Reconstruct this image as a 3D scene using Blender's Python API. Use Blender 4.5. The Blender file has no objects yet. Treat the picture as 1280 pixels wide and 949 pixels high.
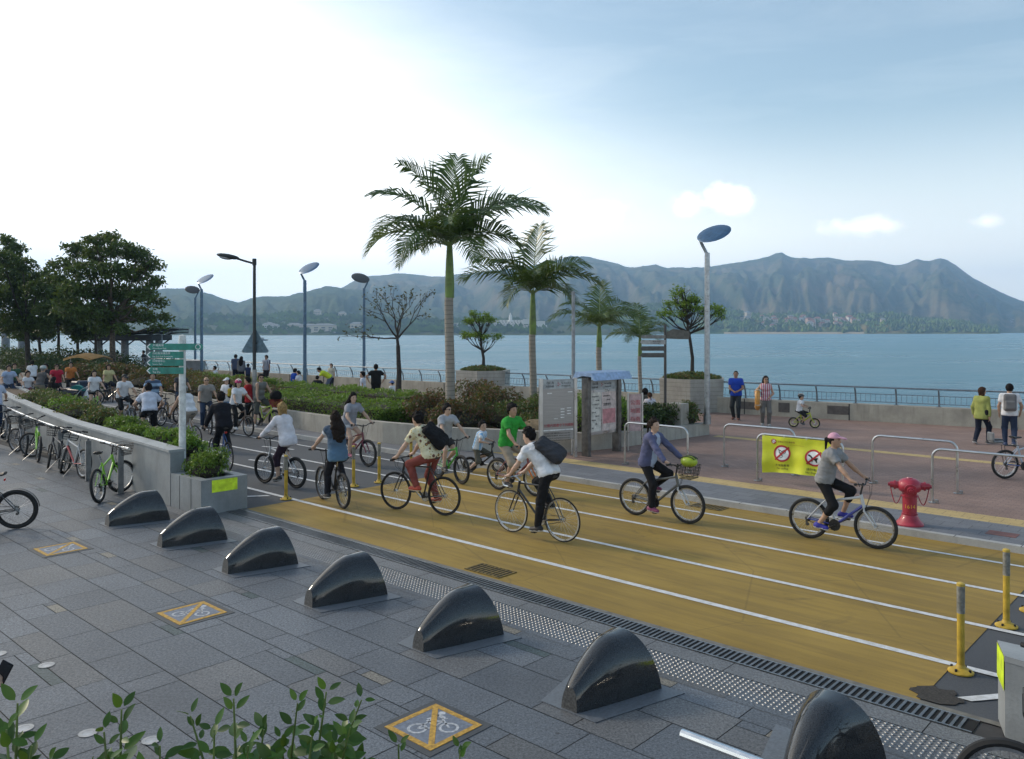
import bpy, bmesh, math, random
import numpy as np
from mathutils import Vector, Matrix, noise as mnoise
R = math.radians; PI = math.pi
random.seed(7); rng = np.random.default_rng(7)
S = bpy.context.scene; COL = S.collection
# camera model of the place: eye 3.3 m above the plaza, focal length 1030/1280 of the width
F, HZ, CH = 1030.0, 412.5, 3.3
U2 = (-.736, .677); N2 = (.677, .736)          # along the cycle track (away), across it (towards the sea)
SEA = -4.0
def gp(px, py, z=0.0):
    Y = (CH-z)*F/(py-HZ); return Vector(((px-640)/F*Y, Y, z))
def wp(px, py, Y): return Vector(((px-640)/F*Y, Y, CH-(py-HZ)*Y/F))
def rd(s, t, z=0.0): return Vector((s*U2[0]+t*N2[0], s*U2[1]+t*N2[1], z))
ROADANG = math.atan2(U2[1], U2[0])             # heading of +s
PZ = 0.10                                       # promenade level

# ---------------------------------------------------------------- object bookkeeping
def tag(o, label=None, cat=None, group=None, kind=None):
    if label: o['label'] = label
    if cat: o['category'] = cat
    if group: o['group'] = group
    if kind: o['kind'] = kind
    return o
def empty(name, loc=(0,0,0), rz=0.0, label=None, cat=None, group=None):
    o = bpy.data.objects.new(name, None); COL.objects.link(o)
    o.location = loc; o.rotation_euler = (0, 0, rz); o.empty_display_size = .1
    return tag(o, label, cat, group)
def link(name, me, parent=None, loc=None, rz=None):
    o = bpy.data.objects.new(name, me); COL.objects.link(o)
    if parent is not None: o.parent = parent
    if loc is not None: o.location = loc
    if rz is not None: o.rotation_euler = (0, 0, rz)
    return o
def copy_tree(o, parent=None):
    c = o.copy(); COL.objects.link(c)
    if parent is not None: c.parent = parent
    for ch in list(o.children): copy_tree(ch, c)
    return c

# ---------------------------------------------------------------- materials
MATS = {}
def nodes(name):
    m = bpy.data.materials.new(name); m.use_nodes = True
    nt = m.node_tree; b = nt.nodes['Principled BSDF']
    return m, nt, b
def mk(nt, typ, **kw):
    n = nt.nodes.new(typ)
    for k, v in kw.items():
        if k.startswith('in_'):
            key = k[3:]; key = int(key) if key.isdigit() else key
            n.inputs[key].default_value = v
        else: setattr(n, k, v)
    return n
def c4(c): return (c[0], c[1], c[2], 1.0)
def mixc(nt, fac, a, b, blend='MIX'):
    n = nt.nodes.new('ShaderNodeMix'); n.data_type = 'RGBA'; n.blend_type = blend
    if hasattr(fac, 'is_linked') or hasattr(fac, 'links'): nt.links.new(fac, n.inputs[0])
    else: n.inputs[0].default_value = fac
    for sock, v in ((n.inputs[6], a), (n.inputs[7], b)):
        if hasattr(v, 'links'): nt.links.new(v, sock)
        else: sock.default_value = c4(v)
    return n.outputs[2]
def noise_tex(nt, vec, scale, detail=3, rough=.55, dist=0):
    n = mk(nt, 'ShaderNodeTexNoise'); n.inputs['Scale'].default_value = scale
    n.inputs['Detail'].default_value = detail; n.inputs['Roughness'].default_value = rough
    n.inputs['Distortion'].default_value = dist
    if vec is not None: nt.links.new(vec, n.inputs['Vector'])
    return n.outputs['Fac']
def ramp(nt, fac, lo, hi, a=0.0, b=1.0):
    n = mk(nt, 'ShaderNodeMapRange'); nt.links.new(fac, n.inputs['Value'])
    for i, v in zip(('From Min','From Max','To Min','To Max'), (lo,hi,a,b)): n.inputs[i].default_value = v
    return n.outputs['Result']
def math_n(nt, op, a, b=None, clamp=False):
    n = mk(nt, 'ShaderNodeMath', operation=op); n.use_clamp = clamp
    for i, v in enumerate((a, b)):
        if v is None: continue
        if hasattr(v, 'links'): nt.links.new(v, n.inputs[i])
        else: n.inputs[i].default_value = v
    return n.outputs[0]
def coords(nt, kind='Object', scale=None, rot=None):
    tc = mk(nt, 'ShaderNodeTexCoord'); o = tc.outputs[kind]
    if scale or rot:
        mp = mk(nt, 'ShaderNodeMapping')
        if scale: mp.inputs['Scale'].default_value = scale
        if rot: mp.inputs['Rotation'].default_value = rot
        nt.links.new(o, mp.inputs['Vector']); o = mp.outputs['Vector']
    return o
def bump(nt, b, height, strength=.3, dist=.01):
    n = mk(nt, 'ShaderNodeBump'); n.inputs['Strength'].default_value = strength
    n.inputs['Distance'].default_value = dist
    nt.links.new(height, n.inputs['Height']); nt.links.new(n.outputs['Normal'], b.inputs['Normal'])
def M(name, col, rough=.6, metal=0.0, var=.14, scale=9.0, bp=0.0, bscale=60.0, spec=.5, coat=0.0):
    key = (name, tuple(col), rough, metal, var, bp)
    if key in MATS: return MATS[key]
    m, nt, b = nodes(name)
    v = coords(nt)
    f = noise_tex(nt, v, scale, 4)
    d = tuple(max(0, c*(1-2.2*var)) for c in col); h = tuple(min(1, c*(1+1.6*var)) for c in col)
    nt.links.new(mixc(nt, ramp(nt, f, .3, .7), d, h), b.inputs['Base Color'])
    nt.links.new(ramp(nt, f, .3, .7, max(.02, rough-.08), min(1, rough+.08)), b.inputs['Roughness'])
    b.inputs['Metallic'].default_value = metal
    b.inputs['Specular IOR Level'].default_value = spec
    b.inputs['Coat Weight'].default_value = coat
    if bp: bump(nt, b, noise_tex(nt, v, bscale, 3), bp, .01)
    MATS[key] = m
    return m
def cloth(name, col, rough=.9):
    return M(name, col, rough, 0, .1, 6.0, .35, 14.0, spec=.2)

# ---------------------------------------------------------------- mesh building
class MB:
    def __init__(s): s.v = []; s.f = []; s.m = []
    def add(s, verts, faces, mi=0):
        n = len(s.v); s.v.extend([tuple(p) for p in verts])
        s.f.extend([tuple(i+n for i in f) for f in faces]); s.m.extend([mi]*len(faces)); return s
    def box(s, c, d, mi=0, rz=0.0, bev=0.0, T=None):
        hx, hy, hz = d[0]/2, d[1]/2, d[2]/2
        T = T or (Matrix.Translation(c) @ Matrix.Rotation(rz, 4, 'Z'))
        if bev <= 0:
            vs = [Vector((x*hx, y*hy, z*hz)) for x in (-1,1) for y in (-1,1) for z in (-1,1)]
            fs = [(0,1,3,2),(4,6,7,5),(0,4,5,1),(2,3,7,6),(0,2,6,4),(1,5,7,3)]
            return s.add([T @ v for v in vs], fs, mi)
        bev = min(bev, hx*.9, hy*.9, hz*.9)
        vs = []; idx = {}
        for x in (-1,1):
            for y in (-1,1):
                for z in (-1,1):
                    for a, p in enumerate(((x*hx, y*(hy-bev), z*(hz-bev)), (x*(hx-bev), y*hy, z*(hz-bev)), (x*(hx-bev), y*(hy-bev), z*hz))):
                        idx[(x,y,z,a)] = len(vs); vs.append(Vector(p))
        fs = []
        for a in range(3):
            for sg in (-1, 1):
                o = [i for i in range(3) if i != a]; q = []
                for p1, p2 in ((-1,-1),(1,-1),(1,1),(-1,1)):
                    k = [0,0,0]; k[a] = sg; k[o[0]] = p1; k[o[1]] = p2; q.append(idx[(*k, a)])
                fs.append(q)
        for a in range(3):
            o = [i for i in range(3) if i != a]
            for p1 in (-1,1):
                for p2 in (-1,1):
                    k0 = [0,0,0]; k0[o[0]] = p1; k0[o[1]] = p2; k1 = list(k0); k0[a] = -1; k1[a] = 1
                    fs.append([idx[(*k0, o[0])], idx[(*k1, o[0])], idx[(*k1, o[1])], idx[(*k0, o[1])]])
        for x in (-1,1):
            for y in (-1,1):
                for z in (-1,1): fs.append([idx[(x,y,z,0)], idx[(x,y,z,1)], idx[(x,y,z,2)]])
        return s.add([T @ v for v in vs], fs, mi)
    def tube(s, path, r, seg=8, mi=0, closed=False, caps=True, flat=1.0):
        P = [Vector(p) for p in path]; n = len(P)
        rs = [r]*n if not hasattr(r, '__len__') else list(r)
        tang = []
        for i in range(n):
            if closed: t = P[(i+1) % n]-P[i-1]
            else: t = P[min(i+1, n-1)]-P[max(i-1, 0)]
            tang.append(t.normalized() if t.length > 1e-9 else Vector((0,0,1)))
        up = Vector((0,0,1)) if abs(tang[0].z) < .95 else Vector((1,0,0))
        a = tang[0].cross(up).normalized(); vs = []
        for i in range(n):
            a = (a - tang[i]*a.dot(tang[i])).normalized(); b = tang[i].cross(a)
            for k in range(seg):
                th = 2*PI*k/seg; vs.append(P[i] + a*(math.cos(th)*rs[i]) + b*(math.sin(th)*rs[i]*flat))
        fs = []
        for i in range(n if closed else n-1):
            j = (i+1) % n
            for k in range(seg):
                k2 = (k+1) % seg; fs.append((i*seg+k, i*seg+k2, j*seg+k2, j*seg+k))
        if caps and not closed:
            fs.append(tuple(range(seg))[::-1]); fs.append(tuple((n-1)*seg+k for k in range(seg)))
        return s.add(vs, fs, mi)
    def cyl(s, a, b, ra, rb=None, seg=12, mi=0): return s.tube([a, b], [ra, ra if rb is None else rb], seg, mi)
    def lathe(s, prof, seg=20, T=None, mi=0, sx=1.0):
        T = T or Matrix.Identity(4); vs = []; n = len(prof)
        for r, z in prof:
            for k in range(seg):
                th = 2*PI*k/seg; vs.append(T @ Vector((math.cos(th)*r*sx, math.sin(th)*r, z)))
        fs = []
        for i in range(n-1):
            for k in range(seg):
                k2 = (k+1) % seg; fs.append((i*seg+k, i*seg+k2, (i+1)*seg+k2, (i+1)*seg+k))
        if prof[0][0] > 1e-4: fs.append(tuple(range(seg))[::-1])
        if prof[-1][0] > 1e-4: fs.append(tuple((n-1)*seg+k for k in range(seg)))
        return s.add(vs, fs, mi)
    def ball(s, c, r, mi=0, seg=10, T=None):
        if not hasattr(r, '__len__'): r = (r,r,r)
        T = T or Matrix.Identity(4); n = max(4, seg//2+1); vs = []; fs = []
        for i in range(n+1):
            ph = PI*i/n
            for k in range(seg):
                th = 2*PI*k/seg
                vs.append(Vector(c) + (T.to_3x3() @ Vector((r[0]*math.sin(ph)*math.cos(th), r[1]*math.sin(ph)*math.sin(th), -r[2]*math.cos(ph)))))
        for i in range(n):
            for k in range(seg):
                k2 = (k+1) % seg; fs.append((i*seg+k, i*seg+k2, (i+1)*seg+k2, (i+1)*seg+k))
        return s.add(vs, fs, mi)
    def prism(s, poly, z0, z1, mi=0, T=None, top=None):
        T = T or Matrix.Identity(4); n = len(poly); q = top or poly
        vs = [T @ Vector((p[0], p[1], z0)) for p in poly] + [T @ Vector((p[0], p[1], z1)) for p in q]
        fs = [tuple(range(n))[::-1], tuple(range(n, 2*n))] + [(i, (i+1) % n, n+(i+1) % n, n+i) for i in range(n)]
        return s.add(vs, fs, mi)
    def quad(s, a, b, c, d, mi=0): return s.add([a,b,c,d], [(0,1,2,3)], mi)
    def build(s, name, mats, parent=None, smooth=35, loc=None, rz=None):
        me = s.mesh(name, mats, smooth); return link(name, me, parent, loc, rz)
    def mesh(s, name, mats, smooth=35, fix=True):
        me = bpy.data.meshes.new(name); me.from_pydata([tuple(v) for v in s.v], [], s.f)
        mats = mats if isinstance(mats, (list, tuple)) else [mats]
        for m in mats: me.materials.append(m)
        if len(mats) > 1: me.polygons.foreach_set('material_index', s.m)
        if fix:
            bm = bmesh.new(); bm.from_mesh(me); bmesh.ops.recalc_face_normals(bm, faces=bm.faces); bm.to_mesh(me); bm.free()
        if smooth:
            me.polygons.foreach_set('use_smooth', [True]*len(me.polygons)); me.set_sharp_from_angle(angle=R(smooth))
        me.update(); return me
def np_mesh(name, V, Q, mats, smooth=False, attr=None, mi=None):
    """mesh from numpy: V (n,3), Q (m,k) all the same size; attr: per-vertex float 'rnd'"""
    me = bpy.data.meshes.new(name); V = np.asarray(V, np.float32); Q = np.asarray(Q, np.int32)
    me.vertices.add(len(V)); me.vertices.foreach_set('co', V.ravel())
    m, k = Q.shape
    me.loops.add(m*k); me.loops.foreach_set('vertex_index', Q.ravel())
    me.polygons.add(m); me.polygons.foreach_set('loop_start', np.arange(0, m*k, k, dtype=np.int32))
    try: me.polygons.foreach_set('loop_total', np.full(m, k, np.int32))
    except Exception: pass
    for x in (mats if isinstance(mats, (list, tuple)) else [mats]): me.materials.append(x)
    if mi is not None: me.polygons.foreach_set('material_index', np.asarray(mi, np.int32))
    me.polygons.foreach_set('use_smooth', np.full(m, bool(smooth)))
    if attr is not None:
        a = me.attributes.new('rnd', 'FLOAT', 'POINT'); a.data.foreach_set('value', np.asarray(attr, np.float32))
    me.update(calc_edges=True); me.validate(); return me
def arc(c, r, a0, a1, n, ax=(1,0,0), ay=(0,0,1)):
    c, ax, ay = Vector(c), Vector(ax), Vector(ay)
    return [c + ax*(r*math.cos(a0+(a1-a0)*i/n)) + ay*(r*math.sin(a0+(a1-a0)*i/n)) for i in range(n+1)]
def text_obj(s, size, T, mat, parent, name='lettering', ext=.001, align='LEFT', sx=1.0):
    cu = bpy.data.curves.new('txt', 'FONT'); cu.body = s; cu.size = size; cu.extrude = ext
    cu.align_x = align; cu.resolution_u = 2
    o = bpy.data.objects.new('txt', cu); COL.objects.link(o)
    dg = bpy.context.evaluated_depsgraph_get(); dg.update()
    me = bpy.data.meshes.new_from_object(o.evaluated_get(dg)); bpy.data.objects.remove(o); bpy.data.curves.remove(cu)
    me.materials.clear(); me.materials.append(mat); me.name = name
    me.transform(T @ Matrix.Diagonal((sx,1,1,1)))
    return link(name, me, parent)
def wallT(p, d, up=(0,0,1)):
    """matrix of an upright sheet: x along d, y up, z out towards the viewer side"""
    d = Vector(d).normalized(); u = Vector(up); n = d.cross(u).normalized()
    m = Matrix((d, u, n)).transposed().to_4x4(); m.translation = Vector(p); return m
EXPOSURE = -0.10
HAZE = 2.1e-4
HAZECOL = (.48, .72, 1, 1)
SKYGAIN = (2.4, 2.35, 2.02)
LOWCOL = (17.5, 17.3, 16.9)
VEILCOL = (21, 20.9, 20.3)
CLOUDCOL = (30, 29.3, 28.5)
# ================================================================ camera, world, sun
cam = bpy.data.objects.new('camera', bpy.data.cameras.new('camera')); COL.objects.link(cam); S.camera = cam
cam.location = (0, 0, CH); cam.rotation_euler = (PI/2, 0, 0)
cam.data.sensor_width = 36; cam.data.lens = F/1280*36; cam.data.shift_y = -(949/2-HZ)/1280
cam.data.clip_start = .05; cam.data.clip_end = 20000
SUN_AZ, SUN_EL = R(-62), R(30)               # azimuth from +Y, clockwise seen from above; the sun stands left, ahead
w = bpy.data.worlds.new('World'); S.world = w; w.use_nodes = True
nt = w.node_tree; bg = nt.nodes['Background']; out = nt.nodes['World Output']
sky = mk(nt, 'ShaderNodeTexSky'); sky.sky_type = 'NISHITA'; sky.sun_disc = False
sky.sun_elevation = SUN_EL; sky.sun_rotation = SUN_AZ; sky.air_density = 1.0; sky.dust_density = 1.6; sky.ozone_density = 1.0
tc = mk(nt, 'ShaderNodeTexCoord'); sep = mk(nt, 'ShaderNodeSeparateXYZ'); nt.links.new(tc.outputs['Generated'], sep.inputs[0])
az = math_n(nt, 'ARCTAN2', sep.outputs[0], sep.outputs[1]); el = math_n(nt, 'ARCSINE', sep.outputs[2])
# thin bright cloud veil round the sun side
vn = noise_tex(nt, coords(nt, 'Generated', scale=(1.2, 1.2, 5.0), rot=(0, R(20), 0)), 2.2, 5, .55, .6)
mm = math_n(nt, 'SUBTRACT', math_n(nt, 'SUBTRACT', .075, math_n(nt, 'MULTIPLY', az, .52)), el)
mm = math_n(nt, 'ADD', mm, math_n(nt, 'MULTIPLY', math_n(nt, 'SUBTRACT', vn, .5), .10))
front = ramp(nt, sep.outputs[1], -.5, .2)
veil = mk(nt, 'ShaderNodeMapRange', interpolation_type='SMOOTHERSTEP'); nt.links.new(mm, veil.inputs['Value'])
veil.inputs['From Min'].default_value = -.36; veil.inputs['From Max'].default_value = .12
veil_f = math_n(nt, 'MULTIPLY', veil.outputs[0], front)
low = mk(nt, 'ShaderNodeMapRange', interpolation_type='SMOOTHSTEP'); nt.links.new(el, low.inputs['Value'])
low.inputs['From Min'].default_value = .27; low.inputs['From Max'].default_value = .02
low.inputs['To Min'].default_value = 0; low.inputs['To Max'].default_value = .85
thin = ramp(nt, noise_tex(nt, coords(nt, 'Generated', scale=(1, 1, 6)), 3.0, 6, .6, .5), .45, .85, 0, .14)
low_f = math_n(nt, 'MAXIMUM', low.outputs[0], thin)
skyb = mixc(nt, 1.0, sky.outputs[0], SKYGAIN, 'MULTIPLY')
base = mixc(nt, low_f, skyb, LOWCOL)
base = mixc(nt, veil_f, base, VEILCOL)
# four small fair-weather clouds over the right-hand mountains
for (px, py, wx, wy, k) in ((742,265,34,12,.9), (860,257,17,12,.6), (912,249,23,15,.85), (1078,283,38,9,.6), (1231,277,13,7,.4)):
    a0 = math.atan2(px-640, F); e0 = math.atan2(HZ-py, math.hypot(F, px-640))
    dn = noise_tex(nt, coords(nt, 'Generated'), 38, 5, .6)
    dx = math_n(nt, 'DIVIDE', math_n(nt, 'SUBTRACT', az, a0), wx/F)
    dy = math_n(nt, 'DIVIDE', math_n(nt, 'SUBTRACT', el, e0), wy/F)
    r2 = math_n(nt, 'SQRT', math_n(nt, 'ADD', math_n(nt, 'MULTIPLY', dx, dx), math_n(nt, 'MULTIPLY', dy, dy)))
    r2 = math_n(nt, 'ADD', r2, math_n(nt, 'MULTIPLY', math_n(nt, 'SUBTRACT', dn, .5), 2.6))
    mr = mk(nt, 'ShaderNodeMapRange', interpolation_type='SMOOTHSTEP'); nt.links.new(r2, mr.inputs['Value'])
    mr.inputs['From Min'].default_value = 1.5; mr.inputs['From Max'].default_value = -.1
    mr.inputs['To Min'].default_value = 0; mr.inputs['To Max'].default_value = k
    base = mixc(nt, mr.outputs[0], base, CLOUDCOL)
nt.links.new(base, bg.inputs['Color']); bg.inputs['Strength'].default_value = .10
sun = bpy.data.objects.new('sun', bpy.data.lights.new('sun', 'SUN')); COL.objects.link(sun)
sun.data.energy = 2.3; sun.data.angle = R(8); sun.data.color = (1, .85, .66)
sd = Vector((math.sin(SUN_AZ)*math.cos(SUN_EL), math.cos(SUN_AZ)*math.cos(SUN_EL), math.sin(SUN_EL)))
sun.rotation_euler = sd.to_track_quat('Z', 'Y').to_euler(); sun.location = (-40, 20, 60)
S.view_settings.view_transform = 'Standard'; S.view_settings.look = 'None'; S.view_settings.gamma = 1; S.view_settings.exposure = EXPOSURE
S.render.engine = 'CYCLES'; S.cycles.use_denoising = True; S.cycles.max_bounces = 6; S.cycles.diffuse_bounces = 3
S.cycles.glossy_bounces = 3; S.cycles.transmission_bounces = 4; S.cycles.transparent_max_bounces = 8; S.cycles.volume_bounces = 2
S.cycles.sample_clamp_indirect = 6

# ================================================================ ground sheets
def strip(name, s0, s1, t0, t1, z, mat, seg=1):
    mb = MB(); mb.quad(rd(s0,t0,z), rd(s0,t1,z), rd(s1,t1,z), rd(s1,t0,z))
    return tag(mb.build(name, mat, smooth=0), kind='structure')
def road_coords(nt):
    """object coordinates turned so that x runs along the track and y across it"""
    return coords(nt, 'Object', rot=(0, 0, -ROADANG))
def m_asphalt():
    m, nt, b = nodes('asphalt'); v = road_coords(nt)
    big = noise_tex(nt, v, .35, 4); fine = noise_tex(nt, v, 90, 2)
    c = mixc(nt, ramp(nt, big, .3, .7), (.060, .066, .076), (.092, .098, .107))
    c = mixc(nt, ramp(nt, fine, .35, .75, 0, .5), c, (.12, .125, .13))
    b.inputs['Specular IOR Level'].default_value = .25; nt.links.new(c, b.inputs['Base Color']); b.inputs['Roughness'].default_value = .85; bump(nt, b, fine, .5, .006); return m
def m_yellow():
    m, nt, b = nodes('yellow_road_paint'); v = road_coords(nt)
    big = noise_tex(nt, v, .6, 5)
    mp = mk(nt, 'ShaderNodeMapping'); mp.inputs['Scale'].default_value = (.22, 2.6, 1); nt.links.new(v, mp.inputs[0])
    streak = noise_tex(nt, mp.outputs[0], 1.7, 9, .72, .3)
    fine = noise_tex(nt, v, 70, 3)
    sepx = mk(nt, 'ShaderNodeSeparateXYZ'); nt.links.new(v, sepx.inputs[0])
    c = mixc(nt, ramp(nt, big, .3, .72), (.262, .175, .040), (.365, .248, .062))
    c = mixc(nt, ramp(nt, streak, .42, .74, 0, .8), c, (.155, .108, .04))
    c = mixc(nt, ramp(nt, fine, .58, .8, 0, .4), c, (.12, .09, .04))
    # cracks of worn paint
    vor = mk(nt, 'ShaderNodeTexVoronoi', feature='DISTANCE_TO_EDGE'); vor.inputs['Scale'].default_value = .42
    wv = mk(nt, 'ShaderNodeMix'); nt.links.new(v, vor.inputs['Vector'])
    crack = ramp(nt, vor.outputs['Distance'], .0, .006, .28, 0)
    c = mixc(nt, crack, c, (.07, .055, .03))
    stn = noise_tex(nt, v, 1.1, 7, .7, .8); c = mixc(nt, ramp(nt, stn, .60, .72, 0, .55), c, (.10,.075,.035))
    scf = noise_tex(nt, coords(nt, 'Object', scale=(.25,3.5,1), rot=(0,0,-ROADANG+.35)), 1.6, 6, .7); c = mixc(nt, ramp(nt, scf, .62, .72, 0, .4), c, (.08,.06,.035))
    b.inputs['Specular IOR Level'].default_value = .22; nt.links.new(c, b.inputs['Base Color']); b.inputs['Roughness'].default_value = .7
    bump(nt, b, fine, .3, .004); return m
def m_white():
    m, nt, b = nodes('white_road_paint'); v = road_coords(nt)
    f = noise_tex(nt, v, 9, 6, .7)
    nt.links.new(mixc(nt, ramp(nt, f, .42, .7), (.66, .67, .68), (.42, .42, .40)), b.inputs['Base Color']); b.inputs['Roughness'].default_value = .6; return m
def m_brick(name, cols, mortar, bw, bh, gap, var=.25, rot=0.0):
    m, nt, b = nodes(name); v = coords(nt, 'Object', rot=(0, 0, -ROADANG+rot))
    br = mk(nt, 'ShaderNodeTexBrick'); nt.links.new(v, br.inputs['Vector'])
    br.inputs['Color1'].default_value = c4(cols[0]); br.inputs['Color2'].default_value = c4(cols[1]); br.inputs['Mortar'].default_value = c4(mortar)
    br.inputs['Scale'].default_value = 1; br.inputs['Brick Width'].default_value = bw; br.inputs['Row Height'].default_value = bh
    br.inputs['Mortar Size'].default_value = gap; br.inputs['Bias'].default_value = 0
    f = noise_tex(nt, v, .9, 5, .6); g = noise_tex(nt, v, 40, 3)
    c = mixc(nt, ramp(nt, f, .3, .7, 0, var*2), br.outputs['Color'], tuple(x*.45 for x in cols[0]))
    c = mixc(nt, ramp(nt, g, .4, .7, 0, .3), c, tuple(min(1, x*1.5) for x in cols[1]))
    nt.links.new(c, b.inputs['Base Color']); b.inputs['Roughness'].default_value = .8
    bump(nt, b, math_n(nt, 'ADD', math_n(nt, 'MULTIPLY', br.outputs['Fac'], -1), math_n(nt, 'MULTIPLY', g, .4)), .4, .006); return m
def m_granite():
    m, nt, b = nodes('granite_slab'); v = coords(nt)
    at = mk(nt, 'ShaderNodeAttribute', attribute_name='tile')
    sp = noise_tex(nt, v, 48, 6, .85); sp2 = noise_tex(nt, v, 28, 4, .6); big = noise_tex(nt, v, .5, 5, .6)
    c = mixc(nt, ramp(nt, sp, .36, .66), (.22, .22, .22), (1.75, 1.77, 1.8))
    c = mixc(nt, 1.0, at.outputs['Color'], c, 'MULTIPLY')
    c = mixc(nt, ramp(nt, sp2, .5, .75, 0, .35), c, (.06, .062, .068))
    c = mixc(nt, ramp(nt, big, .46, .74, 0, .6), c, (.05, .055, .065))
    gum = mk(nt, 'ShaderNodeTexVoronoi'); gum.inputs['Scale'].default_value = 2.3; nt.links.new(v, gum.inputs['Vector']); c = mixc(nt, ramp(nt, gum.outputs['Distance'], .035, .05, .75, 0), c, (.035,.036,.04))
    b.inputs['Specular IOR Level'].default_value = .38
    nt.links.new(c, b.inputs['Base Color'])
    nt.links.new(ramp(nt, sp2, .3, .7, .42, .65), b.inputs['Roughness']); bump(nt, b, sp, .22, .004); return m
def m_concrete(name, col, lines=0.0, rough=.8, stain=.5):
    m, nt, b = nodes(name); v = coords(nt)
    f = noise_tex(nt, v, 1.4, 6, .65); g = noise_tex(nt, v, 30, 4, .6)
    mp = mk(nt, 'ShaderNodeMapping'); mp.inputs['Scale'].default_value = (3, 3, .35); nt.links.new(v, mp.inputs[0])
    st = noise_tex(nt, mp.outputs[0], 2.0, 5, .6)
    c = mixc(nt, ramp(nt, f, .3, .7), tuple(x*.72 for x in col), tuple(min(1, x*1.15) for x in col))
    c = mixc(nt, ramp(nt, st, .5, .78, 0, stain), c, tuple(x*.38 for x in col))
    c = mixc(nt, ramp(nt, g, .5, .75, 0, .3), c, tuple(x*.55 for x in col))
    h = g
    if lines:
        sx = mk(nt, 'ShaderNodeSeparateXYZ'); nt.links.new(v, sx.inputs[0])
        fr = math_n(nt, 'FRACT', math_n(nt, 'DIVIDE', sx.outputs[2], lines))
        ln = ramp(nt, fr, .90, .94); c = mixc(nt, math_n(nt, 'MULTIPLY', ln, .6), c, tuple(x*.3 for x in col))
        h = math_n(nt, 'SUBTRACT', g, math_n(nt, 'MULTIPLY', ln, 2))
    nt.links.new(c, b.inputs['Base Color']); b.inputs['Roughness'].default_value = rough; bump(nt, b, h, .35, .008); return m
ASPH, YEL, WHT, GRAN = m_asphalt(), m_yellow(), m_white(), m_granite()
CONC = m_concrete('concrete', (.34, .32, .28)); CONC_WALL = m_concrete('parapet_concrete', (.40, .37, .31), stain=.55)
CONC_BOARD = m_concrete('board_marked_concrete', (.36, .345, .31), lines=.165)
STONE = m_concrete('grey_stone_cladding', (.26, .28, .29), stain=.35, rough=.55); STONE_TOP = m_concrete('stone_coping', (.33, .35, .36), stain=.3, rough=.5)
KERB = m_concrete('kerb_stone', (.42, .42, .41), stain=.3)
DARK = M('dark_joint', (.02, .02, .022), .9)
STEEL = M('brushed_steel', (.52, .53, .54), .32, 1.0, .08, 3, .05, 40); STEEL_D = M('weathered_steel', (.30, .31, .32), .45, .9, .12)

mb = MB(); mb.quad(rd(-90,-70,-.05), rd(-90,14.3,-.05), rd(160,14.3,-.05), rd(160,-70,-.05))
tag(mb.build('ground', DARK, smooth=0), kind='structure')
# --- plaza paving: granite slabs of mixed sizes, laid in courses along the track, with slim green and buff insets
def plaza():
    V, Q, C = [], [], []; r = random.Random(3); gap = .0045
    def tile(s0, s1, t0, t1, col):
        n = len(V); z = r.uniform(-.0006, .0006)
        for s, t in ((s0+gap,t0+gap),(s0+gap,t1-gap),(s1-gap,t1-gap),(s1-gap,t0+gap)): V.append(rd(s,t,z)[:])
        Q.append((n, n+1, n+2, n+3)); C.extend([col]*4)
    def grey():
        k = .70*r.choice((.165,.175,.185,.19,.198,.212)); h = r.random()
        if h < .15: return (k*.97, k*1.0, k*1.03, 1)
        return (k*.89, k*1.0, k*1.14, 1)
    t = -6.0
    while t < 6.72:
        wd = r.choice((.30, .45, .45, .60)); wd = min(wd, 6.72-t) if 6.72-t-wd > .2 else 6.72-t
        s = -9 + r.uniform(0, 1.2)
        while s < 34:
            L = r.choice((.45, .6, .75, .9, .9, 1.05))
            x = r.random()
            if x < .10 and wd > .4:      # slim green slab along one side
                a = .12; tile(s, s+L, t, t+wd-a, grey()); tile(s, s+L*.62, t+wd-a, t+wd, (.065,.09,.09,1)); tile(s+L*.62, s+L, t+wd-a, t+wd, grey())
            elif x < .17:                # small buff slab
                a = .13; tile(s, s+L, t, t+wd-a, grey()); tile(s, s+.34, t+wd-a, t+wd, (.22,.20,.16,1)); tile(s+.34, s+L, t+wd-a, t+wd, grey())
            elif x < .22: tile(s, s+.32, t, t+wd, (.125,.138,.155,1)); tile(s+.32, s+L, t, t+wd, grey())
            else: tile(s, s+L, t, t+wd, grey())
            s += L
        t += wd
    s = -9                                # border courses either side of the studs and the drain
    while s < 34:
        tile(s, s+.9, 6.72, 7.0-.0, grey()); tile(s+.3, s+1.2, 7.24, 7.50, (.16,.165,.17,1)); s += .9
    me = np_mesh('plaza', V, Q, GRAN)
    a = me.color_attributes.new('tile', 'FLOAT_COLOR', 'POINT'); a.data.foreach_set('color', np.array(C, np.float32).ravel())
    tag(link('plaza', me), kind='structure')
    strip('plaza_bed', -60, 70, -70, 7.80, -.012, M('sandy_joint', (.045,.045,.047), .95))
plaza()
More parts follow.
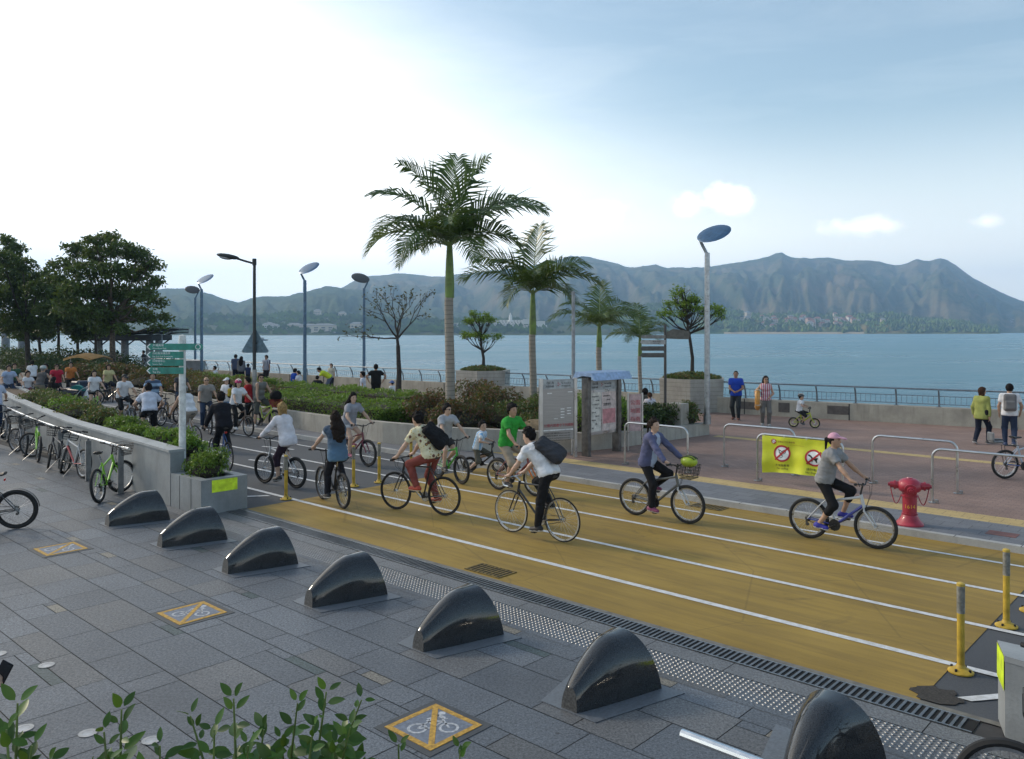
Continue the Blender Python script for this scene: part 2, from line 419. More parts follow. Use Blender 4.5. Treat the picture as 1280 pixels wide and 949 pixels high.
# --- cycle track
strip('cycle_track', -60, 120, 7.80, 14.02, -.008, ASPH)
strip('cycle_track_edge', -60, 120, 7.80, 7.88, -.002, M('edge_mortar', (.16,.155,.14), .9))
strip('yellow_crossing', 2.3, 13.9, 7.88, 14.02, -.002, YEL)
mb = MB()
for i, (t, w_) in enumerate(((8.93,.10), (10.31,.09), (11.81,.09), (13.27,.08))):
    for s0, s1 in ((-30, 60),):
        mb.quad(rd(s0,t-w_/2,.003), rd(s0,t+w_/2,.003), rd(s1,t+w_/2,.003), rd(s1,t-w_/2,.003))
for s0 in (14.6, 17.0, 20.0, 1.45):        # short oblique strokes of the lane markings
    a, b_ = rd(s0+.5, 8.15, .003), rd(s0, 8.80, .003); d = rd(.12, 0, 0)
    mb.quad(a, b_, b_+d, a+d)
for s0, t in ((16.4, 11.0), (17.9, 11.1), (19.8, 12.6)):
    a, b_ = rd(s0+1.2, t-.25, .003), rd(s0, t, .003); d = rd(.02, .09, 0); mb.quad(a, b_, b_+d, a+d)
for s0 in (1.35, 1.15):
    mb.quad(rd(s0,9.5,.003), rd(s0,9.62,.003), rd(s0+.1,9.9,.003), rd(s0+.1,9.75,.003))
tag(mb.build('road_markings', WHT, smooth=0), kind='structure')
mb = MB(); mb.prism([rd(-60,14.02)[:2], rd(-60,14.14)[:2], rd(120,14.14)[:2], rd(120,14.02)[:2]], -.05, PZ+.004)
tag(mb.build('kerb', KERB, smooth=0), kind='structure')
mb = MB()
for i in range(-20, 70): mb.box(rd(i*.9,14.079,PZ+.002), (.008,.13,.008), 0, ROADANG)
tag(mb.build('kerb_joint', DARK, smooth=0), kind='structure')
# --- promenade
SW = [(-46,33.5), (-20,33.0), (-5,32.1), (5.8,30.5), (13.75,29.06), (35.3,27.3), (53.8,26.0), (74,24.3), (140,18.5)]   # seaward edge as (s, t)
def sheet_to_wall(name, t0, z, mat):
    mb = MB(); n = len(SW); vs = [rd(s,t0,z) for s, t in SW] + [rd(s,t,z) for s, t in SW]
    mb.add(vs, [(i, n+i, n+i+1, i+1) for i in range(n-1)]); return tag(mb.build(name, mat, smooth=0), kind='structure')
GREYP = m_brick('grey_pavers', ((.125,.135,.155), (.17,.18,.20)), (.05,.052,.06), .42, .30, .006, .2)
REDP = m_brick('red_brown_pavers', ((.225,.145,.118), (.29,.195,.16)), (.12,.09,.08), .21, .105, .006, .3)
TACT = m_brick('yellow_tactile_pavers', ((.42,.31,.13), (.50,.37,.16)), (.20,.15,.08), .3, .3, .006, .18)
sheet_to_wall('promenade', 14.14, PZ, REDP)
strip('kerbside_paving', -46, 60, 14.141, 15.45, PZ+.004, GREYP)
strip('tactile_path', -46, 16, 15.451, 16.0, PZ+.004, TACT)
strip('promenade_yellow_line', -46, 12.3, 22.25, 22.62, PZ+.004, TACT)
# --- sea
def m_sea():
    m, nt, b = nodes('sea_water'); v = coords(nt, 'Object', rot=(0, 0, R(-12)))
    mp = mk(nt, 'ShaderNodeMapping'); mp.inputs['Scale'].default_value = (.35, 1.0, 1); nt.links.new(v, mp.inputs[0])
    n1 = noise_tex(nt, mp.outputs[0], .40, 7, .7, .4); n2 = noise_tex(nt, mp.outputs[0], .03, 4, .6)
    n3 = noise_tex(nt, mp.outputs[0], .006, 4, .55)
    c = mixc(nt, ramp(nt, n2, .35, .65), (.06, .20, .29), (.115, .28, .36))
    c = mixc(nt, ramp(nt, n3, .4, .65, 0, .6), c, (.14, .29, .34))
    nt.links.new(c, b.inputs['Base Color']); b.inputs['IOR'].default_value = 1.33
    nt.links.new(ramp(nt, n2, .3, .7, .22, .42), b.inputs['Roughness'])
    h = math_n(nt, 'ADD', n1, math_n(nt, 'MULTIPLY', n2, 3)); bump(nt, b, h, 1.0, 1.3); return m
mb = MB(); mb.quad((-3300,-200,SEA), (3300,-200,SEA), (3300,5100,SEA), (-3300,5100,SEA))
tag(mb.build('sea', m_sea(), smooth=0), kind='structure')
# --- sea wall parapet
def offset_poly(w0, w1): return [rd(s,t+w0) for s, t in SW], [rd(s,t+w1) for s, t in SW]
def parapet():
    root = empty('sea_wall', rd(5.8,30.5), 0, 'long low concrete parapet wall along the water edge', 'wall')
    mb = MB(); a, b_ = offset_poly(0, .42); n = len(a); L = root.location
    for i in range(n-1):
        q = [a[i]-L, a[i+1]-L, b_[i+1]-L, b_[i]-L]
        mb.prism([(p.x, p.y) for p in q], -4.2-0, .69)
    mb.build('wall_body', CONC_WALL, root, 0)
    # vertical joints, small vent plates and a base fillet
    jm = MB(); acc = 0
    for i in range(n-1):
        d = a[i+1]-a[i]; L_ = d.length; k = int(L_//2.9)
        for j in range(k):
            p = a[i]+d*((j+.3)/k)-L; jm.box((p.x,p.y,.39), (.03,.03,.58), 0, math.atan2(d.y,d.x))
    jm.build('joint', DARK, root, 0)
    pm = MB()
    for px, wd, hg in ((936,.75,.28), (980,.4,.35), (1048,.75,.30)):
        p0 = gp(px, 524, PZ)
        # find the wall point on the ray
        for i in range(n-1):
            a0, a1 = a[i], a[i+1]; d = a1-a0; den = p0.x*d.y-p0.y*d.x
            if abs(den) < 1e-9: continue
            k = (p0.y*a0.x-p0.x*a0.y)/den
            if 0 <= k <= 1:
                q = a0+d*k-L; pm.box((q.x,q.y,.44), (wd,.03,hg), 0, math.atan2(d.y,d.x), .004); break
    pm.build('vent_plate', M('bronze_plate', (.11,.10,.095), .6, .3), root, 0)
parapet()
def railing():
    root = empty('sea_railing', rd(5.8,30.5), 0, 'grey steel railing of outward curving posts on the sea wall', 'railing'); L = root.location
    RM = M('railing_grey_paint', (.16,.19,.22), .45, .5)
    pts = [rd(s,t+.21) for s, t in SW]; seg = []; 
    for i in range(len(pts)-1):
        d = pts[i+1]-pts[i]; seg.append((pts[i], d.normalized(), d.length))
    pos = []; carry = .3
    for p, d, l in seg:
        x = carry
        while x < l: pos.append((p+d*x, d)); x += 1.32
        carry = x-l
    vis = [(p, d) for p, d in pos if p.y > 20 and abs(p.x)/p.y < .72 and p.y < 95]
    proto = None
    for p, d in vis:
        if proto is None:
            m = MB(); path = [(0,0,.69), (0,.0,.80), (0,.03,.95), (0,.10,1.12), (0,.20,1.25), (0,.24,1.28)]
            m.tube([(0,y-.02,z) for _, y, z in path], [.034,.034,.032,.03,.028,.026], 6)
            m.box((0,0,.70), (.14,.12,.02))
            me = m.mesh('post', RM); proto = me
        o = link('post', proto, root, p-L, math.atan2(d.y, d.x))
    def off(k, z): return [rd(s,t+.21+k)-L+Vector((0,0,z)) for s, t in SW]
    for nm, k, z, r in (('top_rail',.20,1.27,.032), ('middle_rail',.04,1.05,.014), ('lower_rail',.0,.78,.014)):
        m = MB(); m.tube(off(k,z), r, 6); m.build(nm, RM, root)
    m = MB()                                   # infill of short uprights between the two thin rails
    for p, d, l in seg:
        for j in range(int(l/.165)):
            q = p+d*(j*.165)
            if q.y < 20 or q.y > 60 or abs(q.x)/q.y > .72: continue
            nrm = Vector((-d.y, d.x, 0)); nrm = nrm if nrm.y > 0 else -nrm
            a = q-L+Vector((0,0,.78)); b_ = q-L+nrm*.04+Vector((0,0,1.05)); m.cyl(a, b_, .008, seg=4)
    m.build('lattice', RM, root)
railing()
# --- haze: one box of clear air around everything
m, nt, b = nodes('haze_air'); nt.nodes.remove(b)
pv = mk(nt, 'ShaderNodeVolumePrincipled'); pv.inputs['Color'].default_value = HAZECOL; pv.inputs['Density'].default_value = HAZE
pv.inputs['Anisotropy'].default_value = .2
nt.links.new(pv.outputs[0], nt.nodes['Material Output'].inputs['Volume'])
mb = MB(); mb.box((0, 2450, 188), (6800, 5500, 388))
tag(mb.build('haze', m, smooth=0), 'thin blue haze over the harbour', None, None, 'stuff')
# ================================================================ hills across the harbour
def m_hill(name, g1, g2, brown, bk):
    m, nt, b = nodes(name); v = coords(nt)
    f = noise_tex(nt, v, .006, 6, .65); g = noise_tex(nt, v, .03, 5, .7); h = noise_tex(nt, v, .002, 4, .6)
    c = mixc(nt, ramp(nt, g, .35, .65), g1, g2)
    c = mixc(nt, ramp(nt, math_n(nt, 'ADD', math_n(nt, 'MULTIPLY', f, .6), math_n(nt, 'MULTIPLY', h, .4)), .46, .60, 0, bk), c, brown)
    nt.links.new(c, b.inputs['Base Color']); b.inputs['Roughness'].default_value = .95; b.inputs['Specular IOR Level'].default_value = .1
    bump(nt, b, g, .8, 12); return m
def oname_big(n): return n in ('mountain_ridge', 'wooded_hills')
def hill(name, prof, D0, D1, mat, seed, nx=260, ny=46, spur=.8, sf=.03, base=SEA-1, rough=.05):
    """terrain: crest line given as (px, py) seen from the eye at distance D1, foot at D0"""
    xs = np.array([p[0] for p in prof], float); ys = np.array([p[1] for p in prof], float)
    PX = np.linspace(xs[0], xs[-1], nx); CY = np.interp(PX, xs, ys)+np.array([(-1.3 if oname_big(name) else -.6)*mnoise.fractal(Vector((p*.045, seed, 3)), .9, 2.1, 5) for p in PX]); V = []; 
    for j in range(ny):
        q = j/(ny-1)*1.35
        for i in range(nx):
            px = PX[i]; a = (px-640)/F
            D1i = D1*(1+.06*mnoise.noise(Vector((px*.012, seed, 0))))
            H = CH+(HZ-CY[i])/F*D1i - base
            n1 = mnoise.noise(Vector((px*sf+1.6*q*mnoise.noise(Vector((px*.008, seed+9, q*1.5)))+.5*q, seed, q*1.7)))
            n2 = mnoise.noise(Vector((px*sf*2.7+1.5*q*mnoise.noise(Vector((px*.02, seed+5, q*2))), seed+3, q*3.6)))
            if q <= 1:
                p = 1.30+spur*((1-2.6*abs(n1))*.75+(1-2.6*abs(n2))*.35)*-1; p = max(.8, p); sh = q**p
                sh = sh*(1-.15)+.15*math.sin(q*PI/2)
                fl = rough*(1-q)*q*4*mnoise.fractal(Vector((px*.05, q*9, seed)), .8, 2.1, 5)
                z = base+H*max(0, sh+fl)
                D = D0+(D1i-D0)*q
            else:
                k = (q-1)/.35; z = base+H*(1-k*k*1.2); D = D1i*(1+.5*k*.5)
            z += H*.012*mnoise.noise(Vector((px*.35, seed, q*20))) if .05 < q <= 1 else 0
            V.append((a*D, D, z))
    Q = [(j*nx+i, j*nx+i+1, (j+1)*nx+i+1, (j+1)*nx+i) for j in range(ny-1) for i in range(nx-1)]
    return tag(link(name, np_mesh(name, V, Q, mat, True)), kind='structure')
FAR = m_hill('far_mountain_ground', (.040,.062,.028), (.10,.105,.050), (.22,.16,.105), .7)
MID = m_hill('wooded_hill_ground', (.030,.055,.022), (.075,.10,.04), (.12,.105,.065), .4)
NEAR = m_hill('green_hill_ground', (.03,.07,.012), (.09,.14,.025), (.28,.19,.08), .7)
hill('mountain_ridge', [(400,372),(454,345.6),(492,342),(530,344),(555,345.6),(568,342),(602,340),(635,336),(686,328),(713,318.5),(735,321),(750,324),(768,328),(781,332),(795,334),(809,333),(820,330),(831,334),(863,335),(880,334),(895,332),(917,329),(944,324),(963,319.5),(972,316),(977,314.5),(983,318),(990,321),(1000,322.5),(1012,322.5),(1035,322),(1050,324),(1062,325.5),(1090,325),(1112,330),(1120,331),(1130,329),(1146,323.5),(1154,326),(1162,326.6),(1170,324),(1175,322.5),(1184,324.5),(1198,334),(1216,347),(1234,357),(1252,366),(1280,377),(1330,392),(1400,404)], 1900, 3800, FAR, 1.3, 420, 60, .75, .026)
hill('wooded_hills', [(-80,411),(20,402),(60,394),(120,380),(165,368),(193,362),(205,360.5),(235,361),(250,364),(264,367.5),(280,373),(298,378),(308,375),(319,372),(336,370),(361,369.6),(391,362),(408,357.5),(420,358.5),(433,360.5),(454,363),(475,371),(510,378),(560,386),(600,391),(650,396),(720,400),(800,407),(860,411)], 1250, 2500, MID, 4.1, 300, 46, .55, .035)
hill('shore_hill', [(40,413),(120,409),(200,400),(260,395),(320,397),(360,392),(410,393),(450,397),(500,401),(560,402),(600,399),(640,401),(680,405),(720,407),(760,412)], 1100, 1500, MID, 7.7, 220, 26, .5, .05)
hill('green_headland', [(676,408),(700,404),(736,401),(765,394),(781,388.5),(800,383.5),(815,381.5),(835,383),(858,384.5),(881,384),(904,385),(915,388),(926,391),(954,395.5),(975,393.5),(994,392),(1015,394),(1035,395.5),(1060,395),(1085,394),(1112,393),(1125,395),(1135,398),(1160,400),(1180,400.5),(1205,404),(1221,407),(1239,411),(1250,415)], 1480, 1900, NEAR, 2.2, 280, 34, .5, .045)
hill('far_headland', [(1225,412),(1245,409),(1262,404),(1290,396),(1330,390),(1380,388)], 2100, 2500, MID, 5.5, 60, 16, .4, .06)
mb = MB()                                     # pale beach line under the headland
pts = [(905,416.9),(960,416.8),(1020,416.8),(1080,416.8)]
for (x0,y0),(x1,y1) in zip(pts, pts[1:]):
    a, b_ = (x0-640)/F, (x1-640)/F; mb.quad((a*1482,1482,SEA+.2), (b_*1482,1482,SEA+.2), (b_*1500,1500,SEA+3.2), (a*1500,1500,SEA+3.2))
tag(mb.build('beach', M('sand', (.42,.33,.22), .95), smooth=0), kind='structure')
# trees on the headland's lower slope read as one mass
def wood(name, spots, size, mat):
    V, Q, A = [], [], []
    for c in spots:
        for k in range(3):
            n = len(V); r = size*random.uniform(.6, 1.2); o = Vector((random.uniform(-1,1)*r, random.uniform(-1,1)*r, random.uniform(0,.6)*r))
            a = random.random()
            for q in ((1,0,0),(-.5,.87,0),(-.5,-.87,0),(0,0,1.1)): V.append((c[0]+o.x+q[0]*r, c[1]+o.y+q[1]*r, c[2]+o.z+q[2]*r)); A.append(a)
            Q += [(n,n+1,n+3),(n+1,n+2,n+3),(n+2,n,n+3)]
    return tag(link(name, np_mesh(name, V, Q, mat, False, A)), kind='stuff')
# --- buildings far away: every house its own object
from mathutils.bvhtree import BVHTree
def hill_hit(tree, px, py):
    d = Vector(((px-640)/F, 1, (HZ-py)/F)).normalized(); h = tree.ray_cast(Vector((0,0,CH)), d); return h[0]
def bvh_of(o): 
    me = o.data; return BVHTree.FromPolygons([v.co for v in me.vertices], [tuple(p.vertices) for p in me.polygons])
head = bvh_of(bpy.data.objects['green_headland']); shoreb = bvh_of(bpy.data.objects['shore_hill']); wood2 = bvh_of(bpy.data.objects['wooded_hills']); farh = bvh_of(bpy.data.objects['far_headland'])
HW = [M('house_white', (.72,.70,.66), .8), M('house_cream', (.62,.52,.42), .8), M('house_pink', (.58,.40,.33), .8)]
HR = [M('house_roof_red', (.30,.13,.09), .8), M('house_roof_grey', (.25,.25,.25), .8)]
WIN = M('dark_window', (.06,.07,.08), .2)
def house(p, w_, d, h, wm, rm, label, group, name='hill_house', rz=0):
    m = MB(); m.box((0,0,h/2-3), (w_,d,h+6)); ov = .8
    m.add([(-w_/2-ov,-d/2-ov,h),(w_/2+ov,-d/2-ov,h),(w_/2+ov,d/2+ov,h),(-w_/2-ov,d/2+ov,h),(-w_/4,0,h+2.8),(w_/4,0,h+2.8)], [(0,1,5,4),(1,2,5),(2,3,4,5),(3,0,4),(0,3,2,1)], 1)
    for k in range(int(h//3)):
        for x in (-.3, 0, .3): m.box((x*w_,-d/2-.05,1.6+k*3), (w_*.16,.1,1.4), 2)
    o = m.build(name, [wm, rm, WIN], None, 0, p, rz); return tag(o, label, 'house', group)
HW_LEAF = M('headland_tree_leaf', (.085,.125,.022), .9, 0, .40, .02)
def on_hill(oname, n, x0, x1, zmax, seed):
    r = random.Random(seed); vs = [v.co for v in bpy.data.objects[oname].data.vertices if x0 < v.co.x/v.co.y*F+640 < x1 and v.co.z > SEA+2]; vs = [v for v in vs if v.z < zmax]
    return [(lambda a: (a.x+r.uniform(-7,7), a.y+r.uniform(-9,9), a.z-.5))(r.choice(vs)) for _ in range(n)]
wood('headland_woods', on_hill('green_headland', 1700, 690, 1245, 70, 4), 6.0, HW_LEAF)
wood('shore_woods', on_hill('shore_hill', 1300, 200, 700, 40, 5), 5.0, HW_LEAF)
bpy.data.objects['headland_woods']['label'] = 'dark green woods covering the low headland'; bpy.data.objects['shore_woods']['label'] = 'dark woods along the foot of the left hills'
rr = random.Random(11)
n = 0
while n < 46:
    px, py = rr.gauss(1020, 42), rr.gauss(403.5, 3.2)
    if not (905 < px < 1180): continue
    p = hill_hit(head, px, py)
    if p is None: continue
    house(p, rr.uniform(8,13), 8, rr.choice((6,9,9)), rr.choice(HW), rr.choice(HR), 'small pale village house among trees on the low green headland', 'village houses on the green headland', rz=rr.uniform(-.5,.5)); n += 1
n = 0
while n < 16:
    px, py = rr.uniform(1240,1283), rr.uniform(406.5,412)
    p = hill_hit(farh, px, py)
    if p is None: p = Vector(((px-640)/F*2080, 2080, SEA+1))
    house(p, rr.uniform(9,15), 9, rr.choice((9,12,20)), HW[0], HR[1], 'white block of the distant waterside town at the right edge', 'white town blocks on the far right shore', 'town_block'); n += 1
for px, py, w_, h in ((333,412,9,7),(337,412,9,8),(341,412.5,8,7),(345,412.6,8,6)):
    p = hill_hit(shoreb, px, py) or wp(px, py, 1200)
    house(p, w_, 8, h, HW[0], HR[1], 'white waterside villa on the left wooded shore', 'white villas on the left wooded shore')
for px, py, w_ in ((368,413,22),(386,414,30),(405,414,34),(428,397,12),(397,394,12),(446,412,18)):
    p = hill_hit(shoreb, px, py) or wp(px, py, 1200)
    house(p, w_, 10, 8, HW[1], HR[1], 'low grey-buff building at the foot of the left wooded hills', 'low buildings under the left wooded hills', 'shore_building')
# terraced white hillside complex with a tall pale statue
def terraces():
    c = hill_hit(shoreb, 620, 409) or wp(620, 409, 1300)
    root = empty('hillside_terraces', c, 0, 'pale terraced columbarium stepping up the far shore behind the palms', 'building')
    D = c.y; wall = M('terrace_white', (.66,.62,.55), .85); dk = M('terrace_dark_panel', (.20,.19,.17), .9)  # pale walls, and a plain dark tone for the small panels along each front
    for i, (x0, x1, y) in enumerate(((572,690,413.5),(566,688,411),(560,686,408.6),(575,684,406.2),(584,680,403.8),(604,672,401.6),(618,664,399.6))):
        m = MB(); X0, X1 = (x0-640)/F*D-c.x, (x1-640)/F*D-c.x; z = CH+(HZ-y)/F*D-c.z; yy = -16+i*7
        m.box(((X0+X1)/2, yy+12, z-1.6), (X1-X0, 26, 2.6), 0)
        k = int((X1-X0)/4.5)
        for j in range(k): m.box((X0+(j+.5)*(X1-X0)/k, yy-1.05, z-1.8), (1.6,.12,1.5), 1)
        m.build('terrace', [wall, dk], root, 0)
    for x, y, w_, h in ((565,408,14,8),(572,406.5,12,7),(589,404,16,9),(660,402,16,8),(675,405,16,9)):
        m = MB(); m.box(((x-640)/F*D-c.x, 6, CH+(HZ-y)/F*D-c.z), (w_,10,h)); m.build('pavilion_block', wall, root, 0)
    z0 = CH+(HZ-400)/F*D; Hh = 11*D/F
    s = empty('hill_statue', Vector(((638-640)/F*D, D+22, z0-2)), 0, 'tall white robed statue standing above the pale terraces', 'statue')
    m = MB(); pr = [(0,0),(4.0,0),(4.2,.5),(3.2,.8),(3.0,1.0)]
    m.lathe([(4.2,0),(4.2,1.2),(3.2,1.6),(3.4,2)], 12); m.build('pedestal', HW[0], s)
    m = MB(); m.lathe([(2.5,2),(2.7,3.5),(2.3,6),(2.0,8),(2.15,9.6),(1.7,10.6),(.8,11.1),(.75,11.4),(1.05,12),(1.0,12.8),(.6,13.4),(.0,13.9)], 12, Matrix.Diagonal((1,1,Hh/13.9,1))); m.build('figure', HW[0], s)
terraces()
# small boat on the water
bt = empty('small_boat', Vector(((329-640)/F*560, 560, SEA)), .3, 'tiny dark motorboat far out on the water left of the lamps', 'boat')
m = MB(); m.prism([(-2.6,-.9),(1.6,-.9),(3,0),(1.6,.9),(-2.6,.9)], -.2, .9); m.build('hull', M('boat_hull', (.05,.06,.08), .5), bt)
m = MB(); m.box((-.4,0,1.5), (1.8,1.3,1.3), 0, 0, .1); m.build('cabin', M('boat_cabin', (.35,.35,.35), .5), bt)
# ================================================================ granite bollards
def m_polish():
    m, nt, b = nodes('polished_black_granite'); v = coords(nt)
    f = noise_tex(nt, v, 130, 4, .7); g = noise_tex(nt, v, 3, 4)
    c = mixc(nt, ramp(nt, f, .42, .68), (.012,.013,.015), (.055,.06,.066)); c = mixc(nt, ramp(nt, g, .5, .8, 0, .4), c, (.05,.05,.048))
    nt.links.new(c, b.inputs['Base Color']); sc = noise_tex(nt, v, 16, 7, .75, 1.2); c = mixc(nt, ramp(nt, sc, .60, .70, 0, .25), c, (.07,.07,.068)); nt.links.new(c, b.inputs['Base Color']); nt.links.new(math_n(nt, 'ADD', ramp(nt, g, .35, .75, .05, .14), ramp(nt, sc, .55, .7, 0, .10)), b.inputs['Roughness']); b.inputs['IOR'].default_value = 1.58; return m
POL = m_polish(); HON = M('honed_granite_end', (.075,.075,.074), .45, 0, .3, 50); PLATE = M('smooth_grey_granite', (.125,.14,.16), .42, 0, .15, 40)
def bollard_mesh():
    # hood of stone: x runs across the pavement towards the track; low narrow flat near end, tall wide arched back
    L = .86; n = 26; na = 25; ring = []
    for i in range(n+1):
        q = i/n; h = .20+.300*math.sin(min(1, q/.74)*PI/2)**.85; w_ = .085+.270*q**.85; e = 2/(2.5-.25*q); pts = []
        for k in range(na):
            th = PI*k/(na-1); cx, sz = math.cos(th), math.sin(th); y = w_*abs(cx)**e*(1 if cx >= 0 else -1); z = h*max(0, sz)**e
            if k in (0, na-1): z = 0
            pts.append((q*(L+.06)-.08+.03*(1-q)*z/.3-.11*q*q*(z/.50)**1.2, y*(1-.12*z/.61), z))
        ring.append(pts)
    # round the back edge over
    last = ring[-1]; ring[-1] = last
    ring.append([(x+.02*(1-z/.61), y*.93, z*.965) for x, y, z in last])
    m = MB(); k = na; vs = [p for r_ in ring for p in r_]
    m.add(vs, [(i*k+j, i*k+j+1, (i+1)*k+j+1, (i+1)*k+j) for i in range(len(ring)-1) for j in range(k-1)], 0); m.add(ring[0], [tuple(range(k))], 1); m.add(ring[-1], [tuple(range(k))[::-1]], 0)
    return m.mesh('stone', [POL, HON], 62)
BM = bollard_mesh()
pm = MB(); pm.prism([(-.10,-.30),(.90,-.56),(.90,.56),(-.10,.30)], 0, .006); PM = pm.mesh('base_slab', PLATE, 0)
blab = ['polished black stone fin bollard nearest the steel handrail end, its front end dull and pale', 'polished black stone fin bollard right of the nearest painted no-cycling square',
 'polished black stone fin bollard left of the road gully grating in the yellow paint', 'polished black stone fin bollard fourth from the planter corner',
 'polished black stone fin bollard third from the planter corner', 'polished black stone fin bollard second from the planter corner', 'polished black stone fin bollard next to the planter corner under the green bike']
for k in range(7):
    o = empty('stone_bollard', rd(2.48+1.985*k, 5.66, .002), ROADANG-PI/2, blab[k], 'bollard', 'black stone bollards in a row along the track')
    link('stone', BM, o); link('base_slab', PM, o)
# ================================================================ no-cycling plates in the paving
YP = M('yellow_marking', (.46,.27,.045), .7, 0, .2, 30); WP = M('worn_white_marking', (.42,.44,.47), .7, 0, .2, 30); GP = M('plate_grey_blue', (.15,.175,.22), .6, 0, .15, 30); DP = M('plate_dark_edge', (.055,.06,.065), .6)
def bar2(m, a, b, w_, z, mi=0):
    a, b = Vector(a), Vector(b); d = (b-a).normalized(); n = Vector((-d.y, d.x, 0))*w_/2
    m.add([a+n+Vector((0,0,z)), a-n+Vector((0,0,z)), b-n+Vector((0,0,z)), b+n+Vector((0,0,z))], [(0,1,2,3)], mi)
def ring2(m, c, r0, r1, z, mi=0, n=22):
    vs = []
    for k in range(n):
        a = 2*PI*k/n
        for r in (r0, r1): vs.append((c[0]+math.cos(a)*r, c[1]+math.sin(a)*r, z))
    m.add(vs, [(2*k, 2*k+1, (2*k+3) % (2*n), (2*k+2) % (2*n)) for k in range(n)], mi)
def bike_pict(m, s, z, mi=0, c=(0,0)):
    f = lambda x, y: (c[0]+x*s, c[1]+y*s, 0)
    for x in (-.5, .5): ring2(m, f(x, -.15)[:2], .24*s, .33*s, z, mi)
    for a, b in (((-.5,-.15),(-.15,.3)), ((-.15,.3),(.32,.3)), ((-.05,-.15),(.32,.3)), ((.5,-.15),(.28,.45)), ((-.5,-.15),(-.05,-.15)), ((.28,.45),(.45,.48))): bar2(m, f(*a), f(*b), .07*s, z, mi)
    for a, b in (((-.2,.42),(.12,.72)), ((.12,.72),(.34,.5)), ((-.2,.4),(.02,.1))): bar2(m, f(*a), f(*b), .15*s, z, mi)
    ring2(m, f(.24,.86)[:2], 0, .12*s, z, mi, 14)
def paving_sign(s, t, lab):
    o = empty('paving_sign', rd(s, t, .003), ROADANG, lab, 'ground sign', 'no-cycling squares set in the paving')
    m = MB(); m.box((0,0,0), (.70,.70,.004)); m.build('backing', DP, o, 0)
    m = MB(); m.box((0,0,.003), (.50,.50,.004)); m.build('field', GP, o, 0)
    m = MB()
    for k in range(4):
        a = k*PI/2; m.box(Matrix.Rotation(a,4,'Z') @ Vector((.262,0,.0045)), (.05,.574 if k % 2 == 0 else .474,.004), 0, a)
    m.build('border', YP, o, 0)
    m = MB(); bike_pict(m, .26, .0062); m.v = [tuple(Matrix.Rotation(R(-45-90),4,'Z') @ Vector(v)) for v in m.v]
    m.build('bicycle_symbol', WP, o, 0)
    m = MB(); bar2(m, (-.25,.25,0), (.25,-.25,0), .05, .0075); m.build('slash', YP, o, 0)
paving_sign(5.12, 4.6, 'yellow-edged no-cycling square between the two nearest stone bollards')
paving_sign(9.24, 4.54, 'yellow-edged no-cycling square in the middle of the grey paving')
paving_sign(13.4, 4.53, 'yellow-edged no-cycling square beside the parked bikes, farthest away')
# ================================================================ studs, drains, ground lights
m = MB()
r6 = [(math.cos(k*PI/3), math.sin(k*PI/3)) for k in range(6)]
V, Q = [], []
s = -1.0
while s < 16:
    for j in range(8):
        p = rd(s, 6.84+j*.0535, 0); n = len(V)
        V += [(p.x+a*.019, p.y+b*.019, .0) for a, b in r6]+[(p.x+a*.013, p.y+b*.013, .006) for a, b in r6]
        Q += [(n+k, n+(k+1) % 6, n+6+(k+1) % 6, n+6+k) for k in range(6)]+[(n+6,n+7,n+8,n+9), (n+9,n+10,n+11,n+6)]
    s += .0535
o = link('tactile_studs', np_mesh('tactile_studs', V, Q, M('polished_steel_stud', (.27,.28,.29), .5, .9, .12), False)); tag(o, 'rows of small steel tactile studs let into the paving', None, None, 'stuff')
strip('stud_strip', -9, 34, 7.0-.28, 7.24, -.004, M('stud_bed_stone', (.17,.175,.185), .7))
def channel_drain():
    o = empty('channel_drain', rd(1.9, 7.65, 0), ROADANG, 'long slotted channel drain between grey paving and yellow paint', 'drain')
    m = MB(); m.box((10, 0, -.006), (20.2,.27,.006)); m.build('trough', M('drain_dark', (.006,.006,.007), .9), o, 0)
    m = MB()
    for y in (-.128, .128): m.box((10, y, .001), (20.2,.018,.010))
    m.build('drain_frame', STEEL_D, o, 0)
    m = MB(); x = 0
    GR = M('drain_bar_steel', (.20,.21,.22), .45, .8)
    while x < 20: m.box((x,0,.001), (.024,.24,.008)); x += .06
    m.build('drain_bars', GR, o, 0)
channel_drain()
def gully(p, lab, L=.62, W=.34, n=9):
    o = empty('road_gully', p+Vector((0,0,.001)), ROADANG, lab, 'gully')
    m = MB(); m.box((0,0,0), (L,W,.004)); m.build('pit', M('drain_dark', (.006,.006,.007), .9), o, 0)
    m = MB()
    for k in range(n+1): m.box((-L/2+L*k/n,0,.004), (.03,W,.008))
    for y in (-W/2, W/2): m.box((0,y,.0045), (L+.03,.025,.009))
    m.build('grating', M('cast_iron_yellowed', (.20,.14,.04), .6, .4, .3, 20), o, 0)
gully(gp(613,713.5), 'iron gully grating in the yellow paint near the channel drain'); gully(rd(7.7, 13.78), 'iron gully grating against the far kerb behind the cardigan rider')
RIM = M('polished_rim', (.32,.33,.34), .5, .9); GLS = M('lamp_glass', (.30,.31,.33), .15)
for px, py, lab in ((58,832,'round steel ground light left of the paving slab inset'), (30,911,'round steel ground light under the lone leaf at the left'), (110,917,'round steel ground light half hidden by leaves'), (189,926,'round steel ground light beside the second leafy sprig'), (-2,818,'round steel ground light at the picture edge by the phone')):
    p = gp(px, py); o = empty('ground_light', p, 0, lab, 'ground light', 'round steel ground lights in the paving')
    m = MB(); ring2(m, (0,0), .046, .074, .006); m.build('rim', RIM, o, 0)
    m = MB(); ring2(m, (0,0), 0, .046, .005); m.build('lens', GLS, o, 0)
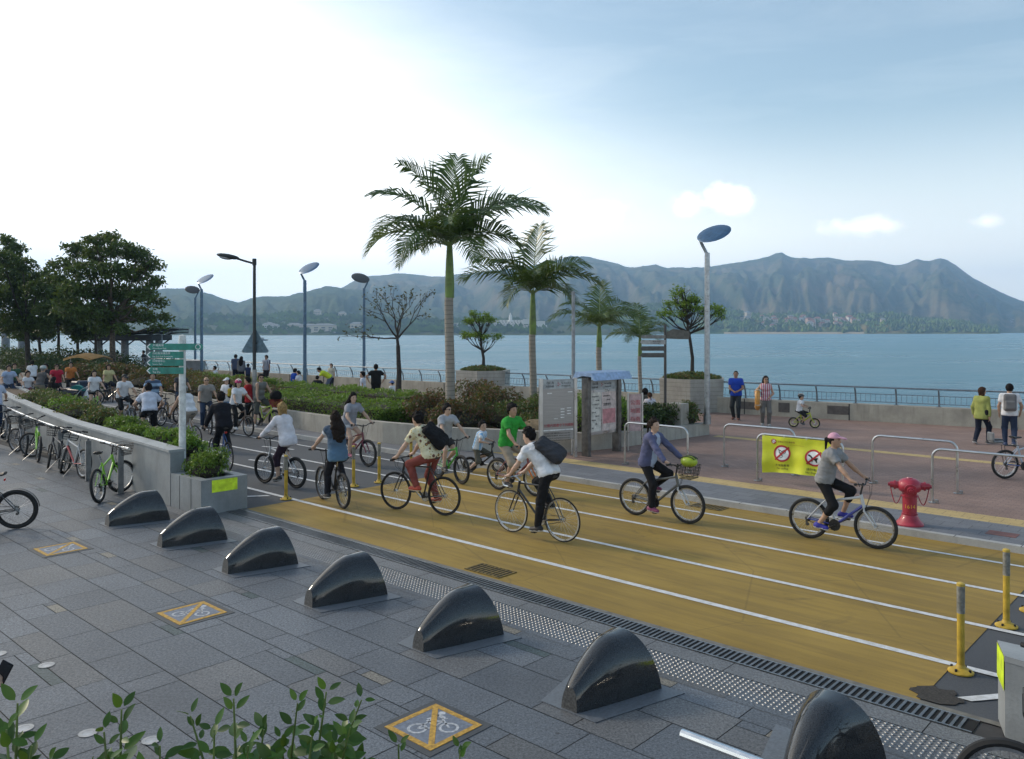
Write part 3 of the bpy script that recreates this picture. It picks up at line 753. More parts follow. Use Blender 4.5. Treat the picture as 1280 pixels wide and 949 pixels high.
# manhole patch and service cover
p = gp(1171,869); m = MB(); m.prism([(math.cos(2*PI*i/22)*(.20+.03*math.sin(i*2.3)+.025*math.cos(i*5.1)), math.sin(2*PI*i/22)*(.19+.03*math.cos(i*1.7)+.02*math.sin(i*4.3))) for i in range(22)], .0, .003); tag(m.build('tar_patch', M('fresh_tar', (.042,.038,.034), .95, 0, .3, 40, .6), None, 0, p, ROADANG), 'dark patch of loose tar beside the drain end', 'road patch')
o = gp(1253,668,PZ); m = MB(); m.box((0,0,.006), (.42,.3,.006)); tag(m.build('service_cover', M('red_brown_cover', (.17,.07,.06), .7), None, 0, o, ROADANG), 'small red-brown service cover in the grey kerbside pavers', 'cover')
# ================================================================ yellow lane posts
PY = M('yellow_post_paint', (.50,.33,.035), .55, 0, .16, 8); TAPE = M('worn_grey_reflective_tape', (.24,.235,.21), .5, .2, .3, 14); CAPM = M('post_cap', (.52,.36,.06), .5)
def post_proto():
    o = empty('lane_post'); m = MB()
    m.lathe([(.115,0),(.115,.012),(.085,.03),(.05,.045),(.036,.075)], 16); m.build('base', PY, o)
    m = MB()
    for k in range(4): a = k*PI/2+.6; m.cyl((.088*math.cos(a),.088*math.sin(a),.015), (.088*math.cos(a),.088*math.sin(a),.045), .012, seg=6)
    m.build('bolt', DARK, o)
    m = MB(); m.cyl((0,0,.05), (0,0,.845), .034, seg=12); m.build('shaft', PY, o)
    m = MB(); m.cyl((0,0,.57), (0,0,.83), .0365, seg=12); m.build('reflective_band', TAPE, o)
    m = MB(); m.lathe([(.038,.83),(.038,.855),(.02,.865)], 12); m.build('cap', CAPM, o); return o
pp = post_proto()
for i, (px, py, lab) in enumerate(((1201,840,'yellow lane post with worn grey band beside the tar patch'), (1258,783,'yellow lane post behind the stone block on the right, second from the drain'), (1288,764,'yellow lane post cut by the right picture edge'),
    (357.5,624,'yellow lane post in front of the blonde rider'), (442,608,'yellow lane post right of the denim vest rider'), (474,603,'yellow lane post left of the floral shirt rider\'s front wheel'), (514,583,'yellow lane post hidden behind the floral shirt rider'))):
    o = pp if i == 0 else copy_tree(pp)
    o.location = gp(px, py); tag(o, lab, 'post', 'yellow lane posts on the track')
# ================================================================ steel hoop barriers
def hoop(s0, s1, t, lab):
    o = empty('hoop_barrier', rd(s0, t, PZ+.004), ROADANG, lab, 'barrier', 'steel hoop barriers on the promenade')
    L = s1-s0; h = 1.0; r = .16
    path = [(0,0,0), (0,0,h-r)]+[v[:] for v in arc((r,0,h-r), r, PI, PI/2, 6)][1:]+[v[:] for v in arc((L-r,0,h-r), r, PI/2, 0, 6)]+[(L,0,0)]
    m = MB(); m.tube(path, .024, 10); m.build('hoop', STEEL, o)
    for x in (0, L):
        m = MB(); m.lathe([(.075,0),(.075,.008),(.03,.012)], 12, Matrix.Translation((x,0,0))); m.box((x-.07,.0,.03), (.06,.05,.06)); m.build('foot', STEEL_D, o)
    return o
HB = [hoop(9.6,11.3,16.25,'empty steel hoop behind the woman in the blue cardigan'), hoop(7.7,9.4,17.55,'empty steel hoop behind the left end of the banner hoop'), hoop(6.2,8.0,16.38,'steel hoop carrying the yellow no-cycling banner'),
      hoop(4.5,6.1,17.75,'empty steel hoop behind the red hydrant'), hoop(2.7,4.6,16.5,'steel hoop right of the red hydrant running out of the picture'), hoop(1.0,2.7,17.8,'steel hoop beyond the right picture edge')]
# ================================================================ yellow banner
def banner():
    s0, s1, t, z1, z0 = 7.86, 6.28, 16.335, PZ+.985, PZ+.20
    T = wallT(rd(s0,t,0), rd(s1,t)-rd(s0,t)); W = s0-s1
    root = empty('warning_banner', rd(s0,t,0), 0, 'crumpled yellow-green banner with two red prohibition rings tied to a hoop', 'banner'); Tl = T.copy(); Tl.translation = (0,0,0)
    BY = M('banner_yellow', (.62,.66,.03), .55, 0, .08, 3, .2, 9)
    nx, nz = 36, 18; vs = []
    def wob(u, v): return .022*math.sin(u*9+v*3)*v + .016*math.sin(u*23+1.3)*(.3+v) + .01*math.sin(v*11+u*4)
    def P(u, v, d=0.0):       # u along, v down
        x = u*W - .10*u*v*v*.0; z = z1-(z1-z0)*v*(1-.06*math.sin(u*PI)) + .02*u*v
        if u > .93: x -= (u-.93)*2.2*v*.55
        return Tl @ Vector((x, z, wob(u,v)+d))
    vs = [P(i/nx, j/nz) for j in range(nz+1) for i in range(nx+1)]; w1 = nx+1
    m = MB(); m.add(vs, [(j*w1+i, j*w1+i+1, (j+1)*w1+i+1, (j+1)*w1+i) for j in range(nz) for i in range(nx)]); m.add([v-Tl.to_3x3() @ Vector((0,0,.003)) for v in vs], [(j*w1+i, (j+1)*w1+i, (j+1)*w1+i+1, j*w1+i+1) for j in range(nz) for i in range(nx)])
    m.build('cloth', BY, root, 80)
    RED = M('sign_red', (.42,.02,.03), .6); WT = M('sign_white', (.75,.78,.80), .6); BK = M('print_black', (.015,.02,.02), .6)
    H = z1-z0
    def onto(mb, cu, cv, name, mat, off):
        mm = MB()
        mm.add([P(min(1,max(0,cu+x/W)), min(1,max(0,cv-y/H)), off) for x, y, z in mb.v], mb.f); mm.build(name, mat, root, 0)
    def disc_at(cu, cv, pict):
        a = MB(); nr = 5
        for k in range(nr): ring2(a, (0,0), .155*k/nr, .155*(k+1)/nr, 0, 0, 28)
        onto(a, cu, cv, 'sign_disc', WT, .004)
        pict(cu, cv)
        a = MB(); ring2(a, (0,0), .145, .183, 0, 0, 32)
        for k in range(8):
            p0 = -.15+.3*k/8; bar2(a, (p0,p0*.95,0), (p0+.3/8,(p0+.3/8)*.95,0), .036, 0)
        onto(a, cu, cv, 'prohibition_ring', RED, .009)
    def pict_bike(cu, cv):
        a = MB(); bike_pict(a, .115, 0); Rm = Matrix.Rotation(R(58),4,'Z'); a.v = [tuple(Rm @ Vector(v)) for v in a.v]; onto(a, cu, cv, 'bicycle_symbol', BK, .0065)
    def pict_dog(cu, cv):
        a = MB(); q = [(-.125,.055),(-.10,.075),(-.085,.06),(-.06,.05),(-.035,.015),(.045,-.02),(.075,.01),(.085,.005),(.06,-.045),(.062,-.10),(.045,-.10),(.04,-.055),(-.02,-.04),(-.035,-.085),(-.052,-.085),(-.055,-.02),(-.075,.02),(-.115,.035)]
        ce = (-.02,-.005); a.add([(x,y,0) for x, y in q]+[(ce[0],ce[1],0)], [(i,(i+1) % len(q),len(q)) for i in range(len(q))]); onto(a, cu, cv, 'dog_symbol', BK, .0065)
    disc_at(.27, .46, pict_bike); disc_at(.70, .50, pict_dog)
    def txt(s, size, cu, cv, mat, nm='lettering'):
        o = text_obj(s, size, Matrix.Identity(4), mat, root, nm, 0, 'CENTER')
        for v in o.data.vertices:
            v.co = P(min(1,max(0,cu+v.co.x/W)), min(1,max(0,cv-v.co.y/H)), .008)
    txt('不准踏單車', .062, .27, .82, BK); txt('No cycling', .058, .27, .90, BK); txt('請勿攜犬入內', .062, .72, .86, BK); txt('No dogs allowed', .058, .72, .94, BK)
    txt('康樂及文化事務署', .045, .33, .155, M('print_brown', (.25,.10,.03), .6)); txt('Leisure and Cultural Services Department', .022, .45, .215, M('print_brown', (.25,.10,.03), .6))
    a = MB(); ring2(a, (0,0), 0, .055, 0, 0, 20); onto(a, .16, .14, 'round_emblem', RED, .006)
    a = MB(); bar2(a, (-.035,-.02,0), (.03,.035,0), .018, 0); bar2(a, (-.02,-.035,0), (.04,.005,0), .014, 0); bar2(a, (-.03,.025,0), (0,.03,0), .016, 0); onto(a, .16, .14, 'emblem_swirl', WT, .008)
    m = MB()
    for u in (.02, .3, .6, .93): m.tube(arc(P(u,0)+Vector((0,0,.012)), .03, 0, 2*PI, 8, (0,1,0), (0,0,1)), .004, 4)
    m.build('tie', WT, root)
banner()
# ================================================================ red fire hydrant
def hydrant():
    RP = M('hydrant_red_paint', (.36,.022,.045), .42, 0, .14, 8, .12, 30, coat=.25)
    o = empty('fire_hydrant', gp(1137,656,PZ), R(-112), 'stout red fire hydrant with two capped arms and hanging chains by the kerb', 'hydrant')
    m = MB(); m.lathe([(.215,0),(.215,.025),(.20,.045),(.165,.08),(.135,.13),(.118,.17),(.122,.178),(.122,.195),(.112,.20)], 24); m.build('base_flange', RP, o)
    m = MB(); m.lathe([(.110,.20),(.110,.46),(.13,.465),(.13,.49),(.112,.50),(.112,.54),(.135,.56)], 24); m.build('barrel', RP, o)
    m = MB(); m.lathe([(.115,.535),(.16,.56),(.185,.60),(.19,.64),(.18,.685),(.15,.725),(.10,.755),(.05,.765),(.045,.775),(0,.778)], 24); m.build('bonnet', RP, o)
    m = MB(); m.cyl((0,0,.625), (.235,0,.605), .085, .08, 18); m.cyl((.225,0,.606), (.25,0,.604), .098, .098, 18); m.cyl((.25,0,.604), (.285,0,.602), .06, .05, 12); m.cyl((.285,0,.602), (.32,0,.60), .028, .028, 5); m.build('front_outlet', RP, o)
    for sg in (-1, 1):
        m = MB(); m.cyl((0,sg*.12,.645), (0,sg*.215,.645), .062, .062, 16); m.cyl((0,sg*.21,.645), (0,sg*.235,.645), .075, .075, 16); m.cyl((0,sg*.235,.645), (0,sg*.295,.645), .056, .05, 12); m.cyl((0,sg*.295,.645), (0,sg*.325,.645), .03, .03, 5)
        m.build('side_outlet', RP, o)
        pts = [(0, sg*(.29-.17*q), .63-.13*q-.26*math.sin(q*PI)*(1-.25*q)) for q in [i/12 for i in range(13)]]
        m = MB(); m.tube(pts, .008, 5); m.build('chain', RP, o)
    fl = M('hydrant_yellow_number', (.75,.42,.03), .6)
    t = text_obj('1614', .088, Matrix.Identity(4), fl, o, 'number', 0, 'CENTER')
    for v in t.data.vertices:
        a = v.co.x/.112+R(-2)+0; v.co = Vector((math.cos(a)*.1125, math.sin(a)*.1125, .285+v.co.y))
hydrant()
# ================================================================ lamps
LB = M('lamp_blue_grey_paint', (.085,.15,.23), .4, .5); LG = M('lamp_grey_steel', (.33,.36,.39), .35, .9); LDISC = M('lamp_disc_blue', (.05,.12,.22), .35, .3); LDK = M('lamp_dark_head', (.05,.052,.055), .5)
def disc_lamp(p, side, lab, mat=LB, dm=LDISC, rz=0, H=6.05, facing=0.45):
    o = empty('disc_lamp', p, rz, lab, 'street lamp', 'disc street lamps along the waterfront'); h = H-p.z if False else H
    m = MB(); m.cyl((0,0,0), (0,0,.25), .115, .115, 14); m.cyl((0,0,.25), (0,0,h-1.05), .088, .078, 14); m.cyl((0,0,h-1.05), (0,0,h-1.0), .065, .065, 12); m.cyl((0,0,h-1.0), (0,0,h-.45), .085, .075, 14); m.build('pole', mat, o)
    m = MB(); m.tube([(0,0,h-.5), (-side*.16,0,h-.18), (-side*.24,0,h+.0)], [.05,.045,.04], 8); m.build('arm', mat, o)
    T = Matrix.Translation((side*.20, 0, h+.13)) @ Matrix.Rotation(-side*R(20), 4, 'Y') @ Matrix.Rotation(R(facing*40), 4, 'X')
    m = MB(); m.lathe([(0,-.05),(.2,-.045),(.46,-.02),(.52,.0),(.50,.015),(.3,.03),(0,.035)], 28, T); m.build('disc', dm, o)
    m = MB(); m.lathe([(0,-.062),(.16,-.06),(.2,-.046)], 16, T); m.build('lamp_glass', GLS, o)
    return o
lp = gp(884,530,.46); lp.z = .46
disc_lamp(lp, 1, 'tall silver disc lamp on the low wall end right of the palms', LG, LDISC, R(-8), 5.62, .75)
for px, D, sd, lab, fc in ((381,39,1,'blue disc lamp in the middle, its disc tipping up to the right',.75), (455,46.5,-1,'blue disc lamp beside the bare tree, its disc tipping up to the left',.75), (252,47.5,1,'blue disc lamp left of the triangular sign, tilted up to the right',.75), (244,60,-1,'slim blue disc lamp farthest away, tilted up to the left',.75)):
    p = wp(px, 500, D); p.z = PZ; disc_lamp(p, sd, lab, LB, LDISC if sd > 0 else LDK, 0, 6.0, fc)
def road_lamp():
    p = wp(318,530,28); p.z = PZ; o = empty('road_lamp', p, 0, 'dark road lamp with cobra head and a triangular sign seen from behind', 'street lamp')
    dk = M('road_lamp_dark', (.035,.042,.045), .5, .4)
    m = MB(); m.cyl((0,0,0), (0,0,1.85), .085, .08, 12); m.build('lower_pole', M('lamp_galvanised', (.30,.31,.31), .5, .8), o)
    m = MB(); m.cyl((0,0,1.85), (0,0,5.5), .06, .05, 12); m.cyl((0,0,5.4), (0,0,5.62), .07, .07, 10); m.build('upper_pole', dk, o)
    m = MB(); m.tube([(0,0,5.45), (-.35,0,5.55), (-.58,0,5.62)], .035, 8); m.build('arm', dk, o)
    T = Matrix.Translation((-.9,0,5.70)) @ Matrix.Rotation(R(10),4,'Y'); m = MB(); m.ball((-.9,0,5.70), (.40,.13,.085), 0, 16, T); m.build('lamp_head', dk, o)
    m = MB(); m.ball((-.98,0,5.65), (.22,.11,.06), 0, 12, T); m.build('lamp_glass', GLS, o)
    tri = [(-.42,0),(.42,0),(.46,.06),(.05,.76),(0,.80),(-.05,.76),(-.46,.06)]
    T = Matrix.Translation((0,.09,2.42)) @ Matrix.Rotation(PI/2,4,'X'); m = MB(); m.prism(tri, -.012, .012, 0, T)
    pl = m.build('sign_plate', M('sign_back_blue_grey', (.12,.19,.24), .5, .4), o, 0)
    m = MB(); m.box((0,.07,2.75), (.16,.05,.05)); m.build('bracket', dk, pl)
road_lamp()
# thin steel pole beside the notice board
p = gp(718,571.5,PZ); p.y += .35
o = empty('steel_pole', p, 0, 'plain thin steel pole rising behind the silver notice board', 'pole'); m = MB(); m.lathe([(.09,0),(.09,.015),(.05,.03)], 12); m.build('base', STEEL_D, o); m = MB(); m.cyl((0,0,0), (0,0,4.15), .052, .045, 12); m.lathe([(.05,4.15),(.052,4.17),(0,4.2)], 12); m.build('shaft', M('pole_grey_paint', (.27,.285,.30), .5, .2), o)
# ================================================================ notice boards
NDIR = Vector((N2[0], N2[1], 0))
BKT = M('print_dark', (.03,.03,.035), .6); RDT = M('print_red', (.40,.03,.05), .6); WTT = M('print_white', (.75,.76,.77), .6); PNK = M('map_pink', (.50,.36,.36), .6); PAPER = M('poster_paper', (.62,.60,.55), .7)
def emblem(parent, T, s):
    m = MB(); Z = T
    for k in range(3):
        a = k*2.1; m.add([Z @ Vector((math.cos(a)*s*.1, math.sin(a)*s*.1, 0)), Z @ Vector((math.cos(a-.35)*s, math.sin(a-.35)*s, 0)), Z @ Vector((math.cos(a+.45)*s*.8, math.sin(a+.45)*s*.8, 0))], [(0,1,2)])
    m.build('red_emblem', RDT, parent, 0)
def board_one():
    p0 = gp(676,575,PZ); p1 = gp(719,571.5,PZ); d = (p1-p0); W = d.length; d.normalize()
    o = empty('notice_board', p0, 0, 'tall brushed steel notice board with red and white rows of marks', 'notice board'); T = wallT((0,0,0), d)
    for x in (0, W):
        m = MB(); q = T @ Vector((x,0,0)); m.box((q.x,q.y,1.0), (.09,.07,2.0), 0, math.atan2(d.y,d.x), .006); m.build('post', STEEL, o)
    m = MB(); q = T @ Vector((W/2,0,0)); m.box((q.x,q.y,1.22), (W-.10,.04,1.50), 0, math.atan2(d.y,d.x), .004)
    f, nt, b = nodes('board_gradient_steel'); v = coords(nt); g = noise_tex(nt, coords(nt, 'Object', scale=(.4,.4,30)), 4, 3)
    nt.links.new(mixc(nt, g, (.22,.21,.21), (.42,.42,.42)), b.inputs['Base Color']); b.inputs['Metallic'].default_value = .8; b.inputs['Roughness'].default_value = .42
    m.build('panel', f, o, 0)
    m = MB(); q = T @ Vector((W/2,0,.021)); m.box((q.x,q.y,1.85), (W-.11,.006,.22), 0, math.atan2(d.y,d.x)); m.build('header', M('board_header', (.36,.39,.41), .45, .3), o, 0)
    TT = lambda x, z, off=.026: T @ Matrix.Translation((x, z, off))
    text_obj('白石角', .075, TT(.14,1.86), BKT, o); text_obj('海濱長廊', .060, TT(.12,1.78), BKT, o); text_obj('Pak Shek Kok', .052, TT(.56,1.86), BKT, o); text_obj('Promenade', .055, TT(.58,1.79), BKT, o)
    emblem(o, TT(W/2,1.85), .055)
    m = MB()
    for x, z, w_ in ((.55,1.22,.11),(.55,1.15,.11),(.55,1.08,.11),(.55,1.01,.11),(.36,.985,.11),(.73,1.24,.12),(.73,1.17,.12),(.73,1.10,.12),(.17,1.62,.13),(.76,1.64,.13)):
        m.add([TT(x,z) @ Vector(c) for c in ((0,0,0),(w_,0,0),(w_,.022,0),(0,.022,0))], [(0,1,2,3)])
    m.add([TT(.06,.70) @ Vector(c) for c in ((0,0,0),(W-.14,0,0),(W-.14,.03,0),(0,.03,0))], [(0,1,2,3)])
    m.build('white_print', WTT, o, 0)
    text_obj('公園內請遵守下列規則', .085, TT(.075,.80), RDT, o, 'red_print')
    for k in range(5): text_obj(('保持地方清潔 愛護花木','請勿踐踏草地 踏單車','No littering, no smoking','No hawking or kite flying','Please keep the park clean')[k], .042, TT(.08,.62-k*.058), BKT, o, 'small_print')
    for k in range(4): text_obj('Offenders may be liable', .034, TT(.50,.62-k*.058), BKT, o, 'small_print')
board_one()
def board_two():
    p0 = gp(733,570.5,PZ); p1 = gp(771,564,PZ); d = p1-p0; W = d.length; d.normalize(); rz = math.atan2(d.y,d.x)
    o = empty('poster_case', p0, 0, 'glazed poster case under a pale blue canopy', 'notice board'); T = wallT((0,0,0), d)
    for x in (0, W):
        m = MB(); q = T @ Vector((x,0,0)); m.box((q.x,q.y,1.0), (.13,.22,2.0), 0, rz, .008); m.build('post', M('case_dark_steel', (.16,.155,.15), .4, .85), o)
    q = T @ Vector((W/2,0,0)); m = MB(); m.box((q.x,q.y,1.22), (W-.13,.10,1.40), 0, rz, .006); m.build('case_frame', STEEL, o, 0)
    for x, w_, mt, nm in ((.10,.42,PAPER,'white_poster'), (.56,W-.66,M('poster_pinkish', (.60,.50,.47), .7),'pink_poster')):
        m = MB(); m.add([T @ Vector((x+a, z, .053)) for a, z in ((0,.60),(w_,.60),(w_,1.60),(0,1.60))], [(0,1,2,3)]); ps = m.build(nm, mt, o, 0)
        for k in range(9 if nm == 'white_poster' else 3):
            text_obj(('場地租用程序表','月份活動','上午七時至下午','星期一至五','免費入場','開放時間','電話查詢','地點','備註')[k], .040, T @ Matrix.Translation((x+.05+.14*(k % 2), 1.48-k*.10, .055)), BKT, ps, 'small_print')
        if nm == 'pink_poster':
            text_obj('活動通告', .085, T @ Matrix.Translation((x+.06, 1.24, .055)), BKT, ps); 
            mm = MB(); mm.add([T @ Vector((x+a, z, .0545)) for a, z in ((.03,.78),(w_-.03,.78),(w_-.03,1.16),(.03,1.16))], [(0,1,2,3)]); mm.build('pink_block', M('poster_pink', (.55,.25,.26), .7), ps, 0)
    m = MB(); m.add([T @ Vector((a, z, .053)) for a, z in ((.07,1.66),(W-.07,1.66),(W-.07,1.90),(.07,1.90))], [(0,1,2,3)]); h = m.build('header', M('board_header', (.36,.39,.41), .45, .3), o, 0)
    text_obj('白石角', .075, T @ Matrix.Translation((.18,1.80,.056)), BKT, h); text_obj('海濱長廊', .06, T @ Matrix.Translation((.16,1.71,.056)), BKT, h); text_obj('Pak Shek Kok', .052, T @ Matrix.Translation((.66,1.80,.056)), BKT, h); text_obj('Promenade', .055, T @ Matrix.Translation((.68,1.72,.056)), BKT, h); emblem(h, T @ Matrix.Translation((.56,1.79,.056)), .055)
    m = MB(); pr = [(-.40,1.93),(-.30,2.12),(.22,2.14),(.34,1.95),(.30,1.95),(.0,2.04),(-.28,2.02),(-.36,1.93)]
    x0, x1 = -.16, W+.14; n = len(pr); vs = [T @ Vector((x0, z, -y)) for y, z in pr]+[T @ Vector((x1, z, -y)) for y, z in pr]
    m.add(vs, [tuple(range(n))[::-1], tuple(range(n,2*n))]+[(i,(i+1) % n,n+(i+1) % n,n+i) for i in range(n)]); m.build('canopy', M('canopy_pale_blue', (.30,.42,.62), .45), o, 20)
board_two()
def board_three():
    p0 = gp(785,563,PZ); p1 = gp(800,562.5,PZ); p1 = p0+(p1-p0).normalized()*.40; d = (p1-p0).normalized(); rz = math.atan2(d.y,d.x); W = (p1-p0).length
    o = empty('map_board', p0, 0, 'narrow pinkish map board on two steel legs behind a hoop', 'notice board'); T = wallT((0,0,0), d)
    for x in (0, W): m = MB(); q = T @ Vector((x,0,0)); m.cyl((q.x,q.y,0), (q.x,q.y,1.52), .03, seg=10); m.build('post', STEEL, o)
    m = MB(); q = T @ Vector((W/2,0,0)); m.box((q.x,q.y,1.0), (W-.07,.03,.98), 0, rz); m.build('panel', PNK, o, 0)
    for k in range(3): text_obj(('公園','地圖','指南')[k], .14, T @ Matrix.Translation((.06,1.22-k*.22,.018)), RDT, o, 'red_print')
board_three()
# ================================================================ finger posts
def blade(o, T, L, H, mat, txts, nm, arrow=True, tm=WTT, round_end=False, al='LEFT'):
    q = [(0,0),(L,0),(L,H),(0,H),(-H*.5,H/2)]
    if round_end: q = [(0,0)]+[(L+math.cos(a)*H/2, H/2+math.sin(a)*H/2) for a in [R(-90+i*22.5) for i in range(9)]]+[(0,H),(-H*.5,H/2)]
    m = MB(); m.prism(q, -.012, .012, 0, T); b = m.build(nm, mat, o, 0)
    if arrow:
        m = MB(); m.add([T @ Vector((x,y,.0135)) for x, y in ((-H*.46,H/2),(0,H*.96),(.025,H*.90),(-H*.26,H/2),(.025,H*.1),(0,H*.04))], [(0,1,2,3),(0,3,4,5)]); m.build('arrow', tm, b, 0)
    for (s, sz, x, y) in txts: text_obj(s, sz, T @ Matrix.Translation((x,y,.0135)), tm, b)
    return b
def green_post():
    p = wp(228,557,16.0); p.z = .63; o = empty('green_finger_post', p, 0, 'white finger post with four green arrow blades in the planter corner', 'signpost')
    m = MB(); m.cyl((0,0,0), (0,0,2.36), .066, .062, 16); m.lathe([(.067,2.36),(.07,2.46),(.06,2.56),(0,2.58)], 16); m.build('post', M('post_white_paint', (.62,.64,.63), .5), o)
    G = M('sign_green', (.03,.235,.185), .45); Tb = wallT((0,-.075,0), (1,-.03,0))
    for i, (z, L, t) in enumerate(((2.28,.98,(('大埔海濱',.055,.06,.075),('Waterfront Park',.04,.06,.02))), (2.125,.66,(('白石角海濱長廊',.05,.06,.075),('Pak Shek Kok Promenade',.038,.06,.02))), (1.975,.66,(('科學園中心',.05,.06,.075),('Science Park',.038,.06,.02))), (1.82,.66,(('大埔',.05,.06,.075),('Tai Po',.06,.06,.015))))):
        b = blade(o, Tb @ Matrix.Translation((-.61, z, 0)), L, .125, G, t, 'green_blade', True, WTT, i == 0)
        if i == 0:
            m = MB(); ring2(m, (0,0), .040, .052, 0); T = Tb @ Matrix.Translation((-.61+.95, z+.0625, .0137)); mm = MB(); mm.add([T @ Vector(v) for v in m.v], m.f); mm.build('round_symbol', WTT, b, 0)
green_post()
def dark_post():
    p = wp(831.5,520,28.5); p.z = PZ+.4; o = empty('dark_finger_post', p, 0, 'dark finger post with four blades left and one sagging blade right', 'signpost')
    m = MB(); m.cyl((0,0,0), (0,0,3.0), .05, .045, 10); m.build('post', M('post_dark_grey', (.07,.07,.07), .5, .4), o)
    G = M('sign_dark_grey', (.085,.085,.08), .5); Tb = wallT((0,-.06,-p.z), (1,.0,0))
    for i, z in enumerate((3.0,2.80,2.58,2.35)):
        mt = G if i != 1 else M('sign_pale_grey', (.38,.39,.39), .5)
        blade(o, Tb @ Matrix.Translation((-.80,z,0)), .80, .155 if i else .12, mt if i else M('sign_mid_grey', (.22,.22,.21), .5), ((('海濱長廊',.07,.35,.07),('Promenade',.05,.36,.015)) if i == 1 else ()), 'dark_blade', False, BKT)
    m = MB(); q = [(.03,3.22),(.25,3.33),(.55,3.30),(.80,3.26),(.84,3.14),(.80,2.98),(.45,2.98),(.03,3.0)]; m.prism(q, -.012, .012, 0, Tb); m.build('sagging_blade', M('sign_brown_grey', (.12,.115,.10), .6), o, 0)
dark_post()
# ================================================================ planters and walls
def poly_wall(name, pts, thick, z0, ztop, mat, lab, cat='wall', cope=None, inner=1):
    """wall along a plan polyline (world xy), thickness to the left of the run; ztop per point"""
    P = [Vector(p[:2]+(0,)) if isinstance(p, tuple) else Vector((p.x,p.y,0)) for p in pts]; n = len(P); nn = []
    for i in range(n):
        d = (P[min(i+1,n-1)]-P[max(i-1,0)]).normalized(); nn.append(Vector((-d.y,d.x,0))*inner)
    o = empty(name, P[0], 0, lab, cat); L = P[0]; m = MB(); c = MB()
    for i in range(n-1):
        a, b_, a2, b2 = P[i]-L, P[i+1]-L, P[i]+nn[i]*thick-L, P[i+1]+nn[i+1]*thick-L
        za, zb = ztop[i], ztop[i+1]
        vs = [Vector((q.x,q.y,z)) for q, z in ((a,z0),(b_,z0),(b2,z0),(a2,z0),(a,za),(b_,zb),(b2,zb),(a2,za))]
        fs = [(4,5,6,7),(0,1,5,4),(2,3,7,6)]
        if i == 0: fs.append((0,4,7,3))
        if i == n-2: fs.append((1,2,6,5))
        m.add(vs, fs)
        if cope:
            e = .025; u0, u1 = nn[i]*e, nn[i+1]*e
            vs = [Vector((q.x,q.y,z)) for q, z in ((a-u0,za+.003),(b_-u1,zb+.003),(b2+u1,zb+.003),(a2+u0,za+.003),(a-u0,za+.05),(b_-u1,zb+.05),(b2+u1,zb+.05),(a2+u0,za+.05))]
            f2 = [(0,3,2,1),(4,5,6,7),(0,1,5,4),(2,3,7,6)]
            if i == 0: f2.append((0,4,7,3))
            if i == n-2: f2.append((1,2,6,5))
            c.add(vs, f2)
    m.build('wall_body', mat, o, 30)
    if cope: c.build('coping', cope, o, 30)
    return o
SOIL = M('planter_soil', (.09,.06,.035), .95, 0, .3, 14)
# wall of the long hedge bed along the track
CONC_TRK = m_concrete('planter_concrete', (.37,.35,.31), stain=.6)
TW = [rd(40,16.2), rd(33,15.7), rd(27,15.2), rd(22,14.85), rd(18.5,14.7), rd(16,15.0), rd(14.3,15.9), rd(13.35,17.0), rd(13.0,18.6), rd(12.6,22.6)]
poly_wall('bed_wall', TW, .25, 0, [.62,.62,.62,.64,.68,.70,.68,.60,.50,.46], CONC_TRK, 'curved grey concrete wall of the hedge bed along the cycle track', inner=1)
mb = MB(); bp = [p for p in TW]+[rd(12.9,22.65), rd(20,21.5), rd(40,20.5)]
mb.add([Vector((p.x,p.y,.40)) for p in bp], [tuple(range(len(bp)))]); tag(mb.build('bed_soil', SOIL, smooth=0), kind='structure')
poly_wall('bed_back_wall', [rd(12.7,22.6), rd(20,21.6), rd(40,20.6)], .2, 0, [.44,.44,.44], CONC_TRK, 'low rear wall of the hedge bed on the promenade side', inner=1)
mb = MB(); p = rd(13.1, 21.6); mb.box((p.x,p.y,.55), (.5,.45,1.1), 0, ROADANG, .015); tag(mb.build('concrete_pillar', CONC, smooth=30), 'square concrete pillar standing at the end of the hedge bed', 'pillar')
# planter with stone walls between the plaza and the track, left
PW = [rd(15.15,7.02), rd(18,7.25), rd(22,7.6), rd(26,8.2), rd(31,9.0), rd(40,10.6)]
poly_wall('stone_planter_wall', PW, .26, 0, [1.0,1.0,.98,.96,.94,.9], STONE, 'grey stone planter wall with coping behind the parked bikes', cope=STONE_TOP, inner=-1)
PB = [rd(15.15,7.28), rd(15.15,8.2), rd(18,8.55), rd(22,8.9), rd(26,9.5), rd(31,10.3), rd(40,11.9)]
poly_wall('track_side_planter_wall', PB[1:], .2, 0, [.85]*6, STONE, 'rear stone wall of the left planter facing the track', inner=1)
mb = MB(); vs = [rd(15.15,7.1,.80), rd(18,7.4,.80), rd(22,7.8,.80), rd(26,8.3,.80), rd(31,9.1,.80), rd(40,10.7,.80)]; v2 = [Vector((p.x,p.y,.80)) for p in PB[1:]]
mb.add(vs+v2, [(i,i+1,7+i,6+i) for i in range(5)]); tag(mb.build('planter_soil', SOIL, smooth=0), kind='structure')
mb = MB(); a, b_ = rd(15.14,7.30), rd(15.14,8.2)
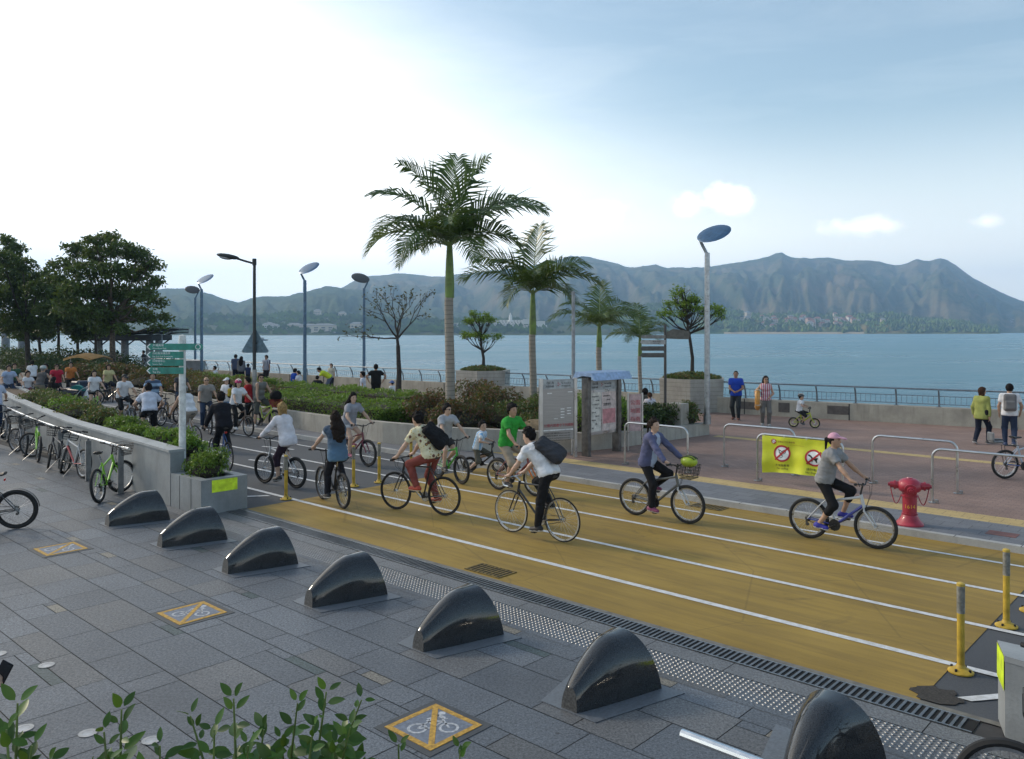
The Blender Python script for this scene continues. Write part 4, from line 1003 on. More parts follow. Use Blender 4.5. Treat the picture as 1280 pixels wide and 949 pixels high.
def end_block(s0, s1, t0, t1, lab, panel_s, sgn):
    o = empty('stone_end_block', rd((s0+s1)/2,(t0+t1)/2,0), ROADANG, lab, 'planter'); L, W = abs(s1-s0), t1-t0; h = .62
    m = MB(); th = .17
    for c, d in (((0,W/2-th/2,h/2),(L,th,h)), ((0,-W/2+th/2,h/2),(L,th,h)), ((sgn*(L/2-th/2),0,h/2),(th,W-2*th-.002,h)), ((-sgn*(L/2-th/2),0,h/2),(th,W-2*th-.002,h))): m.box(c, d, 0, 0)
    m.build('stone_wall', STONE, o, 0)
    m = MB(); m.box((0,0,h-.12), (L-2*th,W-2*th,.02)); m.build('soil', SOIL, o, 0)
    m = MB()
    for x in (-L*.18, L*.2): m.box((x,-W/2-.001,h/2), (.008,.006,h-.01)); m.box((x,W/2+.001,h/2), (.008,.006,h-.01))
    m.build('joint', DARK, o, 0)
    NEON = M('reflective_yellow_green', (.62,.85,.03), .4)
    m = MB(); m.box((sgn*(L/2+.004),0 if False else -.0,h-.13), (.006,W*.92 if False else W*.55,.22))
    pl = m.build('reflective_panel', NEON, o, 0)
    m = MB(); m.box((sgn*L*.30, -W/2-.004, h-.13), (L*.36,.006,.20)); m.build('reflective_panel', NEON, o, 0)
    return o
end_block(13.95, 15.12, 7.02, 7.92, 'low stone planter end with a yellow-green reflective panel beside the far stone bollard', 0, -1)
def right_block():
    o = empty('stone_end_block', rd(.6,7.78,0), ROADANG, 'tapering grey stone block with a yellow-green reflective end at the right edge', 'planter'); h = .66
    m = MB(); m.prism([(-2.2,.75),(.98,.16),(1.10,-.17),(-2.2,-.17)], 0, h-.05); m.build('stone_wall', STONE, o, 0)
    m = MB(); m.prism([(-2.2,.757),(.984,.164),(1.106,-.176),(-2.2,-.176)], h-.047, h); m.build('coping', STONE_TOP, o, 0)
    m = MB()
    for x in (-.9,-.1,.55): y0 = .16+(.98-x)*.1855; m.box((x,(y0-.17)/2,h+.001), (.008,.17+y0,.004))
    for x in (-.1,.62): y0 = .16+(.98-x)*.1855; m.box((x,y0,h/2-.03), (.010,.006,h-.07))
    m.build('joint', DARK, o, 0)
    m = MB(); a, b_ = (.984,.155), (1.102,-.165); d = Vector((.118,-.32)).normalized(); nrm = Vector((-d.y,d.x))*.006
    m.add([(a[0]+nrm.x,a[1]+nrm.y,h-.29),(b_[0]+nrm.x,b_[1]+nrm.y,h-.29),(b_[0]+nrm.x,b_[1]+nrm.y,h-.01),(a[0]+nrm.x,a[1]+nrm.y,h-.01)], [(0,1,2,3)]); m.build('reflective_panel', M('reflective_yellow_green', (.62,.85,.03), .4), o, 0)
def V3_(p): return p
right_block()
poly_wall('stone_planter_wall', [rd(-.62,7.02), rd(-4,7.0), rd(-10,7.0)], .26, 0, [1.0,1.0,1.0], STONE, 'grey stone planter wall continuing past the right edge', cope=STONE_TOP, inner=1)
# handrails
RST = M('handrail_steel', (.74,.75,.76), .22, 1.0, .05)
def handrail(pts, z, lab, posts, end_drop=False):
    o = empty('handrail', pts[0], 0, lab, 'handrail'); L = pts[0]
    m = MB(); m.tube([p-L+Vector((0,0,z)) for p in pts], .027, 10); m.build('rail', RST, o)
    for q in posts:
        q = q-L; m = MB(); m.box((q.x,q.y,z/2-.03), (.05,.11,z-.07), 0, ROADANG); m.box((q.x,q.y,z-.05), (.016,.05,.06), 0, ROADANG); m.build('post', STEEL_D, o, 0)
handrail([rd(16.6,6.86), rd(20,7.05), rd(24,7.45), rd(28,8.0), rd(33,8.8)], .95, 'sloping steel handrail the hire bikes lean against', [rd(17.05,6.88), rd(19.0,6.98), rd(21.2,7.16), rd(23.6,7.42), rd(26,7.74), rd(28.6,8.1)])
handrail([rd(2.52,4.2), rd(-.5,4.2), rd(-4,4.2)], .95, 'polished steel handrail end in the bottom right corner', [rd(1.9,4.2), rd(-.3,4.2), rd(-2.5,4.2)])
# hexagonal concrete planters on the promenade
def hex_planter(p, w_, h, lab, rz):
    o = empty('tree_planter', p, rz, lab, 'planter', 'hexagonal concrete planters by the sea wall'); r = w_/2
    hx = [(r*math.cos(R(60*k)), r*math.sin(R(60*k))) for k in range(6)]; hi = [(x*.86, y*.86) for x, y in hx]
    m = MB(); n = 6; vs = [(x*.97,y*.97,0) for x, y in hx]+[(x,y,h) for x, y in hx]+[(x,y,h) for x, y in hi]+[(x,y,h-.2) for x, y in hi]
    fs = []
    for k in range(3): fs += [(k*6+i, k*6+(i+1) % 6, (k+1)*6+(i+1) % 6, (k+1)*6+i) for i in range(6)]
    m.add(vs, fs); m.build('planter_body', CONC_BOARD, o, 25)
    m = MB(); m.add([(x,y,h-.1) for x, y in hi], [tuple(range(6))]); m.build('soil', SOIL, o, 0); return o
HP1 = Vector(wp(865,520,33.0)); HP1.z = PZ; HP2 = Vector(wp(604,500,39.5)); HP2.z = PZ
hex_planter(HP1, 2.85, 1.28, 'board-marked hexagonal planter right of the dark finger post', R(15)); hex_planter(HP2, 2.75, 1.28, 'board-marked hexagonal planter between the two tall palms', R(20))
# terrace planter the photograph is taken across
o = empty('terrace_planter', (-.2,1.9,0), 0, 'grey stone terrace planter holding the leafy sprigs in front', 'planter')
m = MB(); m.box((0,0,.9), (5.2,.9,1.8)); m.build('planter_body', STONE, o, 0); m = MB(); m.box((0,0,1.81), (5.0,.7,.02)); m.build('soil', SOIL, o, 0)
# pavilion, left background
def pavilion():
    D = 62; p = wp(160,460,D); p.z = PZ; o = empty('pavilion', p, R(-4), 'open waterside pavilion with thick columns and a curved steel roof behind the trees', 'pavilion')
    dk = M('pavilion_dark_steel', (.025,.028,.032), .6, .3); cl = M('pavilion_column', (.18,.21,.24), .5); k = D/F
    for x in (-38, -4, 28, 40):
        m = MB(); m.cyl((x*k,0,0), (x*k,0,(3.3-.0)-(428-HZ)*k-PZ+.6), .30, .26, 14); m.build('column', cl, o)
        for sg in (-1,1): m = MB(); m.cyl((x*k,0,1.9), (x*k+sg*.9,0,2.55), .05, seg=6); m.build('brace', dk, o)
    m = MB(); m.box((0,0,2.62), (88*k,3.2,.42), 0, 0, .05); m.build('roof_beam', dk, o, 0)
    m = MB(); path = [(-48*k,2.75),(0,2.9),(30*k,3.0),(45*k,3.18),(58*k,3.25),(66*k,3.24)]
    for y in (-1.5, 0, 1.5):
        m.tube([(x,y,z) for x, z in path], .06, 6); m.tube([(x,y,z-.26) for x, z in path[2:]], .045, 6)
    for x, z in path[3:]: m.box((x,0,z-.13), (.05,3.1,.05))
    m.build('roof_frame', dk, o)
    m = MB(); vs = [(x,y,z+.09) for x, z in path for y in (-1.7,1.7)]; m.add(vs, [(2*i,2*i+2,2*i+3,2*i+1) for i in range(4)]); m.add([(a,b,c+.03) for a,b,c in vs], [(2*i,2*i+1,2*i+3,2*i+2) for i in range(4)]); m.build('roof_glass', M('pavilion_roof_sheet', (.16,.22,.24), .3), o, 0)
pavilion()
for px, D, w_ in ((7,66,.6),(28,64,.6)):
    p = wp(px,470,D); p.z = PZ; o = empty('grey_column', p, 0, 'thick grey round column among the left trees'+(' at the picture edge' if px < 20 else ', second from the edge'), 'column', 'thick grey columns among the left trees'); m = MB(); m.cyl((0,0,0), (0,0,3.4), w_/2, seg=16); m.build('shaft', M('pavilion_column', (.18,.21,.24), .5), o); m = MB(); m.lathe([(w_/2+.02,3.4),(w_/2+.08,3.5),(w_/2+.08,3.65)], 16); m.build('capital', M('pavilion_dark_steel', (.025,.028,.032), .6, .3), o)
# stone block by the far lamps
p = wp(240,466,55); p.z = PZ; m = MB(); m.box((0,0,.55), (1.5,.9,1.1), 0, 0, .02); m.box((0,0,1.13), (1.6,1.0,.06), 0, 0, .01); tag(m.build('lamp_plinth', STONE, None, 30, p), 'square grey plinth at the foot of the farthest blue lamps', 'plinth')
# ================================================================ figures: one smooth skin grown round a skeleton, clothes as shells over it
V3 = Vector
class Field:
    def __init__(s, lo, hi, h):
        s.h = h; s.lo = np.array(lo, np.float32)-2*h; s.n = np.ceil((np.array(hi)-s.lo)/h).astype(int)+3
        s.F = np.full(s.n, .3, np.float32)
    def sub(s, lo, hi):
        a = np.clip(np.floor((np.array(lo)-s.lo)/s.h).astype(int), 0, s.n-1); b = np.clip(np.ceil((np.array(hi)-s.lo)/s.h).astype(int)+1, 1, s.n)
        sl = tuple(slice(int(x), int(y)) for x, y in zip(a, b))
        g = [ (s.lo[i]+s.h*np.arange(a[i], b[i])).astype(np.float32) for i in range(3)]
        return sl, g[0][:,None,None], g[1][None,:,None], g[2][None,None,:]
    def put(s, sl, d, k):
        f = s.F[sl]
        if k <= 0: s.F[sl] = np.minimum(f, d); return
        hh = np.maximum(k-np.abs(f-d), 0)/k; s.F[sl] = np.minimum(f, d)-hh*hh*k*.25
    def rc(s, a, b, ra, rb, k=.03, clips=()):
        r = max(ra, rb)+k+2*s.h; lo = [min(a[i],b[i])-r for i in range(3)]; hi = [max(a[i],b[i])+r for i in range(3)]
        sl, x, y, z = s.sub(lo, hi); ab = b-a; L2 = max(ab.dot(ab), 1e-9)
        t = np.clip(((x-a.x)*ab.x+(y-a.y)*ab.y+(z-a.z)*ab.z)/L2, 0, 1)
        d = np.sqrt((x-a.x-t*ab.x)**2+(y-a.y-t*ab.y)**2+(z-a.z-t*ab.z)**2)-(ra+(rb-ra)*t)
        for p, n in clips: d = np.maximum(d, (x-p.x)*n.x+(y-p.y)*n.y+(z-p.z)*n.z)
        s.put(sl, d.astype(np.float32), k)
    def ell(s, c, ax, rad, k=.02, clips=()):
        r = max(rad)+k+2*s.h; sl, x, y, z = s.sub([c[i]-r for i in range(3)], [c[i]+r for i in range(3)])
        q = 0
        for a, ra in zip(ax, rad): q = q+(((x-c.x)*a.x+(y-c.y)*a.y+(z-c.z)*a.z)/ra)**2
        q = np.sqrt(q); d = (q-1)*min(rad)*1.0 if min(rad) > .04 else (q-1)*min(rad)
        for p, n in clips: d = np.maximum(d, (x-p.x)*n.x+(y-p.y)*n.y+(z-p.z)*n.z)
        s.put(sl, d.astype(np.float32), k)
    def rbox(s, c, ax, half, r, k=.02, clips=()):
        R_ = math.sqrt(sum(q*q for q in half))+k+2*s.h; sl, x, y, z = s.sub([c[i]-R_ for i in range(3)], [c[i]+R_ for i in range(3)]); o = 0; ins = None
        for a, hf_ in zip(ax, half):
            q = np.abs((x-c.x)*a.x+(y-c.y)*a.y+(z-c.z)*a.z)-(hf_-r); o = o+np.maximum(q,0)**2; ins = q if ins is None else np.maximum(ins, q)
        s.put(sl, (np.sqrt(o)+np.minimum(ins,0)-r).astype(np.float32), k)
    def carve(s, p, n, p2=None, n2=None):
        """remove the region n.(x-p)>0 (and n2.(x-p2)>0 when given)"""
        sl, x, y, z = s.sub(s.lo, s.lo+s.h*s.n); d = (x-p.x)*n.x+(y-p.y)*n.y+(z-p.z)*n.z
        if p2 is not None: d = np.minimum(d, (x-p2.x)*n2.x+(y-p2.y)*n2.y+(z-p2.z)*n2.z)
        s.F = np.maximum(s.F, d.astype(np.float32))
    def polygons(s):
        f = s.F; f[0]=f[-1]=.3; f[:,0]=f[:,-1]=.3; f[:,:,0]=f[:,:,-1]=.3
        I = f < 0; c = np.zeros(np.array(f.shape)-1, np.int8); offs = [(i,j,k) for i in (0,1) for j in (0,1) for k in (0,1)]
        sh = c.shape; cut = lambda A, o: A[o[0]:o[0]+sh[0], o[1]:o[1]+sh[1], o[2]:o[2]+sh[2]]
        for o in offs: c += cut(I, o)
        mixed = (c > 0) & (c < 8); ids = np.argwhere(mixed)
        if len(ids) == 0: return np.zeros((0,3)), np.zeros((0,4), int)
        idx = np.full(sh, -1, np.int64); idx[mixed] = np.arange(len(ids))
        acc = np.zeros((len(ids),3)); cnt = np.zeros(len(ids)); i0, j0, k0 = ids.T
        for o in offs:
            for ax in range(3):
                if o[ax]: continue
                o2 = list(o); o2[ax] = 1; fa = f[i0+o[0],j0+o[1],k0+o[2]]; fb = f[i0+o2[0],j0+o2[1],k0+o2[2]]
                cr = (fa < 0) != (fb < 0); den = np.where(cr, fa-fb, 1); t = np.where(cr, fa/den, 0)
                p = np.tile(np.array(o, float), (len(ids),1)); p[:,ax] += t; acc += p*cr[:,None]; cnt += cr
        V = (ids+acc/cnt[:,None])*s.h+s.lo; Q = []
        for ax in range(3):
            a = [slice(None)]*3; b = [slice(None)]*3; a[ax] = slice(0,-1); b[ax] = slice(1,None)
            A, B = I[tuple(a)], I[tuple(b)]; e = np.argwhere(A != B); u, v = [(1,2),(2,0),(0,1)][ax]
            ok = (e[:,u] > 0) & (e[:,v] > 0) & (e[:,u] < sh[u]) & (e[:,v] < sh[v]); e = e[ok]
            du = np.zeros(3,int); du[u] = 1; dv = np.zeros(3,int); dv[v] = 1
            g = lambda w: idx[w[:,0],w[:,1],w[:,2]]
            q = np.stack([g(e-du-dv), g(e-dv), g(e), g(e-du)], 1); flip = ~A[e[:,0],e[:,1],e[:,2]]
            q[flip] = q[flip][:,::-1]; Q.append(q)
        Q = np.concatenate(Q); return V, Q[(Q >= 0).all(1)]
def ik(a, b, l1, l2, pole):
    d = b-a; L = min(max(d.length, .02), (l1+l2)*.998); dn = d.normalized()
    x = (L*L+l1*l1-l2*l2)/(2*L); y = math.sqrt(max(l1*l1-x*x, 0)); pn = (pole-dn*pole.dot(dn)).normalized()
    return a+dn*x+pn*y, a+dn*L
def rotv(v, ax, deg): return Matrix.Rotation(R(deg), 3, ax) @ v
X, Y_, Z = V3((1,0,0)), V3((0,1,0)), V3((0,0,1))
SKIN = {}
def skin(tone):
    c = {'l':(.50,.33,.245), 'm':(.42,.26,.18), 'd':(.32,.185,.12)}[tone]
    return M('skin_'+tone, c, .55, 0, .06, 14, spec=.35)
HAIRC = {'black':(.012,.010,.010), 'dark':(.022,.015,.012), 'brown':(.05,.025,.015), 'blonde':(.30,.20,.085), 'grey':(.22,.21,.20)}
def hairmat(c): return M('hair_'+c, HAIRC[c], .75, 0, .25, 40, .5, 70, spec=.12)
EYE = M('eye_dark', (.015,.012,.012), .2); LIP = M('lip', (.30,.11,.095), .5)
def rot2(v, yaw):
    c, s_ = math.cos(R(yaw)), math.sin(R(yaw)); return V3((v.x*c-v.y*s_, v.x*s_+v.y*c, v.z))
def person(loc, rz, label, pose, h=1.68, sex='f', tone='l', res=None, top=('tee',None), legs=('long',None), shoe=(.05,.05,.055), sole=(.5,.5,.5), hair=('short','black'), hat=None, bag=None, glasses=False, extra=None, group=None, fat=1.0, child=False, socks=None):
    """pose: dict(pel, lean, bend, hands=(L,R), feet=(L,R), toes=(L,R) dirs, yaw, pitch, twist). Local axes: x ahead, y left, z up"""
    k = h/1.72; L = V3
    dist = max(4.0, math.hypot(loc[0], loc[1])); res = res or max(.0085, .00085*dist)
    hk = k*(1.0 if not child else 1.28)            # children carry larger heads
    P = L(pose['pel']); lean = pose.get('lean', 5); bend = pose.get('bend', lean*.35); tw = pose.get('twist', 0)
    pu = rotv(Z, 'Y', lean-bend*.4); cu = rotv(Z, 'Y', lean+bend*.5)
    left = rot2(Y_, tw); pl = Y_.copy(); cf = left.cross(cu).normalized()
    Sp = P+pu*.20*k; Ch = Sp+cu*.22*k
    sw = (.172 if sex == 'm' else .152)*k
    reach = pose.get('reach', .02); ShL = Ch+cu*.055*k+left*sw+cf*reach*k; ShR = Ch+cu*.055*k-left*sw+cf*reach*k
    nk = rotv(Z, 'Y', lean*.45+pose.get('pitch', 0)*.3); Nb = Ch+cu*.105*k
    yaw, pit, roll = pose.get('yaw', 0), pose.get('pitch', 0), pose.get('roll', 0)
    hb = Matrix.Rotation(R(yaw),3,'Z') @ Matrix.Rotation(R(pit),3,'Y') @ Matrix.Rotation(R(roll),3,'X')
    hf, hl, hu = hb @ X, hb @ Y_, hb @ Z; H = Nb+nk*.075*k+hu*.085*hk+hf*.015*k
    lt, lc = .425*k, .415*k; HipL, HipR = P-pu*.035*k+pl*.088*k, P-pu*.035*k-pl*.088*k
    AnL, AnR = L(pose['feet'][0]), L(pose['feet'][1]); kp = pose.get('knee', (L((1,.12,.25)), L((1,-.12,.25))))
    KnL, AnL = ik(HipL, AnL, lt, lc, kp[0]); KnR, AnR = ik(HipR, AnR, lt, lc, kp[1])
    tl = pose.get('toes', (L((1,.1,-.12)), L((1,-.1,-.12)))); ua, fa = .29*k, .255*k
    ep = pose.get('elbow', (L((-.3,.7,-.7)), L((-.3,-.7,-.7))))
    ElL, WrL = ik(ShL, L(pose['hands'][0]), ua, fa, ep[0]); ElR, WrR = ik(ShR, L(pose['hands'][1]), ua, fa, ep[1])
    pts = [P,Sp,Ch,ShL,ShR,ElL,ElR,WrL,WrR,KnL,KnR,AnL,AnR,H]
    lo = [min(p[i] for p in pts)-.24*k for i in range(3)]; hi = [max(p[i] for p in pts)+.24*k for i in range(3)]
    f = fat; far = dist > 26
    wm = .088 if sex == 'f' else .098
    def torso(F, e=0., tags='pwcst', clips=(), kk=.07):
        if 'p' in tags: F.rc(P+pl*.062*k-pu*.01, P-pl*.062*k-pu*.01, (.108*f)*k+e, (.108*f)*k+e, kk*k, clips)
        if 'w' in tags: F.rc(Sp+pl*.048*k*f, Sp-pl*.048*k*f, wm*f*k+e, wm*f*k+e, kk*k, clips)
        if 'c' in tags:
            F.rc(Ch+left*.075*k, Ch-left*.075*k, (.108 if sex == 'm' else .098)*f*k+e, (.108 if sex == 'm' else .098)*f*k+e, kk*k, clips)
            if sex == 'f' and not child:
                for sg in (-1,1): F.rc(Ch+left*sg*.062*k+cf*.06*k-cu*.04*k, Ch+left*sg*.062*k+cf*.066*k-cu*.05*k, .05*k+e, .05*k+e, .03, clips)
        if 's' in tags: F.rc(ShL-left*.01, ShR+left*.01, .052*k+e, .052*k+e, .05*k, clips)
        if 't' in tags:
            for q in (ShL, ShR): F.rc(Nb-cu*.01*k, q+cu*.01*k, .046*k+e, .042*k+e, .04*k, clips)
    def arm(F, Sh, El, Wr, e=0., upto=2.0, clips=()):
        F.rc(Sh, El if upto >= 1 else Sh.lerp(El, upto), (.047*f)*k+e, .037*k+e if upto >= 1 else (.047-.01*upto)*k+e, .03*k, clips)
        if upto > 1:
            q = min(1, upto-1); F.rc(El, El.lerp(Wr, q), .037*k+e, (.037-.011*q)*k+e, .025*k, clips)
            if e == 0: F.rc(El.lerp(Wr,.12), El.lerp(Wr,.42), .034*k, .036*k, .03*k)
    def leg(F, Hp, Kn, An, e=0., e2=None, upto=2.0, clips=()):
        e2 = e if e2 is None else e2
        F.rc(Hp, Kn if upto >= 1 else Hp.lerp(Kn, upto), .080*f*k+e, (.054*k+e2) if upto >= 1 else (.080-.026*upto)*k+e2, .05*k, clips)
        if upto > 1:
            q = min(1, upto-1); F.rc(Kn, Kn.lerp(An, q), .053*k+e2, (.053-.017*q)*k+e2, .035*k, clips)
            bk = (Kn-An).cross(pl).normalized() if far is None else None
            mid = Kn.lerp(An, .28); axis = (An-Kn).normalized(); back = (-X-axis*(-X).dot(axis)); back = back.normalized() if back.length > .05 else Z
            if upto >= 1.5: F.rc(mid+back*.018*k, Kn.lerp(An,.5)+back*.012*k, .047*k+e2*.6, .042*k+e2*.6, .03*k, clips)
    # ---------------- skin
    B = Field(lo, hi, res); torso(B)
    B.rc(Nb-cu*.02*k, H-hu*.05*hk-hf*.01*k, .051*k if sex == 'm' else .044*k, .047*k if sex == 'm' else .042*k, .03*k)
    B.ell(H+hu*.015*hk, (hf,hl,hu), (.092*hk,.074*hk,.098*hk), .02); B.ell(H-hu*.03*hk+hf*.012*hk, (hf,hl,hu), (.078*hk,.066*hk,.092*hk), .03*hk)
    B.rc(H-hu*.085*hk+hf*.05*hk, H-hu*.088*hk+hf*.062*hk, .034*hk, .026*hk, .03*hk)
    B.rc(H+hf*.088*hk+hu*.005*hk, H+hf*.102*hk-hu*.028*hk, .009*hk, .014*hk, .012*hk)
    for sg in (-1,1): B.ell(H+hl*sg*.076*hk-hu*.012*hk-hf*.008*hk, (hf,hl,hu), (.020*hk,.010*hk,.032*hk), .008)
    for Sh, El, Wr, sg in ((ShL,ElL,WrL,1), (ShR,ElR,WrR,-1)):
        arm(B, Sh, El, Wr)
        hd = pose.get('hand_dir', (None,None))[0 if sg == 1 else 1]; hd = (Wr-El).normalized() if hd is None else L(hd).normalized()
        hp = pose.get('palm', (None,None))[0 if sg == 1 else 1]; hp = (L((0,0,-1)) if pose.get('grip') else L((0,-sg,0))) if hp is None else L(hp)
        hp = (hp-hd*hp.dot(hd)); hp = hp.normalized() if hp.length > .05 else hd.cross(Y_).normalized(); hs = hd.cross(hp).normalized()
        B.rc(Wr, Wr+hd*.03*k, .025*k, .027*k, .02*k)
        for q in (-1.2,-.4,.4,1.2):
            b0 = Wr+hd*.03*k+hs*q*.008*k; b1 = Wr+hd*(.088-.004*abs(q))*k+hs*q*.019*k; B.rc(b0, b1, .019*k, .013*k, .012*k)
            cl = 1.0 if pose.get('grip') else .45; l1 = (.038-.004*abs(q-.3))*k
            d1 = (hd*(1-.55*cl)+hp*.9*cl).normalized(); b2 = b1+d1*l1; d2 = (hp*.9*cl+hd*(1-1.35*cl)).normalized(); B.rc(b1, b2, .0105*k, .0095*k, .006); B.rc(b2, b2+d2*l1*.85, .0095*k, .008*k, .005)
        ts = sg*(1 if not pose.get('grip') else 1); td = hs*(1 if hs.dot(L((0,-sg,0))) > 0 else -1) if pose.get('grip') else hs*(1 if hs.dot(X) > 0 else -1)
        t0 = Wr+hd*.022*k+td*.02*k; t1 = t0+(td*.55+hd*.6+hp*.35).normalized()*.04*k; B.rc(t0, t1, .014*k, .011*k, .01); B.rc(t1, t1+(hd*.7+hp*.6).normalized()*.03*k, .0105*k, .0085*k, .005)
    for Hp, Kn, An, t in ((HipL,KnL,AnL,tl[0]), (HipR,KnR,AnR,tl[1])):
        leg(B, Hp, Kn, An); t = L(t).normalized(); dn = (t.cross(t.cross(An-Kn))).normalized() if False else L((0,0,-1))-t*t.dot(L((0,0,-1))); dn.normalize()
        B.rc(An+dn*.035*k-t*.03*k, An+dn*.05*k+t*.12*k, .036*k, .028*k, .03*k)
    V, Q = B.polygons(); mats = [skin(tone), EYE, hairmat(hair[1] if hair[0] != 'none' else 'dark'), LIP]
    mi = np.zeros(len(Q), int)
    extraV, extraQ, extraM = [], [], []
    def blob(c, ax, rad, m_):
        n0 = len(V)+sum(len(a) for a in extraV); nn = 5; vs = []; ns = 8
        for i in range(nn+1):
            ph = PI*i/nn
            for j in range(ns):
                th = 2*PI*j/ns; vs.append(c+ax[0]*(rad[0]*math.sin(ph)*math.cos(th))+ax[1]*(rad[1]*math.sin(ph)*math.sin(th))+ax[2]*(-rad[2]*math.cos(ph)))
        extraV.append(np.array([p[:] for p in vs])); fq = [(i*ns+j, i*ns+(j+1) % ns, (i+1)*ns+(j+1) % ns, (i+1)*ns+j) for i in range(nn) for j in range(ns)]
        extraQ.append(np.array(fq)+n0); extraM.extend([m_]*len(fq))
    for sg in (-1,1):
        blob(H+hf*.081*hk+hl*sg*.031*hk+hu*.008*hk, (hf,hl,hu), (.010*hk,.014*hk,.0075*hk), 1)
        blob(H+hf*.086*hk+hl*sg*.031*hk+hu*.028*hk, (hf,hl,hu), (.006*hk,.019*hk,.004*hk), 2)
    blob(H+hf*.085*hk-hu*.058*hk, (hf,hl,hu), (.008*hk,.021*hk,.006*hk), 3)
    V = np.concatenate([V]+extraV); Q = np.concatenate([Q]+extraQ); mi = np.concatenate([mi, np.array(extraM)])
    body = link('person', np_mesh('person_body', V, Q, mats, True, None, mi), None, loc, rz); tag(body, label, 'person', group)
    def shell(name, F, mat, mi=None, mats=None, fold=0.0):
        V, Q = F.polygons()
        if len(Q) == 0: return None
        if fold and not far:
            fn = np.cross(V[Q[:,2]]-V[Q[:,0]], V[Q[:,3]]-V[Q[:,1]]); nn = np.zeros_like(V)
            for j in range(4): np.add.at(nn, Q[:,j], fn)
            nn /= np.maximum(np.linalg.norm(nn, axis=1), 1e-9)[:,None]; sd_ = loc[0]*3.1
            amp = np.array([mnoise.noise(V3((v[0]*7+sd_, v[1]*7, v[2]*11)))+.7*mnoise.noise(V3((v[0]*15, v[1]*15+sd_, v[2]*22+v[0]*9))) for v in V])
            V = V+nn*((1-np.abs(amp)*2.2)*fold*.6)[:,None]
        return link(name, np_mesh(name, V, Q, mats or mat, True, None, mi(V,Q) if mi else None), body)
    # ---------------- trousers
    kind, c = legs
    if kind:
        mt = c if hasattr(c, 'node_tree') else cloth('trousers_cloth', c); F = Field(lo, hi, res); up = {'long':1.93,'capri':1.35,'knee':1.02,'shorts':.62,'short':.38,'leggings':1.95}[kind]
        loose = {'long':.016,'capri':.018,'knee':.024,'shorts':.026,'short':.02,'leggings':.009}[kind]*k+.3*res
        torso(F, .013*k+.2*res, 'p', [(P+pu*.10*k, pu)])
        for Hp, Kn, An in ((HipL,KnL,AnL),(HipR,KnR,AnR)):
            if up <= 1: e_, ax = Hp.lerp(Kn, up), (Kn-Hp).normalized()
            else: e_, ax = Kn.lerp(An, up-1), (An-Kn).normalized()
            leg(F, Hp, Kn, An, .013*k+.2*res, loose, min(2, up+.03), [(e_, ax)] if up <= 1 else ())
            if up > 1:   # flat hem
                pass
        if up > 1:
            pass
        shell({'long':'trousers','leggings':'leggings'}.get(kind, 'shorts'), F, mt, fold=.010*k if kind in ('long','knee','shorts') else .006*k)
    # ---------------- top
    kind, c = top[:2]
    if kind:
        mt = c if hasattr(c, 'node_tree') else cloth('shirt_cloth', c); F = Field(lo, hi, res); e = .017*k+.35*res
        hem = {'vest':.16,'long_loose':.13,'tee':.05,'cardigan':.09,'shirt':.07,'tank':.04,'crop':-.03,'jacket':.06,'long':.05}.get(kind, .05)
        cl = [(P-pu*hem*k, -pu)]; e2 = e+(.005*k if kind in ('shirt','cardigan','vest','long_loose','tee') else 0)
        torso(F, e2, 'p', cl, .06); torso(F, e2, 'w', cl, .07); torso(F, e, 'c', (), .06)
        if kind not in ('tank','crop'):
            for q in (-1,1): F.rc(Ch+left*q*.055*k-cu*.04*k, P+pl*q*.058*k, (.093 if sex == 'f' else .103)*f*k+e, .100*f*k+e, .06*k, cl)
        if kind in ('vest','long_loose','cardigan'): F.rc(P+pl*.06*k-pu*.10*k, P-pl*.06*k-pu*.10*k, .112*k+e, .112*k+e, .05, cl)
        neck = [(Nb+cu*.015*k-cf*.0*k, (cu+cf*.25).normalized())]
        if kind == 'tank':
            F.rc(ShL.lerp(ShR,.18), ShR.lerp(ShL,.18), .050*k+e, .050*k+e, .05*k, neck)
            for q in (ShL, ShR): F.rc(Nb-cu*.01*k, Nb.lerp(q,.6), .044*k+e, .042*k+e, .03*k, neck)
        else:
            torso(F, e, 's', neck); torso(F, e*.9, 't', neck, .05)
            sl = {'tee':.62,'shirt':.66,'vest':.20,'crop':.5,'long_loose':1.82,'cardigan':1.95,'jacket':1.95,'long':1.95}[kind]; se = (.016 if sl > 1 else .022)*k+.3*res
            for Sh, El, Wr in ((ShL,ElL,WrL),(ShR,ElR,WrR)):
                if sl <= 1: arm(F, Sh, El, Wr, se, sl+.12, [(Sh.lerp(El, sl), (El-Sh).normalized())])
                else: arm(F, Sh, El, Wr, se, sl)
        F.carve(Nb+cu*.03*k, cu)
        if kind == 'vest':
            F3 = Field(lo, hi, res)
            for Sh, El, Wr in ((ShL,ElL,WrL),(ShR,ElR,WrR)): arm(F3, Sh, El, Wr, e, .50, [(Sh.lerp(El,.42), (El-Sh).normalized())])
            shell('sleeve', F3, cloth('white_tee', (.66,.67,.70)), fold=.008*k)
        inner = top[2] if len(top) > 2 else None
        if inner is not None:
            def pick(V_, Q_):
                c_ = V_[Q_].mean(1)-np.array(Ch[:]); fx = c_ @ np.array(cf[:]); ly = np.abs(c_ @ np.array(left[:])); uz = c_ @ np.array(cu[:])
                return ((fx > .03) & (ly < .035+.05*np.clip((.12-uz)/.5,0,1)+.02)).astype(int)
            shell('cardigan', F, None, pick, [mt, inner], fold=.010*k)
        else: shell({'vest':'denim_vest','cardigan':'cardigan','jacket':'jacket','tank':'tank_top'}.get(kind, 'shirt'), F, mt, fold=.013*k)
